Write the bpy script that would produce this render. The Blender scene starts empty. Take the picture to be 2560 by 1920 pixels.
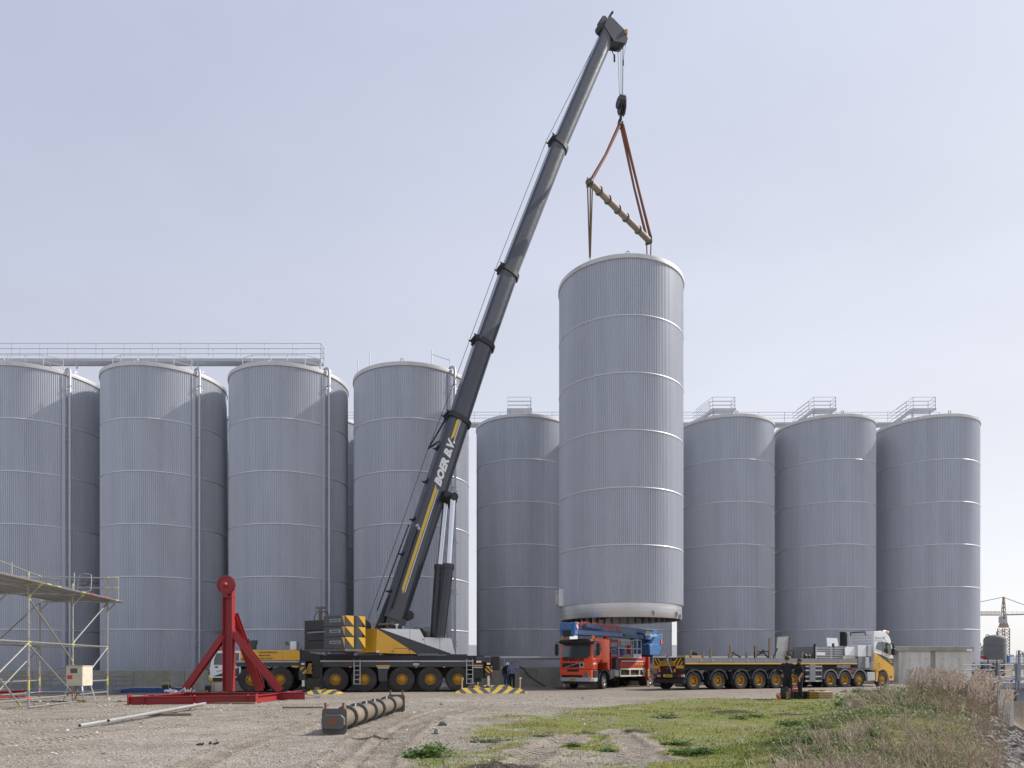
import bpy, math, random
import numpy as np
from mathutils import Vector, Matrix
random.seed(7)
rng = np.random.default_rng(11)
scene = bpy.context.scene
COL = scene.collection
R = math.radians
# ---------------------------------------------------------------- camera
F, CX, HY, CH = 1750.0, 1280.0, 1662.0, 1.55     # focal length, principal column, horizon row (2560 px wide), eye height
cam = bpy.data.objects.new('camera', bpy.data.cameras.new('camera'))
COL.objects.link(cam)
cam.location = (0, 0, CH); cam.rotation_euler = (R(90), 0, 0)
cam.data.sensor_width = 36.0; cam.data.lens = F / 2560 * 36
cam.data.shift_y = (HY - 960) / 2560
cam.data.clip_start = 0.1; cam.data.clip_end = 6000
scene.camera = cam
# ---------------------------------------------------------------- sky and sun
SUN_EL, SUN_AZ = 40.0, 74.0                        # azimuth clockwise from +Y
S = Vector((math.cos(R(SUN_EL)) * math.sin(R(SUN_AZ)), math.cos(R(SUN_EL)) * math.cos(R(SUN_AZ)), math.sin(R(SUN_EL))))
world = bpy.data.worlds.new('World'); scene.world = world; world.use_nodes = True
wn = world.node_tree.nodes; wl = world.node_tree.links; wn.clear()
sky = wn.new('ShaderNodeTexSky'); sky.sky_type = 'NISHITA'; sky.sun_disc = False
sky.sun_elevation = R(SUN_EL); sky.sun_rotation = R(SUN_AZ)
sky.air_density = 1.0; sky.dust_density = 2.0; sky.ozone_density = 2.0; sky.altitude = 0
# thin even haze veil over the clear sky, thicker towards the horizon all round
hsv = wn.new('ShaderNodeHueSaturation'); hsv.inputs['Saturation'].default_value = 1.0; hsv.inputs['Value'].default_value = 0.15
tcw = wn.new('ShaderNodeTexCoord'); sxw = wn.new('ShaderNodeSeparateXYZ'); wl.new(tcw.outputs['Generated'], sxw.inputs[0])
inv = wn.new('ShaderNodeMath'); inv.operation = 'SUBTRACT'; inv.inputs[0].default_value = 1.0; inv.use_clamp = True; wl.new(sxw.outputs[2], inv.inputs[1])
pw = wn.new('ShaderNodeMath'); pw.operation = 'POWER'; pw.inputs[1].default_value = 1.0; wl.new(inv.outputs[0], pw.inputs[0])
def vmath(op, a, b):
    n = wn.new('ShaderNodeVectorMath'); n.operation = op
    for i, q in ((0, a), (1, b)):
        if hasattr(q, 'is_output'): wl.new(q, n.inputs[i])
        else: n.inputs[i].default_value = q
    return n.outputs[0]
SKY = 0.11
veil = vmath('MULTIPLY', pw.outputs[0], (.38/SKY, .335/SKY, .20/SKY))
veil = vmath('ADD', veil, (.235/SKY, .28/SKY, .455/SKY))
# forward scatter of the haze: broadly brighter on the sun's side
dt = wn.new('ShaderNodeVectorMath'); dt.operation = 'DOT_PRODUCT'; dt.inputs[1].default_value = S; wl.new(tcw.outputs['Generated'], dt.inputs[0])
mxw = wn.new('ShaderNodeMath'); mxw.operation = 'MAXIMUM'; mxw.inputs[1].default_value = 0.0; wl.new(dt.outputs['Value'], mxw.inputs[0])
veil = vmath('ADD', veil, vmath('MULTIPLY', mxw.outputs[0], (.19/SKY, .19/SKY, .15/SKY)))
# very faint unevenness of the high haze
nzw = wn.new('ShaderNodeTexNoise'); nzw.inputs['Scale'].default_value = 2.2; nzw.inputs['Detail'].default_value = 5; mpw = wn.new('ShaderNodeMapping'); mpw.inputs['Scale'].default_value = (1,1,2.6); wl.new(tcw.outputs['Generated'], mpw.inputs[0]); wl.new(mpw.outputs[0], nzw.inputs['Vector'])
mrw = wn.new('ShaderNodeMapRange'); mrw.inputs[1].default_value = .3; mrw.inputs[2].default_value = .7; mrw.inputs[3].default_value = .95; mrw.inputs[4].default_value = 1.06; wl.new(nzw.outputs[0], mrw.inputs[0])
veil = vmath('MULTIPLY', veil, mrw.outputs[0])
bg = wn.new('ShaderNodeBackground'); bg.inputs[1].default_value = SKY
wo = wn.new('ShaderNodeOutputWorld')
wl.new(sky.outputs[0], hsv.inputs['Color']); wl.new(vmath('ADD', hsv.outputs[0], veil), bg.inputs[0]); wl.new(bg.outputs[0], wo.inputs[0])
sun = bpy.data.objects.new('sun', bpy.data.lights.new('sun', 'SUN')); COL.objects.link(sun)
sun.data.energy = 4.6; sun.data.angle = R(0.6); sun.data.color = (1.0, 0.95, 0.88)
sun.rotation_euler = S.to_track_quat('Z', 'Y').to_euler(); sun.location = S * 200
vs = scene.view_settings
vs.view_transform = 'Standard'; vs.look = 'None'; vs.gamma = 1.0; vs.exposure = 0.22; vs.use_curve_mapping = False

# ---------------------------------------------------------------- helpers
def at(px, py, Y):                                  # photo pixel -> world point at depth Y
    return Vector(((px - CX) / F * Y, Y, CH + (HY - py) / F * Y))

class Fr:                                           # local frame of a rotated thing
    def __init__(s, x, y, z, deg):
        s.o = Vector((x, y, z)); s.a = R(deg); s.c = math.cos(s.a); s.s = math.sin(s.a)
        s.m = Matrix.Translation(s.o) @ Matrix.Rotation(s.a, 4, 'Z')
    def xz(s, px, py, yl=0.0):                      # on the local plane y = yl
        tx = (px - CX) / F; tz = (HY - py) / F
        lam = (yl - s.o.x * s.s + s.o.y * s.c) / (-s.s * tx + s.c)
        X, Y = tx * lam - s.o.x, lam - s.o.y
        return (X * s.c + Y * s.s, CH + tz * lam - s.o.z)
    def yz(s, px, py, xl=0.0):                      # on the local plane x = xl
        tx = (px - CX) / F; tz = (HY - py) / F
        lam = (xl + s.o.x * s.c + s.o.y * s.s) / (s.c * tx + s.s)
        X, Y = tx * lam - s.o.x, lam - s.o.y
        return (-X * s.s + Y * s.c, CH + tz * lam - s.o.z)

def V(*a): return Vector(a)

class MB:
    def __init__(s): s.v = []; s.f = []; s.mi = []
    def add(s, vs, fs, m=0):
        n = len(s.v); s.v.extend([tuple(p) for p in vs])
        for f in fs: s.f.append([i + n for i in f]); s.mi.append(m)
        return s
    def box(s, x0, x1, y0, y1, z0, z1, m=0):
        vs = [(x0,y0,z0),(x1,y0,z0),(x1,y1,z0),(x0,y1,z0),(x0,y0,z1),(x1,y0,z1),(x1,y1,z1),(x0,y1,z1)]
        return s.add(vs, [(0,3,2,1),(4,5,6,7),(0,1,5,4),(1,2,6,5),(2,3,7,6),(3,0,4,7)], m)
    def cbox(s, x0, x1, y0, y1, z0, z1, c=0.02, m=0):   # box with chamfered upright and top edges
        c = min(c, (x1-x0)*.45, (y1-y0)*.45, (z1-z0)*.45)
        def ring(d, z): return [(x0+d+c,y0+d,z),(x1-d-c,y0+d,z),(x1-d,y0+d+c,z),(x1-d,y1-d-c,z),(x1-d-c,y1-d,z),(x0+d+c,y1-d,z),(x0+d,y1-d-c,z),(x0+d,y0+d+c,z)]
        vs = ring(c,z0)+ring(0,z0+c)+ring(0,z1-c)+ring(c,z1)
        fs = [tuple(range(7,-1,-1)), tuple(range(24,32))]
        for k in range(3):
            for i in range(8): j=(i+1)%8; fs.append((k*8+i,k*8+j,k*8+8+j,k*8+8+i))
        return s.add(vs, fs, m)
    def beam(s, p, q, w, h, up=(0,0,1), m=0):
        p, q, up = Vector(p), Vector(q), Vector(up); d = (q-p).normalized()
        a = d.cross(up)
        if a.length < 1e-4: a = d.cross(Vector((0,1,0)))
        a.normalize(); b = a.cross(d).normalized(); a *= w/2; b *= h/2
        vs = [p-a-b,p+a-b,p+a+b,p-a+b,q-a-b,q+a-b,q+a+b,q-a+b]
        return s.add(vs, [(0,1,2,3),(7,6,5,4),(4,5,1,0),(5,6,2,1),(6,7,3,2),(7,4,0,3)], m)
    def ibeam(s, p, q, b, h, tf, tw, up=(0,0,1), m=0):
        p, q, up = Vector(p), Vector(q), Vector(up); d = (q-p).normalized()
        a = d.cross(up).normalized(); u = a.cross(d).normalized()
        prof = [(-b/2,-h/2),(b/2,-h/2),(b/2,-h/2+tf),(tw/2,-h/2+tf),(tw/2,h/2-tf),(b/2,h/2-tf),(b/2,h/2),(-b/2,h/2),(-b/2,h/2-tf),(-tw/2,h/2-tf),(-tw/2,-h/2+tf),(-b/2,-h/2+tf)]
        n = 12; vs = [e+a*x+u*z for e in (p,q) for x,z in prof]
        fs = [(i,(i+1)%n,n+(i+1)%n,n+i) for i in range(n)]
        for o, rev in ((0,1),(n,0)):
            for t in ((0,1,2,3,10,11),(3,4,9,10),(4,5,6,7,8,9)):
                t = tuple(o+i for i in t); fs.append(t[::-1] if rev else t)
        return s.add(vs, fs, m)
    def cyl(s, p, q, r, r2=None, n=12, caps=True, m=0):
        p, q = Vector(p), Vector(q); r2 = r if r2 is None else r2
        d = (q-p).normalized(); a = d.orthogonal().normalized(); b = d.cross(a)
        vs = []
        for e, rr in ((p,r),(q,r2)):
            for i in range(n):
                t = 2*math.pi*i/n; vs.append(e + a*(rr*math.cos(t)) + b*(rr*math.sin(t)))
        fs = [(i,(i+1)%n,n+(i+1)%n,n+i) for i in range(n)]
        if caps: fs += [tuple(range(n-1,-1,-1)), tuple(range(n,2*n))]
        return s.add(vs, fs, m)
    def tube(s, pts, r, n=6, m=0, close=False):
        pts = [Vector(p) for p in pts]; k = len(pts); vs = []
        rr = r if isinstance(r, (list, tuple)) else [r]*k
        ref = None
        for i, p in enumerate(pts):
            d = (pts[min(i+1,k-1)] - pts[max(i-1,0)]).normalized()
            if ref is None: ref = d.orthogonal().normalized()
            ref = (ref - d*ref.dot(d)).normalized(); b = d.cross(ref)
            for j in range(n):
                t = 2*math.pi*j/n; vs.append(p + ref*(rr[i]*math.cos(t)) + b*(rr[i]*math.sin(t)))
        fs = []
        for i in range(k-1):
            for j in range(n):
                j2=(j+1)%n; fs.append((i*n+j,i*n+j2,(i+1)*n+j2,(i+1)*n+j))
        fs += [tuple(range(n-1,-1,-1)), tuple(range((k-1)*n,k*n))]
        return s.add(vs, fs, m)
    def prism(s, poly, y0, y1, m=0):                 # polygon in (x,z), extruded along y
        a = sum(poly[i][0]*poly[(i+1)%len(poly)][1]-poly[(i+1)%len(poly)][0]*poly[i][1] for i in range(len(poly)))
        if a < 0: poly = poly[::-1]
        n = len(poly); vs = [(x,y0,z) for x,z in poly]+[(x,y1,z) for x,z in poly]
        fs = [tuple(range(n)), tuple(range(2*n-1,n-1,-1))]
        fs += [((i+1)%n,i,n+i,n+(i+1)%n) for i in range(n)]
        return s.add(vs, fs, m)
    def prismx(s, poly, x0, x1, m=0):                # polygon in (y,z), extruded along x
        a = sum(poly[i][0]*poly[(i+1)%len(poly)][1]-poly[(i+1)%len(poly)][0]*poly[i][1] for i in range(len(poly)))
        if a < 0: poly = poly[::-1]
        n = len(poly); vs = [(x0,y,z) for y,z in poly]+[(x1,y,z) for y,z in poly]
        fs = [tuple(range(n-1,-1,-1)), tuple(range(n,2*n))]
        fs += [(i,(i+1)%n,n+(i+1)%n,n+i) for i in range(n)]
        return s.add(vs, fs, m)
    def prismz(s, poly, z0, z1, m=0):
        a = sum(poly[i][0]*poly[(i+1)%len(poly)][1]-poly[(i+1)%len(poly)][0]*poly[i][1] for i in range(len(poly)))
        if a < 0: poly = poly[::-1]
        n = len(poly); vs = [(x,y,z0) for x,y in poly]+[(x,y,z1) for x,y in poly]
        fs = [tuple(range(n-1,-1,-1)), tuple(range(n,2*n))]
        fs += [(i,(i+1)%n,n+(i+1)%n,n+i) for i in range(n)]
        return s.add(vs, fs, m)
    def lathe(s, prof, n=24, c=(0,0,0), axis='z', m=0, mats=None):  # prof (r,h); axis z or y (y: h runs along +y)
        vs = []
        for r, h in prof:
            for i in range(n):
                t = 2*math.pi*i/n; x, y = r*math.cos(t), r*math.sin(t)
                vs.append((c[0]+x,c[1]+y,c[2]+h) if axis == 'z' else ((c[0]+x,c[1]+h,c[2]-y) if axis == 'y' else (c[0]+h,c[1]+x,c[2]+y)))
        for k in range(len(prof)-1):
            fs = [(k*n+i,k*n+(i+1)%n,(k+1)*n+(i+1)%n,(k+1)*n+i) for i in range(n)]
            if k == 0: s.add(vs, fs, mats[k] if mats else m)
            else:
                off = len(s.v)-len(vs)
                for f in fs: s.f.append([i+off for i in f]); s.mi.append(mats[k] if mats else m)
        return s
    def xf(s, M):
        s.v = [tuple(M @ Vector(p)) for p in s.v]; return s
    def mesh(s, name, mats, smooth=None):
        me = bpy.data.meshes.new(name); me.from_pydata(s.v, [], s.f)
        mats = mats if isinstance(mats, (list, tuple)) else [mats]
        for m in mats: me.materials.append(m)
        if len(mats) > 1: me.polygons.foreach_set('material_index', s.mi)
        if smooth is not None:
            me.polygons.foreach_set('use_smooth', [True]*len(me.polygons))
            me.set_sharp_from_angle(angle=R(smooth))
        me.update(); return me
    def build(s, name, mats, parent=None, smooth=None, bevel=0, **tags):
        o = bpy.data.objects.new(name, s.mesh(name, mats, smooth)); COL.objects.link(o)
        if parent: o.parent = parent
        if bevel:
            b = o.modifiers.new('bevel', 'BEVEL'); b.width = bevel; b.segments = 2; b.limit_method = 'ANGLE'; b.angle_limit = R(40)
        for k, t in tags.items(): o[k] = t
        return o

def tag(o, label=None, category=None, group=None, kind=None):
    if label: o['label'] = label
    if category: o['category'] = category
    if group: o['group'] = group
    if kind: o['kind'] = kind
    return o
def thing(name, label, category, loc=(0,0,0), rot=0.0, group=None):
    o = bpy.data.objects.new(name, None); COL.objects.link(o)
    o.location = loc; o.rotation_euler = (0, 0, rot); o.empty_display_size = .2
    return tag(o, label, category, group)
def inst(name, me, parent=None, loc=(0,0,0), rot=(0,0,0)):
    o = bpy.data.objects.new(name, me); COL.objects.link(o); o.location = loc; o.rotation_euler = rot
    if parent: o.parent = parent
    return o
def copy_tree(o, parent=None):
    c = o.copy(); COL.objects.link(c); c.parent = parent
    for ch in o.children: copy_tree(ch, c)
    return c
def text(s, parent, mat, o, ux, uz, width, height, shear=0.0, bold=0.0, name='lettering', align='L'):
    cu = bpy.data.curves.new(name, 'FONT'); cu.body = s; cu.shear = shear; cu.offset = bold; cu.resolution_u = 2
    t = bpy.data.objects.new(name, cu); COL.objects.link(t)
    dg = bpy.context.evaluated_depsgraph_get(); dg.update()
    me = bpy.data.meshes.new_from_object(t.evaluated_get(dg))
    bpy.data.objects.remove(t)
    co = np.empty(len(me.vertices)*3); me.vertices.foreach_get('co', co); co = co.reshape(-1,3)
    mn, mx = co.min(0), co.max(0); sx = width/(mx[0]-mn[0]); sz = height/(mx[1]-mn[1])
    o, ux, uz = np.array(o), np.array(ux), np.array(uz)
    ux = ux/np.linalg.norm(ux); uz = uz/np.linalg.norm(uz)
    P = o + np.outer((co[:,0]-mn[0])*sx, ux) + np.outer((co[:,1]-mn[1])*sz, uz)
    me.vertices.foreach_set('co', P.ravel()); me.materials.clear(); me.materials.append(mat); me.update()
    ob = bpy.data.objects.new(name, me); COL.objects.link(ob); ob.parent = parent
    return ob

# ---------------------------------------------------------------- materials
def nodes_of(name):
    m = bpy.data.materials.new(name); m.use_nodes = True; nt = m.node_tree
    return m, nt, nt.nodes['Principled BSDF']
def N(nt, typ, **kw):
    n = nt.nodes.new(typ)
    for k, v in kw.items():
        if k in n.inputs.keys(): n.inputs[k].default_value = v
        else: setattr(n, k, v)
    return n
def mixc(nt, fac, a, b, mode='MIX'):
    n = nt.nodes.new('ShaderNodeMix'); n.data_type = 'RGBA'; n.blend_type = mode
    for i, x in ((0, fac), (6, a), (7, b)):
        if hasattr(x, 'is_output'): nt.links.new(x, n.inputs[i])
        elif isinstance(x, (int, float)): n.inputs[i].default_value = x
        else: n.inputs[i].default_value = (*x, 1) if len(x) == 3 else x
    return n.outputs[2]
def ramp(nt, x, a, b):
    n = nt.nodes.new('ShaderNodeMapRange'); n.inputs[1].default_value = a; n.inputs[2].default_value = b
    nt.links.new(x, n.inputs[0]); return n.outputs[0]
def math_(nt, op, a, b=0.0):
    n = nt.nodes.new('ShaderNodeMath'); n.operation = op
    for i, x in ((0, a), (1, b)):
        if hasattr(x, 'is_output'): nt.links.new(x, n.inputs[i])
        else: n.inputs[i].default_value = x
    return n.outputs[0]
def coords(nt, scale=(1,1,1), kind='Object'):
    tc = nt.nodes.new('ShaderNodeTexCoord'); mp = nt.nodes.new('ShaderNodeMapping'); mp.inputs['Scale'].default_value = scale
    nt.links.new(tc.outputs[kind], mp.inputs[0]); return mp.outputs[0]
def noise(nt, vec, scale, detail=4, rough=.55):
    n = N(nt, 'ShaderNodeTexNoise', Scale=scale, Detail=detail, Roughness=rough); nt.links.new(vec, n.inputs['Vector']); return n.outputs[0]
def bump(nt, bsdf, h, strength=.2, dist=.01):
    b = N(nt, 'ShaderNodeBump', Strength=strength, Distance=dist); nt.links.new(h, b.inputs['Height']); nt.links.new(b.outputs[0], bsdf.inputs['Normal'])
MATS = {}
def mat(name, col, rough=.5, metal=0.0, dirt=.25, dcol=(.16,.13,.1), dscale=1.6, spec=.5, bmp=0.0, bscale=40, coat=0.0, streak=False):
    if name in MATS: return MATS[name]
    m, nt, b = nodes_of(name)
    v = coords(nt, (1,1,.18) if streak else (1,1,1))
    n1 = noise(nt, v, dscale, 6, .6); f = ramp(nt, n1, .48, .78)
    n2 = noise(nt, v, dscale*9, 3, .6); f2 = ramp(nt, n2, .35, .8)
    f = math_(nt, 'MULTIPLY', math_(nt, 'ADD', math_(nt,'MULTIPLY',f,.75), math_(nt,'MULTIPLY',f2,.25)), dirt)
    c = mixc(nt, f, col, dcol); nt.links.new(c, b.inputs['Base Color'])
    r = math_(nt, 'ADD', math_(nt, 'MULTIPLY', n2, .25), rough-.1); nt.links.new(r, b.inputs['Roughness'])
    b.inputs['Metallic'].default_value = metal; b.inputs['Specular IOR Level'].default_value = spec
    b.inputs['Coat Weight'].default_value = coat
    if bmp: bump(nt, b, noise(nt, coords(nt), bscale, 5), bmp, .01)
    MATS[name] = m; return m
def stripes(name, ca, cb, vec, period, duty=.5, rough=.55, dirt=.35):
    m, nt, b = nodes_of(name); tc = nt.nodes.new('ShaderNodeTexCoord')
    d = nt.nodes.new('ShaderNodeVectorMath'); d.operation = 'DOT_PRODUCT'; d.inputs[1].default_value = vec
    nt.links.new(tc.outputs['Object'], d.inputs[0])
    k = math_(nt, 'GREATER_THAN', math_(nt, 'FRACT', math_(nt, 'DIVIDE', d.outputs['Value'], period)), duty)
    c = mixc(nt, k, ca, cb); n = ramp(nt, noise(nt, coords(nt), 5, 6, .65), .45, .75)
    c = mixc(nt, math_(nt, 'MULTIPLY', n, dirt), c, (.17,.15,.13)); nt.links.new(c, b.inputs['Base Color'])
    b.inputs['Roughness'].default_value = rough; return m
YEL = (.66,.36,.018)
m_white = mat('white_paint', (.82,.83,.84), .35, dirt=.12, coat=.3)
m_yellow = mat('yellow_paint', (.72,.39,.02), .35, dirt=.2, coat=.3)
m_black = mat('black_paint', (.018,.019,.022), .5, dirt=.3, dcol=(.09,.08,.07))
m_dark = mat('charcoal_paint', (.035,.038,.045), .42, dirt=.25, dcol=(.11,.1,.09), coat=.2)
m_boom = mat('boom_paint', (.036,.041,.056), .30, dirt=.3, dcol=(.10,.10,.11), coat=.4, dscale=.6)
m_grey = mat('grey_paint', (.2,.21,.23), .5, dirt=.3)
m_lgrey = mat('light_grey_paint', (.42,.43,.45), .45, dirt=.3)
m_galv = mat('galvanised_steel', (.46,.48,.51), .45, .55, dirt=.3, dcol=(.25,.25,.26), dscale=4)
m_alu = mat('aluminium', (.66,.66,.67), .38, .7, dirt=.35, dcol=(.4,.38,.36), dscale=1.5)
m_chrome = mat('chrome', (.75,.76,.78), .15, .9, dirt=.05)
m_rubber = mat('rubber', (.032,.031,.031), .78, dirt=.85, dcol=(.11,.098,.085), dscale=2.5, bmp=.3, bscale=60)
m_rim = mat('rim_yellow', (.56,.29,.02), .45, dirt=.45, dcol=(.12,.07,.03), dscale=5)
m_rimdark = mat('rim_hole', (.02,.017,.014), .7)
m_glass = mat('dark_glass', (.05,.065,.07), .08, dirt=.05, spec=.9, coat=.6)
m_red = mat('red_oxide_paint', (.29,.018,.024), .5, dirt=.55, dcol=(.17,.05,.04), dscale=2.0, coat=.08, bmp=.12, bscale=14)
m_tred = mat('truck_red', (.86,.10,.03), .3, dirt=.14, coat=.5)
m_dred = mat('chassis_red', (.42,.022,.02), .45, dirt=.3)
m_blue = mat('boom_blue', (.055,.17,.40), .4, dirt=.2, dcol=(.1,.12,.15), coat=.25)
m_orange = mat('orange_print', (.78,.14,.07), .5, dirt=.1)
m_amber = mat('amber_lens', (.85,.22,.01), .25, dirt=.1)
m_redlens = mat('red_lens', (.5,.015,.015), .25, dirt=.1)
m_print = mat('black_print', (.012,.012,.014), .5, dirt=.1)
m_wprint = mat('white_print', (.78,.78,.78), .5, dirt=.15)
m_yprint = mat('yellow_print', (.7,.42,.03), .5, dirt=.1)
m_plate = mat('number_plate', (.72,.45,.03), .4, dirt=.1)
m_wood = mat('weathered_wood', (.24,.18,.12), .8, dirt=.5, dcol=(.12,.09,.07), dscale=6, bmp=.3, bscale=30)
m_newwood = mat('new_plywood', (.50,.38,.22), .75, dirt=.3, dcol=(.25,.18,.1), dscale=5)
m_rust = mat('rusty_steel', (.22,.10,.055), .8, dirt=.6, dcol=(.12,.08,.06), dscale=5, bmp=.2)
m_pipe = mat('weathered_pipe', (.155,.133,.108), .6, .15, dirt=.6, dcol=(.30,.19,.11), dscale=1.3)
m_flange = mat('dark_flange', (.115,.12,.12), .6, .2, dirt=.6, dcol=(.16,.11,.07), dscale=5)
m_sling = mat('red_brown_sling', (.21,.085,.06), .9, dirt=.4, dcol=(.1,.06,.04), dscale=6, bmp=.3)
m_tan = mat('tan_sling', (.16,.11,.06), .9, dirt=.3, dcol=(.09,.06,.04))
m_rope = mat('wire_rope', (.055,.055,.06), .6, .4, dirt=.2)
m_scaf = mat('scaffold_tube', (.36,.36,.345), .45, .5, dirt=.55, dcol=(.26,.24,.20), dscale=3)
m_scafy = mat('scaffold_yellow', (.48,.46,.10), .6, dirt=.6, dcol=(.3,.3,.26), dscale=4)
m_scafr = mat('scaffold_red', (.62,.06,.04), .5, dirt=.3)
m_cream = mat('cream_paint', (.62,.58,.47), .5, dirt=.4, dcol=(.32,.18,.08), dscale=3)
m_bluesteel = mat('blue_steel', (.035,.085,.26), .5, dirt=.35)
m_skin = mat('skin', (.46,.24,.17), .55, dirt=.1)

def concrete(name, col, moss=.5):
    m, nt, b = nodes_of(name); v = coords(nt)
    n1 = noise(nt, v, .7, 6, .6); n2 = noise(nt, coords(nt,(1,1,.12)), 2.2, 5, .6); n3 = noise(nt, v, 9, 6, .6)
    c = mixc(nt, ramp(nt, n1, .35, .7), [x*.8 for x in col], [min(x*1.12,1) for x in col])
    c = mixc(nt, math_(nt,'MULTIPLY',ramp(nt, n2, .45, .75),.5), c, (.17,.165,.14))
    z = nt.nodes.new('ShaderNodeSeparateXYZ'); nt.links.new(v, z.inputs[0])
    mo = math_(nt,'MULTIPLY', ramp(nt, noise(nt, v, .55, 6, .7), .47, .66), moss)
    c = mixc(nt, mo, c, (.17,.18,.07)); c = mixc(nt, .15, c, n3)
    nt.links.new(c, b.inputs['Base Color']); b.inputs['Roughness'].default_value = .85
    bump(nt, b, n3, .25, .02); return m
m_conc = concrete('mossy_concrete', (.31,.30,.26), .75)
m_conc2 = concrete('pale_concrete', (.62,.595,.55), .05)

# corrugated cladding: faint sheet-to-sheet tone steps and water streaks
def cladding_mat():
    m, nt, b = nodes_of('tank_cladding'); tc = nt.nodes.new('ShaderNodeTexCoord')
    sp = nt.nodes.new('ShaderNodeSeparateXYZ'); nt.links.new(tc.outputs['Object'], sp.inputs[0])
    ang = math_(nt, 'ARCTAN2', sp.outputs[1], sp.outputs[0])
    sheet = math_(nt, 'FLOOR', math_(nt, 'MULTIPLY', ang, 27/(2*math.pi)))
    oi = nt.nodes.new('ShaderNodeObjectInfo')
    wnz = nt.nodes.new('ShaderNodeTexWhiteNoise'); wnz.noise_dimensions = '2D'
    cb = nt.nodes.new('ShaderNodeCombineXYZ'); nt.links.new(sheet, cb.inputs[0]); nt.links.new(math_(nt,'MULTIPLY',oi.outputs['Random'],97), cb.inputs[1])
    nt.links.new(cb.outputs[0], wnz.inputs['Vector'])
    n1 = noise(nt, coords(nt,(1,1,.1)), 1.4, 5, .6); n2 = noise(nt, coords(nt), .35, 4, .5)
    k = math_(nt,'ADD', math_(nt,'MULTIPLY',wnz.outputs['Value'],.03), math_(nt,'ADD', math_(nt,'MULTIPLY',ramp(nt,n1,.42,.75),.06), math_(nt,'MULTIPLY',n2,.05)))
    c = mixc(nt, k, (.53,.556,.61), (0,0,0)); c = mixc(nt, math_(nt,'MULTIPLY',k,1.0), c, (.12,.11,.1))
    nt.links.new(c, b.inputs['Base Color'])
    b.inputs['Metallic'].default_value = .15; b.inputs['Roughness'].default_value = .42; b.inputs['Specular IOR Level'].default_value = .4
    return m
m_clad = cladding_mat()
m_flash = mat('band_flashing', (.62,.63,.66), .4, .25, dirt=.25, dcol=(.4,.4,.4), dscale=1)
m_rimcap = mat('roof_rim', (.56,.55,.54), .4, .45, dirt=.5, dcol=(.36,.34,.32), dscale=.9)
# ================================================================ ground
def _h(i, j, s):
    n = (i*374761393 + j*668265263 + s*2246822519) & 0xffffffff
    n = ((n ^ (n >> 13)) * 1274126177) & 0xffffffff
    return ((n ^ (n >> 16)) & 0xffff) / 65535.0
def vnoise(x, y, s=0):
    x = np.asarray(x, float); y = np.asarray(y, float)
    i = np.floor(x).astype(np.int64); j = np.floor(y).astype(np.int64); u = x-i; v = y-j
    u = u*u*(3-2*u); v = v*v*(3-2*v)
    return (_h(i,j,s)*(1-u)+_h(i+1,j,s)*u)*(1-v)+(_h(i,j+1,s)*(1-u)+_h(i+1,j+1,s)*u)*v
def fbm(x, y, s=0, o=4):
    t = 0; a = .5
    for k in range(o): t = t + a*vnoise(x*2**k, y*2**k, s+k*17); a *= .5
    return t
def sstep(a, b, x):
    t = np.clip((np.asarray(x, float)-a)/(b-a), 0, 1); return t*t*(3-2*t)
def gpt(px, py):                                    # ground point seen at a photo pixel (flat ground)
    Y = F*CH/(py-HY); return ((px-CX)/F*Y, Y)
def polydist(x, y, P, closed=False):                # distance to a polyline and position along it
    x = np.asarray(x, float); y = np.asarray(y, float)
    d = np.full(x.shape, 1e9); along = np.zeros(x.shape); acc = 0.0
    Q = list(P)+([P[0]] if closed else [])
    for (ax,ay),(bx,by) in zip(Q[:-1], Q[1:]):
        L = math.hypot(bx-ax, by-ay); t = np.clip(((x-ax)*(bx-ax)+(y-ay)*(by-ay))/L**2, 0, 1)
        dd = np.hypot(x-ax-t*(bx-ax), y-ay-t*(by-ay)); k = dd < d
        d = np.where(k, dd, d); along = np.where(k, acc+t*L, along); acc += L
    return d, along
def inside(x, y, P):
    x = np.asarray(x, float); y = np.asarray(y, float); r = np.zeros(x.shape, bool)
    for (ax,ay),(bx,by) in zip(P, P[1:]+P[:1]):
        if ay == by: continue
        r ^= ((ay > y) != (by > y)) & (x < (bx-ax)*(y-ay)/(by-ay)+ax)
    return r
GRASS = [gpt(*p) for p in ((1010,1990),(1040,1925),(1075,1850),(1130,1812),(1260,1788),(1420,1776),(1600,1752),(1760,1746),(1960,1746),(2100,1738),(2330,1726),(2450,1722))]
GRASS += [(28.5,33.0),(20.0,24.0),(9.0,10.0),(6.0,6.0)]
BARE = [gpt(*p) for p in ((1290,1950),(1330,1890),(1440,1862),(1530,1860),(1570,1880),(1660,1912),(1650,1950))]
TRACKS = [([gpt(*p) for p in ((1150,1775),(1075,1800),(1000,1835),(930,1900),(900,1960))], .55),
          ([gpt(*p) for p in ((1075,1772),(1010,1790),(900,1850),(820,1915))], .30),
          ([gpt(*p) for p in ((1540,1835),(1590,1870),(1640,1920))], .42),
          ([gpt(*p) for p in ((-80,1812),(300,1790),(640,1768),(900,1757))], .30),
          ([gpt(*p) for p in ((-80,1870),(260,1838),(620,1800),(760,1788))], .34),
          ([gpt(*p) for p in ((400,1960),(560,1880),(700,1835),(800,1800))], .34),
          ([gpt(*p) for p in ((1440,1845),(1370,1870),(1290,1925))], .40)]
SOIL = [(*gpt(1835,1786),1.1,.35,-.35,.09),(*gpt(1245,1922),.6,.28,.1,.05),(*gpt(1975,1794),.8,.3,.1,.07),(*gpt(1585,1832),.35,.2,.3,.06),(*gpt(930,1846),.5,.12,.2,.02),(*gpt(1940,1880),.5,.25,.2,.05)]
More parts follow.
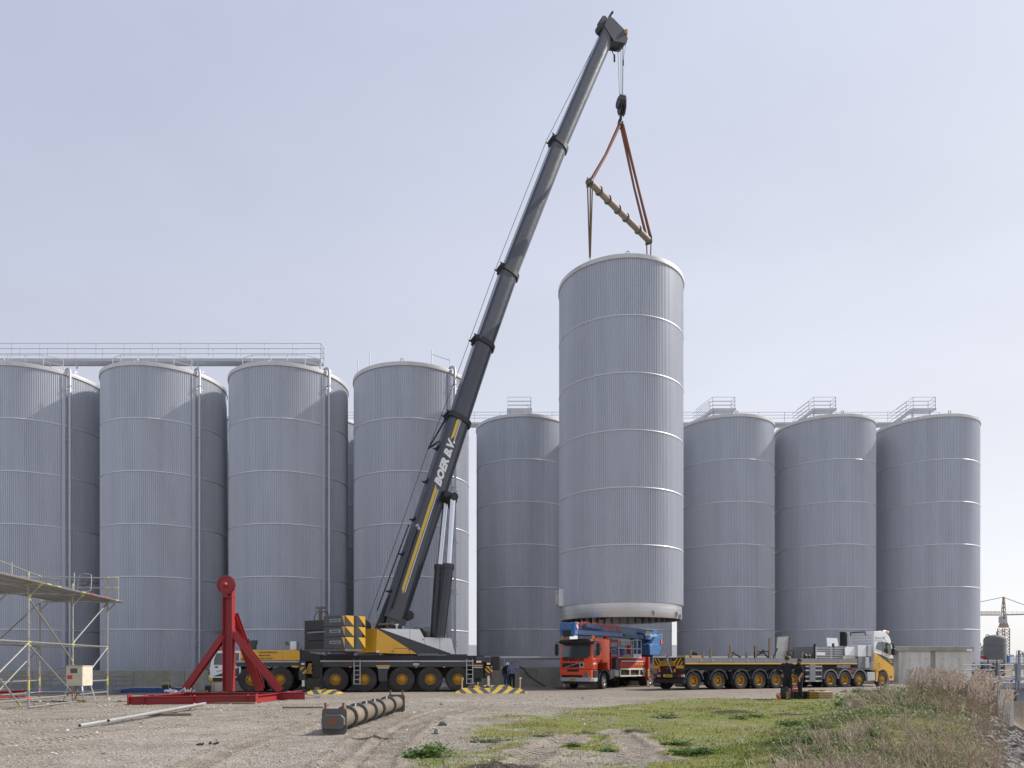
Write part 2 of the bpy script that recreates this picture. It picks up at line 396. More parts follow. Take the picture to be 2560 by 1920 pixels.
def soil_mask(x, y):
    m = np.zeros(np.shape(x))
    for (cx,cy,rx,ry,ca,h) in SOIL:
        u = (x-cx)*math.cos(ca)+(y-cy)*math.sin(ca); v = -(x-cx)*math.sin(ca)+(y-cy)*math.cos(ca)
        m = np.maximum(m, np.exp(-((u/rx)**2+((v+ry*.5)/ry)**2))*sstep(.25,.6,fbm(x*3,y*3,29)+.15))
    return m
def shore(y):
    return .62*y+.6 + 60*sstep(37, 44, y)
def gz(x, y):
    x = np.asarray(x, float); y = np.asarray(y, float)
    z = .09*sstep(3, 11, x)*sstep(30, 38, y)
    near = 1-sstep(34, 40, y)
    z = z + near*((fbm(x*.25, y*.25, 3)-.45)*.10 + (fbm(x*1.4, y*1.4, 9)-.45)*.035)
    g = inside(x, y, GRASS); dg, _ = polydist(x, y, GRASS, True)
    gm = np.where(g, np.clip(dg/1.2,0,1), 0)
    z = z + near*gm*((fbm(x*.6, y*.6, 31)-.4)*.16 + (fbm(x*3, y*3, 5)-.45)*.05)
    for P, w in TRACKS:
        d, a = polydist(x, y, P); k = 1-sstep(w*.5, w*.8, d)
        z = z + k*(-.022) + .022*np.exp(-((d-w*.8)/.10)**2)*(.4+1.2*fbm(x*4,y*4,19))
    # gravel heap edge beside the moss, spoil lump at the bottom edge
    for (px,py,h,r) in ((1085,1815,.12,.7),(1120,1800,.10,.6),(1900,1795,.10,.9),(2010,1800,.10,.8),(1760,1795,.05,1.2)):
        cx, cy = gpt(px,py); z = z + h*np.exp(-((x-cx)**2+(y-cy)**2)/r**2)*(.7+.6*fbm(x*3,y*3,77))
    for (cx,cy,rx,ry,ca,h) in SOIL: 
        u = (x-cx)*math.cos(ca)+(y-cy)*math.sin(ca); v = -(x-cx)*math.sin(ca)+(y-cy)*math.cos(ca); e = (u/rx)**2+(v/ry)**2
        z = z + h*np.exp(-e)*(.6+.8*fbm(x*5,y*5,23)) - 1.1*h*np.exp(-(((v+ry*1.1)/(ry*.7))**2+(u/rx)**2))
    dpt = x-shore(y)
    z = z + .25*np.exp(-((dpt+2.2)/2.0)**2)*near
    z = z - 2.4*sstep(-.6, 5.0, dpt)
    return z
def gz1(x, y): return float(gz(np.array([x]), np.array([y]))[0])
def grass_mask(x, y):
    g = inside(x, y, GRASS); d, _ = polydist(x, y, GRASS, True); sd = np.where(g, d, -d)
    m = sstep(-1.6, 2.2, sd + (fbm(x*.9,y*.9,41)-.47)*4.0)
    m = m*(.58+.42*sstep(.33,.50,fbm(x*.7,y*.7,51)))*(1-sstep(-.4,.9,x-shore(y)))
    b = inside(x, y, BARE); db, _ = polydist(x, y, BARE, True); sb = np.where(b, db, -db)
    m = m*(1-.65*sstep(-.5,.5, sb+(fbm(x*1.5,y*1.5,61)-.47)*3.4))
    for P, w in TRACKS:
        dd, al_ = polydist(x, y, P); m = m*(.3+.7*sstep(w*.5, w*1.5, dd+(fbm(x*2.2,y*2.2,63)-.47)*1.6))
    return m
def make_ground():
    ys = np.concatenate([[-40, 2, 5], np.geomspace(7, 60, 400), np.geomspace(60, 4000, 45)[1:]])
    ss = np.linspace(-1, 1, 620); ny, nx = len(ys), len(ss)
    Y = np.repeat(ys[:,None], nx, 1); X = ss[None,:]*(np.maximum(Y, 8)*.95+3)
    X = np.where(Y < 6, ss[None,:]*30, X)
    Z = gz(X, Y)
    co = np.stack([X, Y, Z], -1).reshape(-1, 3)
    i = (np.arange(ny-1)[:,None]*nx+np.arange(nx-1)[None,:]).ravel()
    faces = np.stack([i, i+1, i+nx+1, i+nx], -1)
    me = bpy.data.meshes.new('ground')
    me.vertices.add(len(co)); me.vertices.foreach_set('co', co.ravel())
    me.loops.add(faces.size); me.loops.foreach_set('vertex_index', faces.ravel())
    me.polygons.add(len(faces)); me.polygons.foreach_set('loop_start', np.arange(0, faces.size, 4)); me.polygons.foreach_set('loop_total', np.full(len(faces), 4))
    me.update(); me.validate()
    x, y = X.ravel(), Y.ravel()
    a = me.attributes.new('grass', 'FLOAT', 'POINT'); a.data.foreach_set('value', grass_mask(x, y).astype(np.float32))
    road = sstep(30, 37, y)*(1-sstep(50, 60, y))
    a = me.attributes.new('road', 'FLOAT', 'POINT'); a.data.foreach_set('value', road.astype(np.float32))
    tr = np.zeros(x.shape)
    for P, w in TRACKS:
        d, _ = polydist(x, y, P); tr = np.maximum(tr, 1-sstep(w*.5, w*1.5, d))
    a = me.attributes.new('churn', 'FLOAT', 'POINT'); a.data.foreach_set('value', tr.astype(np.float32))
    al = np.zeros(x.shape)
    for P, w in TRACKS:
        d, a_ = polydist(x, y, P); al = np.where(d < w*1.6, a_+.35*d, al)
    a = me.attributes.new('along', 'FLOAT', 'POINT'); a.data.foreach_set('value', al.astype(np.float32))
    a = me.attributes.new('soil', 'FLOAT', 'POINT'); a.data.foreach_set('value', soil_mask(x, y).astype(np.float32))
    me.polygons.foreach_set('use_smooth', [True]*len(me.polygons))
    m, nt, b = nodes_of('ground_gravel'); v = coords(nt)
    at_g = N(nt, 'ShaderNodeAttribute', attribute_name='grass').outputs['Fac']
    at_r = N(nt, 'ShaderNodeAttribute', attribute_name='road').outputs['Fac']
    at_c = N(nt, 'ShaderNodeAttribute', attribute_name='churn').outputs['Fac']
    big = noise(nt, v, .35, 5, .6); mid = noise(nt, v, 2.3, 5, .65); fine = noise(nt, v, 22, 4, .7)
    vo = N(nt, 'ShaderNodeTexVoronoi', Scale=17.0, Randomness=1.0); nt.links.new(v, vo.inputs['Vector'])
    vo2 = N(nt, 'ShaderNodeTexVoronoi', Scale=42.0, Randomness=1.0); nt.links.new(v, vo2.inputs['Vector'])
    lane = noise(nt, coords(nt,(.12,.9,1)), .8, 4, .6)
    c = mixc(nt, ramp(nt, big, .36, .64), (.215,.175,.13), (.33,.28,.22))
    c = mixc(nt, math_(nt,'MULTIPLY',ramp(nt, lane, .45, .7),.6), c, (.20,.165,.125))
    c = mixc(nt, ramp(nt, mid, .42, .72), c, (.36,.31,.25))
    c = mixc(nt, math_(nt,'MULTIPLY',ramp(nt, noise(nt, v, .9, 6, .7), .52, .72),.75), c, (.17,.135,.10))
    sx = nt.nodes.new('ShaderNodeSeparateXYZ'); nt.links.new(vo.outputs['Color'], sx.inputs[0])
    c = mixc(nt, .42, c, mixc(nt, sx.outputs[0], (.11,.095,.08), (.56,.52,.46)))
    sx2 = nt.nodes.new('ShaderNodeSeparateXYZ'); nt.links.new(vo2.outputs['Color'], sx2.inputs[0])
    c = mixc(nt, .3, c, mixc(nt, sx2.outputs[1], (.14,.12,.11), (.56,.53,.49)))
    mac = math_(nt,'ADD', math_(nt,'MULTIPLY', ramp(nt, noise(nt, v, .22, 5, .65), .36, .64), .30), math_(nt,'ADD', math_(nt,'MULTIPLY', ramp(nt, noise(nt, v, 1.0, 5, .7), .35, .68), .26), .62))
    cmac = nt.nodes.new('ShaderNodeCombineXYZ'); nt.links.new(mac, cmac.inputs[0]); nt.links.new(mac, cmac.inputs[1]); nt.links.new(math_(nt,'POWER',mac,1.15), cmac.inputs[2])
    c = mixc(nt, 1.0, c, cmac.outputs[0], 'MULTIPLY')
    c = mixc(nt, math_(nt,'MULTIPLY',at_r,.55), c, mixc(nt, mid, (.205,.165,.13), (.30,.25,.205)))
    c = mixc(nt, math_(nt,'MULTIPLY',at_c,.55), c, mixc(nt, fine, (.19,.15,.115), (.36,.31,.255)))
    moss = mixc(nt, ramp(nt, noise(nt, v, 1.1, 6, .7), .35, .7), (.205,.19,.035), (.145,.215,.035))
    moss = mixc(nt, ramp(nt, noise(nt, v, .5, 4, .6), .5, .68), moss, (.20,.155,.065))
    moss = mixc(nt, ramp(nt, noise(nt, v, 6, 5, .7), .5, .72), moss, (.09,.10,.03))
    moss = mixc(nt, math_(nt,'MULTIPLY',ramp(nt, noise(nt, v, 2.6, 6, .75), .56, .70),.8), moss, (.15,.115,.075))
    moss = mixc(nt, .14, moss, mixc(nt, sx2.outputs[1], (.04,.04,.02), (.36,.34,.24)))
    gf = ramp(nt, math_(nt, 'ADD', at_g, math_(nt,'MULTIPLY', math_(nt,'SUBTRACT', noise(nt, v, 3.5, 6, .75), .5), 1.5)), .32, .62)
    c = mixc(nt, gf, c, moss)
    at_s = N(nt, 'ShaderNodeAttribute', attribute_name='soil').outputs['Fac']; at_al = N(nt, 'ShaderNodeAttribute', attribute_name='along').outputs['Fac']
    c = mixc(nt, ramp(nt, math_(nt,'ADD',at_s,math_(nt,'MULTIPLY',math_(nt,'SUBTRACT',fine,.5),.5)), .25, .6), c, mixc(nt, fine, (.03,.024,.018), (.12,.10,.08)))
    nt.links.new(c, b.inputs['Base Color']); b.inputs['Roughness'].default_value = .95; b.inputs['Specular IOR Level'].default_value = .2
    h = math_(nt,'ADD', math_(nt,'MULTIPLY',vo.outputs['Distance'],-.8), math_(nt,'ADD', math_(nt,'MULTIPLY',fine,.6), math_(nt,'MULTIPLY',vo2.outputs['Distance'],-.5)))
    tread = math_(nt,'MULTIPLY', math_(nt,'MULTIPLY', math_(nt,'ADD', math_(nt,'SINE', math_(nt,'MULTIPLY', at_al, 2*math.pi/.13)), math_(nt,'MULTIPLY', mid, 1.5)), at_c), ramp(nt, noise(nt, v, 1.3, 3, .5), .38, .55))
    h = math_(nt,'ADD', h, math_(nt,'MULTIPLY', tread, 1.0))
    h = math_(nt,'ADD', h, math_(nt,'MULTIPLY', mid, 1.2))
    bump(nt, b, h, .95, .035)
    me.materials.append(m)
    o = bpy.data.objects.new('ground', me); COL.objects.link(o)
    return tag(o, 'gravel yard with moss and tyre tracks', kind='structure')
ground = make_ground()
# ================================================================ storage tanks
TR, CH_ = 4.2, 3.60                                  # radius, height of one cladding course
def tank_meshes():
    n = 210; prof = ((0.0,0),(.26,0),(.50,-.06),(.76,-.06))
    b = MB(); vs = []
    for z in (0.0, CH_-.035):
        for i in range(n):
            for t, dr in prof:
                a = 2*math.pi*(i+t)/n; vs.append(((TR+dr)*math.cos(a),(TR+dr)*math.sin(a),z))
    k = n*4; b.add(vs, [(i,(i+1)%k,k+(i+1)%k,k+i) for i in range(k)])
    course = b.mesh('cladding_course', m_clad, 20)
    band = MB().lathe([(TR-.08,.05),(TR+.004,.042),(TR+.022,.015),(TR+.022,-.02),(TR+.004,-.03),(TR-.08,-.035)], 120).mesh('joint_band', m_flash, 40)
    rim = MB().lathe([(TR-.08,-.06),(TR+.06,-.045),(TR+.065,-.02),(TR+.065,.20),(TR+.03,.23),(TR-.25,.26)], 120).mesh('roof_rim', m_rimcap, 30)
    roof = MB().lathe([(TR+.02,.23),(TR-1.5,.36),(TR-3,.52),(.3,.75),(.01,.76)], 64).mesh('roof', m_rimcap, 30)
    ring = MB().lathe([(TR-.13,.05),(TR-.10,0),(TR-.10,-.9),(TR-.10,-.92),(TR-.14,-.92),(TR-.14,-.02)], 96).mesh('base_ring', m_alu, 40)
    lug = MB()
    pts = [(0, .11*math.cos(t), .20+.11*math.sin(t)) for t in np.linspace(0, 2*math.pi, 13)]
    lug.tube(pts, .035, 6); lug.box(-.05,.05,-.07,.07,-.05,.11)
    lug = lug.mesh('lifting_lug', m_galv, 40)
    return course, band, rim, roof, ring, lug
ME_T = tank_meshes()
def tank(x, y, z0, label, group=None, ring=True):
    t = thing('storage_tank', label, 'storage tank', (x, y, z0), 0, group)
    course, band, rim, roof, rg, lug = ME_T
    for k in range(6):
        inst('cladding_course', course, t, (0,0,k*CH_), (0,0,k*.004))
        if k: inst('joint_band', band, t, (0,0,k*CH_))
    rm = inst('roof_rim', rim, t, (0,0,6*CH_)); inst('roof', roof, t, (0,0,6*CH_))
    if ring: inst('base_ring', rg, t)
    for a in (-92, -25, 88, 178):
        inst('lifting_lug', lug, t, ((TR-.35)*math.cos(R(a)), (TR-.35)*math.sin(R(a)), 6*CH_+.26), (0,0,R(a)))
    return t
def downpipe(t, ang, lo, hi, gooseneck=True):
    a = R(ang); c, s = math.cos(a), math.sin(a); r = TR+.26
    b = MB(); pts = [(r*c,r*s,lo)] + [(r*c,r*s,hi)]
    if gooseneck:
        for q in np.linspace(0, math.pi, 9)[1:]:
            rr = r-.34*(1-math.cos(q)); pts.append((rr*c, rr*s, hi+.34*math.sin(q)))
        rr = r-.68; pts.append((rr*c, rr*s, hi-.35))
    b.tube(pts, .095, 10); p = b.build('downpipe', m_galv, t, 50)
    for k, z in enumerate(np.arange(lo+2.5, hi, 3.6)):
        q = MB(); q.cyl((r*c,r*s,z-.03),(r*c,r*s,z+.03),.125,n=10); q.beam((r*c,r*s,z),((TR-.05)*c,(TR-.05)*s,z),.05,.05)
        d = V(-s, c, 0); q.beam(V(r*c,r*s,z-.25)-d*.28, V(r*c,r*s,z-.25)+d*.28, .05,.05)
        q.build('pipe_bracket', m_galv, p)
    # cover strip beside the pipe
    a2 = a-.075; q = MB(); e = V(math.cos(a2), math.sin(a2), 0)
    q.beam(e*(TR+.02)+V(0,0,lo+.2), e*(TR+.02)+V(0,0,hi-.3), .10, .22, up=(-math.sin(a2),math.cos(a2),0))
    q.build('cover_strip', m_clad, t)
LY, RY = 51.8, 63.3
LT = [(-34.75,'corrugated grey tank cut off by the left picture edge, behind the scaffold'),
      (-25.63,'corrugated grey tank behind the red steel stand, second from the left'),
      (-16.45,'corrugated grey tank behind the counterweights, third from the left'),
      (-7.41,'corrugated grey tank directly behind the crane boom, without a catwalk on its roof')]
left_tanks = []
for i, (x, lab) in enumerate(LT):
    t = tank(x, LY, .36, lab, 'tanks of the front left row', ring=True); left_tanks.append(t)
    downpipe(t, (-35,-35,-36,-40)[i] , .3, 21.75)
RT = [(-35.5,'rear tank glimpsed between the two leftmost front tanks'),
      (-26.4,'rear tank glimpsed between the second and third front tanks'),
      (-17.3,'pale tank glimpsed in the narrow gap between the third and fourth front tanks'),
      (-8.2,'tank almost hidden behind the front tank that stands behind the boom'),
      (1.0,'corrugated grey tank in the rear row just left of the hanging tank'),
      (10.15,'rear row tank mostly hidden behind the hanging tank and the blue truck boom'),
      (19.22,'rear row tank just right of the hanging tank, behind the flatbed trailer rear'),
      (28.2,'second rear row tank from the right, behind the trailer front'),
      (37.3,'rightmost rear row tank standing behind the concrete block')]
rear_tanks = [tank(x, RY, .95, lab, 'tanks of the rear row') for x, lab in RT]
# ---- the hanging tank
HX, HYY = 7.44, 48.03
hang = tank(HX, HYY, 5.48, 'tall corrugated grey tank hanging in slings from the crane', None, ring=False)
hang.name = 'hanging_tank'
rb = MB(); rb.lathe([(TR-.16,-.02),(TR-.10,0),(TR-.10,-.90),(TR-.115,-.92),(TR-.15,-.92),(TR-.15,.0)], 120); ro = rb.build('base_ring', m_alu, hang, 40)
for z in (-.36,-.62):
    MB().lathe([(TR-.105,z-.012),(TR-.092,z-.01),(TR-.092,z+.01),(TR-.105,z+.012)], 120).build('weld_seam', m_galv, ro)
fl = MB(); fl.lathe([(TR-.15,-.30),(2.0,-.22),(.02,-.12)], 64); fl.build('tank_floor', mat('floor_plate',(.42,.37,.30),.6,dirt=.5,dcol=(.22,.17,.12)), hang, 40)
for k in range(8):
    a = 2*math.pi*k/8+.2; MB().beam((.25*math.cos(a),.25*math.sin(a),-.36),((TR-.16)*math.cos(a),(TR-.16)*math.sin(a),-.45),.14,.26).build('floor_beam', m_pipe, hang)
bk = MB().box(-.012,.012,-.30,0,-.88,-.32).mesh('stiffener', m_pipe)
for k in range(44):
    a = 2*math.pi*k/44; inst('stiffener', bk, hang, ((TR-.15)*math.cos(a),(TR-.15)*math.sin(a),0),(0,0,a-math.pi/2))
for a, z in ((-68,-.62),(-38,-.60),(-30,-.72)):
    q = MB(); q.box(-.05,.05,-.09,.03,-.2,.12); q.cyl((0,-.09,.02),(0,-.14,.02),.09,n=10)
    inst('anchor_bracket', q.mesh('anchor_bracket', m_galv), ro, ((TR-.07)*math.cos(R(a)),(TR-.07)*math.sin(R(a)),z),(0,0,R(a+90)))
# manhole on the left flank
a = R(193); q = MB(); e = V(math.cos(a),math.sin(a),0); tq = V(-math.sin(a),math.cos(a),0)
for sgn in (-1,1): q.beam(e*(TR-.1)+tq*.42*sgn+V(0,0,.55), e*(TR+.33)+tq*.42*sgn+V(0,0,.55), .04, 1.15, up=(0,0,1))
q.cyl(e*(TR-.1)+V(0,0,.5), e*(TR+.20)+V(0,0,.5), .34, n=20); q.cyl(e*(TR+.20)+V(0,0,.5), e*(TR+.26)+V(0,0,.5), .44, n=20)
q.build('manhole', m_alu, hang, 40)
# ================================================================ bund walls, block, catwalks
def wall(name, label, x0, x1, y, h, th=.3, m=m_conc, panel=3.0):
    w = thing(name, label, 'wall', (x0, y, 0)); n = max(1, int((x1-x0)/panel)); s = (x1-x0)/n
    for i in range(n):
        MB().cbox(i*s+.006,(i+1)*s-.006,0,th,-.3,h+.008*((i*7)%3), .02).build('wall_panel', m, w)
    return w
wall('bund_wall', 'low mossy concrete wall behind the crane and scaffold', -46, -4.6, 43.9, 1.19)
wall('bund_wall', 'low mossy concrete wall behind the two men and the red truck', -4.6, 24.0, 50.4, 1.38)
pr = thing('pipe_rail', 'pale horizontal rail running above the low wall behind the red truck', 'rail', (-4.5, 50.9, 0))
MB().cyl((0,0,2.06),(30,0,2.06),.085,n=10).build('rail', m_galv, pr, 50)
MB().cyl((0,.25,1.98),(30,.25,1.98),.06,n=8).build('lower_pipe', m_clad, pr, 50)
for i in range(9): MB().box(i*3.6+.3,i*3.6+.38,-.02,.06,1.2,2.02).build('post', m_galv, pr)

cb = thing('concrete_block', 'square pale concrete chamber with a lid slab beside the yellow tractor cab', 'concrete block', (0,0,0))
p0, p1 = at(2247,1628,54), at(2429,1628,54)
ztop = at(2300,1628,54).z; zl = at(2300,1616,54).z
MB().cbox(p0.x, (p0.x+p1.x)/2-.35, 54, 56.5, -.3, ztop, .015).build('wall_panel', m_conc2, cb)
MB().cbox((p0.x+p1.x)/2+.02, p1.x, 54, 56.5, -.3, ztop, .015).build('wall_panel', m_conc2, cb)
MB().box((p0.x+p1.x)/2-.35, (p0.x+p1.x)/2+.02, 54.05, 56.4, -.3, ztop-.002).build('joint_strip', concrete('damp_concrete',(.27,.25,.21),.1), cb)
MB().cbox(at(2237,1616,53.85).x, at(2436,1616,53.85).x, 53.85, 56.7, ztop, zl, .02).build('lid_slab', m_conc, cb)
for px in (2275,2317,2357,2398):
    c = at(px,1648,54); MB().cyl((c.x,54.02,c.z),(c.x,53.992,c.z),.035,n=10).build('tie_hole', m_flange, cb)
sc = thing('security_camera', 'small white tube camera under the lid of the concrete block', 'security camera', tuple(at(2424,1625,53.9)))
MB().cyl((-.25,0,0),(.12,-.1,-.02),.085,n=12).build('housing', m_white, sc, 40)
MB().cyl((.12,-.1,-.02),(.15,-.108,-.022),.06,n=10).build('lens', m_black, sc)
MB().beam((-.1,0,.06),(-.1,.1,.2),.05,.05).build('mount', m_white, sc)

# ---- catwalks
def railing(root, pts, h, posts, levels=(.5,1.0), r=.022, m=None, pr_=.024, name='handrail'):
    m = m or m_galv
    for lv in levels: MB().tube([Vector(p)+V(0,0,h*lv) for p in pts], r, 6).build(name, m, root)
    for a, b in zip(pts[:-1], pts[1:]):
        a, b = Vector(a), Vector(b); n = max(1, round((b-a).length/posts))
        for i in range(n+1):
            if i == n and Vector(b) != Vector(pts[-1]): continue
            p = a.lerp(b, i/n); MB().cyl(p, p+V(0,0,h), pr_, n=6).build('railing_post', m, root)
cw = thing('catwalk', 'long galvanised catwalk with railings on top of the left tanks', 'catwalk', (0,0,0))
YC = 53.0; zc = at(400,908,YC).z
x0, x1 = -46.0, at(806,900,YC).x
for i in range(14):
    a = x0+(x1-x0)*i/14; b = x0+(x1-x0)*(i+1)/14
    MB().box(a+.01,b-.01,YC-.4,YC+.4,zc+.02,zc+.05).build('deck_grating', m_galv, cw)
MB().box(x0,x1,YC-.46,YC-.4,zc-.04,zc+.12).build('side_beam', m_galv, cw); MB().box(x0,x1,YC+.4,YC+.46,zc-.04,zc+.12).build('side_beam', m_galv, cw)
for yy in (YC-.43, YC+.43):
    railing(cw, [(x0,yy,zc+.1),(x1,yy,zc+.1)], 1.20, 2.05, (.36,.68,1.0))
railing(cw, [(x1,YC-.43,zc+.1),(x1,YC+.43,zc+.1)], 1.20, 1.3, (.36,.68,1.0))
for x,_ in LT[:3]:
    for dx in (-2.0, 0, 2.0):
        MB().beam((x+dx,YC-.3,zc-.1),(x+dx,YC-.3,zc-.55),.09,.09).build('support_leg', m_galv, cw)
for k,(x,lab) in enumerate(LT[:3]):
    g = thing('roof_railing', ('low guard rail on the roof of the leftmost tank','low guard rail on the roof of the tank behind the red stand','low guard rail on the roof of the tank behind the counterweights')[k], 'railing', (x, LY, .36+6*CH_+.4))
    railing(g, [(-2.6,-2.3,-.1),(-1.7,-2.9,-.12),(2.0,-2.9,-.12),(2.9,-2.1,-.1)], .95, 1.2, (.55,1.0))
# posts on the fourth tank
g = thing('roof_posts', 'short guard posts and rail on the roof edge of the tank behind the boom', 'railing', (-7.41, LY, .36+6*CH_+.3))
for a in (-155,-128,-62,-40):
    e = V((TR-.2)*math.cos(R(a)),(TR-.2)*math.sin(R(a)),0); MB().cyl(e,e+V(0,0,1.0),.035,n=6).build('railing_post', m_galv, g)
MB().cyl(((TR-.2)*math.cos(R(-62)),(TR-.2)*math.sin(R(-62)),.7),((TR-.2)*math.cos(R(-40)),(TR-.2)*math.sin(R(-40)),.7),.03,n=6).build('handrail', m_galv, g)
# rear row walkway behind the tank tops, with one raised stair landing per tank
YW = 66.0
zr = at(2000,1057,YW).z
rw = thing('catwalk', 'galvanised walkway running behind the tops of the rear row tanks', 'catwalk', (0,0,0))
for i in range(10):
    a = -18+5.8*i; MB().box(a+.01,a+5.78,YW-.5,YW+.5,zr-.30,zr-.12).build('deck_grating', m_clad, rw)
railing(rw, [(-18,YW-.5,zr-.1),(40,YW-.5,zr-.1)], .92, 2.4, (.4,.7,1.0))
for px0, px1, lab in ((1270,1327,'raised stair landing with railing on the tank left of the hanging tank'),(1778,1833,'raised stair landing with railing on the tank just right of the hanging tank'),
                      (2029,2083,'raised stair landing with railing on the second tank from the right'),(2275,2330,'raised stair landing with railing on the rightmost tank')):
    Y = 64.4; a, b = at(px0,1027,Y), at(px1,1027,Y); zt = at(px0,998,Y).z
    g = thing('stair_landing', lab, 'landing', (a.x, Y, a.z)); w = b.x-a.x; h = zt-a.z
    MB().box(-.1,w+.1,-.5,.6,-.10,.06).build('landing_deck', m_clad, g)
    railing(g, [(0,-.5,0),(w,-.5,0)], h, w, (.34,.67,1.0)); railing(g, [(0,.6,0),(w,.6,0)], h, w, (.34,.67,1.0)); railing(g, [(w,-.5,0),(w,.6,0)], h, 2, (.34,.67,1.0))
    if px0 != 1270:
        for yy in (-.5,.6):
            for k in (.34,.67,1.0): MB().cyl((0,yy,h*k),(-1.55,yy,h*k-1.15),.022,n=6).build('stair_rail', m_galv, g)
        for k in range(5): MB().box(-.3*k-.3,-.3*k,-.45,.55,-.23*k-.25,-.23*k-.2).build('stair_tread', m_galv, g)
        MB().beam((0,-.5,-.05),(-1.55,-.5,-1.2),.05,.2).build('stair_stringer', m_clad, g); MB().beam((0,.6,-.05),(-1.55,.6,-1.2),.05,.2).build('stair_stringer', m_clad, g)
    else: MB().beam((w,.3,.05),(w-.35,.3,h*.65),.12,.03).build('stair_stringer', m_galv, g)
    for dx in (.2,w-.2): MB().beam((dx,0,-.1),(dx,0,-1.3),.08,.08).build('support_leg', m_clad, g)
# ================================================================ wheels
_WH = {}
def wheel_mesh(r, w, rimr, rm, key, disc=.05, holes=10, dual=False):
    if key in _WH: return _WH[key]
    t = MB(); h = w/2
    prof = [(rimr,-h*.75),(rimr+.02,-h*.92),(r*.80,-h*1.02),(r*.93,-h*.98),(r*.985,-h*.86),(r,-h*.70)]
    for k in np.linspace(-.62,.62,9): prof += [(r, h*(k-.03)),(r-.018,h*k),(r,h*(k+.03))]
    prof += [(r,h*.70),(r*.985,h*.86),(r*.93,h*.98),(r*.8,h*1.02),(rimr+.02,h*.92),(rimr,h*.75)]
    t.lathe(prof, 44, axis='y'); n = 44
    for i in range(n):                                # shoulder lugs
        a0 = 2*math.pi*(i+.1)/n; a1 = 2*math.pi*(i+.6)/n
        for s_ in (-1,1):
            y0, y1 = s_*h*.55, s_*h*.99; ro, ri = r+.012, r*.94; vs = []
            for a in (a0,a1): vs += [(ro*math.cos(a),y0,ro*math.sin(a)),(ro*math.cos(a)*.985,y1,ro*math.sin(a)*.985),(ri*math.cos(a),y1*1.01,ri*math.sin(a)),(ri*math.cos(a),y0,ri*math.sin(a))]
            t.add(vs, [(0,1,2,3),(7,6,5,4),(0,4,5,1),(1,5,6,2),(2,6,7,3),(3,7,4,0)])
    tyre = t.mesh('tyre', m_rubber, 40)
    b = MB(); d = -h*.8+disc
    b.lathe([(rimr,h*.7),(rimr*.99,-h*.70),(rimr*1.04,-h*.84),(rimr*.98,-h*.88),(rimr*.93,-h*.80),(rimr*.88,d+.02),(rimr*.62,d-.01),(rimr*.40,d-.03),(rimr*.38,d-.07),(rimr*.33,d-.09),(rimr*.20,d-.09),(rimr*.18,d-.13),(.005,d-.135)], 36, axis='y')
    for i in range(holes):
        a = 2*math.pi*i/holes; c = (rimr*.745*math.cos(a), d+.012, rimr*.745*math.sin(a))
        b.cyl(c, (c[0],d-.014,c[2]), rimr*.125, n=8, m=1)
        a += math.pi/holes; c = (rimr*.50*math.cos(a), d, rimr*.50*math.sin(a)); b.cyl(c,(c[0],d-.05,c[2]),rimr*.045,n=6)
    rim = b.mesh('rim', [rm, m_rimdark], 35)
    _WH[key] = (tyre, rim); return _WH[key]
def wheel(parent, x, y, z, key, side=-1, steer=0.0):
    w = bpy.data.objects.new('wheel', None); COL.objects.link(w); w.parent = parent; w.empty_display_size = .1
    w.location = (x, y, z); w.rotation_euler = (0, random.uniform(0,6.28) if False else 0, (0 if side < 0 else math.pi)+R(steer))
    ty, rm = _WH[key]; sp = random.uniform(0, 6.28)
    inst('tyre', ty, w, rot=(0,sp,0)); inst('rim', rm, w, rot=(0,sp,0)); return w
wheel_mesh(.715, .42, .30, m_rim, 'crane', .04)
wheel_mesh(.52, .36, .275, m_rim, 'trailer', .15, 8)
wheel_mesh(.50, .30, .27, m_rim, 'tractor', .03, 10)
wheel_mesh(.50, .30, .275, mat('steel_rim',(.42,.43,.45),.4,.4,dirt=.4,dscale=5), 'truck', .06, 10)

# ================================================================ the mobile crane
CF = Fr(-10.15, 41.04, 0, 6.0)
crane = thing('mobile_crane', 'seven axle black, yellow and white telescopic mobile crane lifting the tank', 'mobile crane', CF.o, CF.a)
NY = -1.45
def c1(u, v, y=NY): return CF.xz(500+u/5.53, 1480+v/5.53, y)
def c2(u, v, y=NY): return CF.xz(740+u/4.096, 1500+v/4.096, y)
def rect(f, u0, v0, u1, v1, y=NY):
    a, b = f(u0, v1, y), f(u1, v0, y); return a[0], b[0], a[1], b[1]       # x0,x1,z0,z1
AX = (-4.6,-3.06,0,1.6,3.74,5.34,6.93)
for i, s in enumerate(AX):
    wheel(crane, s, NY+.22, .715, 'crane', -1); wheel(crane, s, -NY-.22, .715, 'crane', 1)
    MB().cyl((s,-1.1,.72),(s,1.1,.72),.16,n=10).cyl((s,-.3,.72),(s,.3,.72),.3,n=12).build('axle', m_black, crane)
MB().box(-2.3,8.9,-.55,.55,.78,1.75).build('chassis_frame', m_black, crane)
MB().box(-6.2,-2.2,-.5,.5,.75,1.35).build('chassis_frame', m_black, crane)
x0,x1,z0,z1 = rect(c2,250,636,1822,690)
MB().cbox(x0,x1,NY+.02,-NY-.02,z0,z1,.03).build('side_skirt', m_dark, crane)
zz = c2(900,618)[1]
MB().box(x0,x1,NY-.01,NY+.45,z1+.004,zz).build('deck_edge', m_lgrey, crane)
MB().box(x0-.1,x1+.6,-1.2,1.35,z1,zz+.28).build('deck', m_black, crane)
for i in range(5): MB().box(x0+.3+i*1.7,x0+1.5+i*1.7,NY+.4,NY+1.0,zz+.28,zz+.36+.04*(i%2)).build('deck_locker', (m_dark,m_grey)[i%2], crane)
xa,xb,za,zb = rect(c2,262,595,650,615,NY+.3); MB().box(xa,xb,NY+.3,NY+.55,za,zb).build('timber_beam', m_wood, crane)
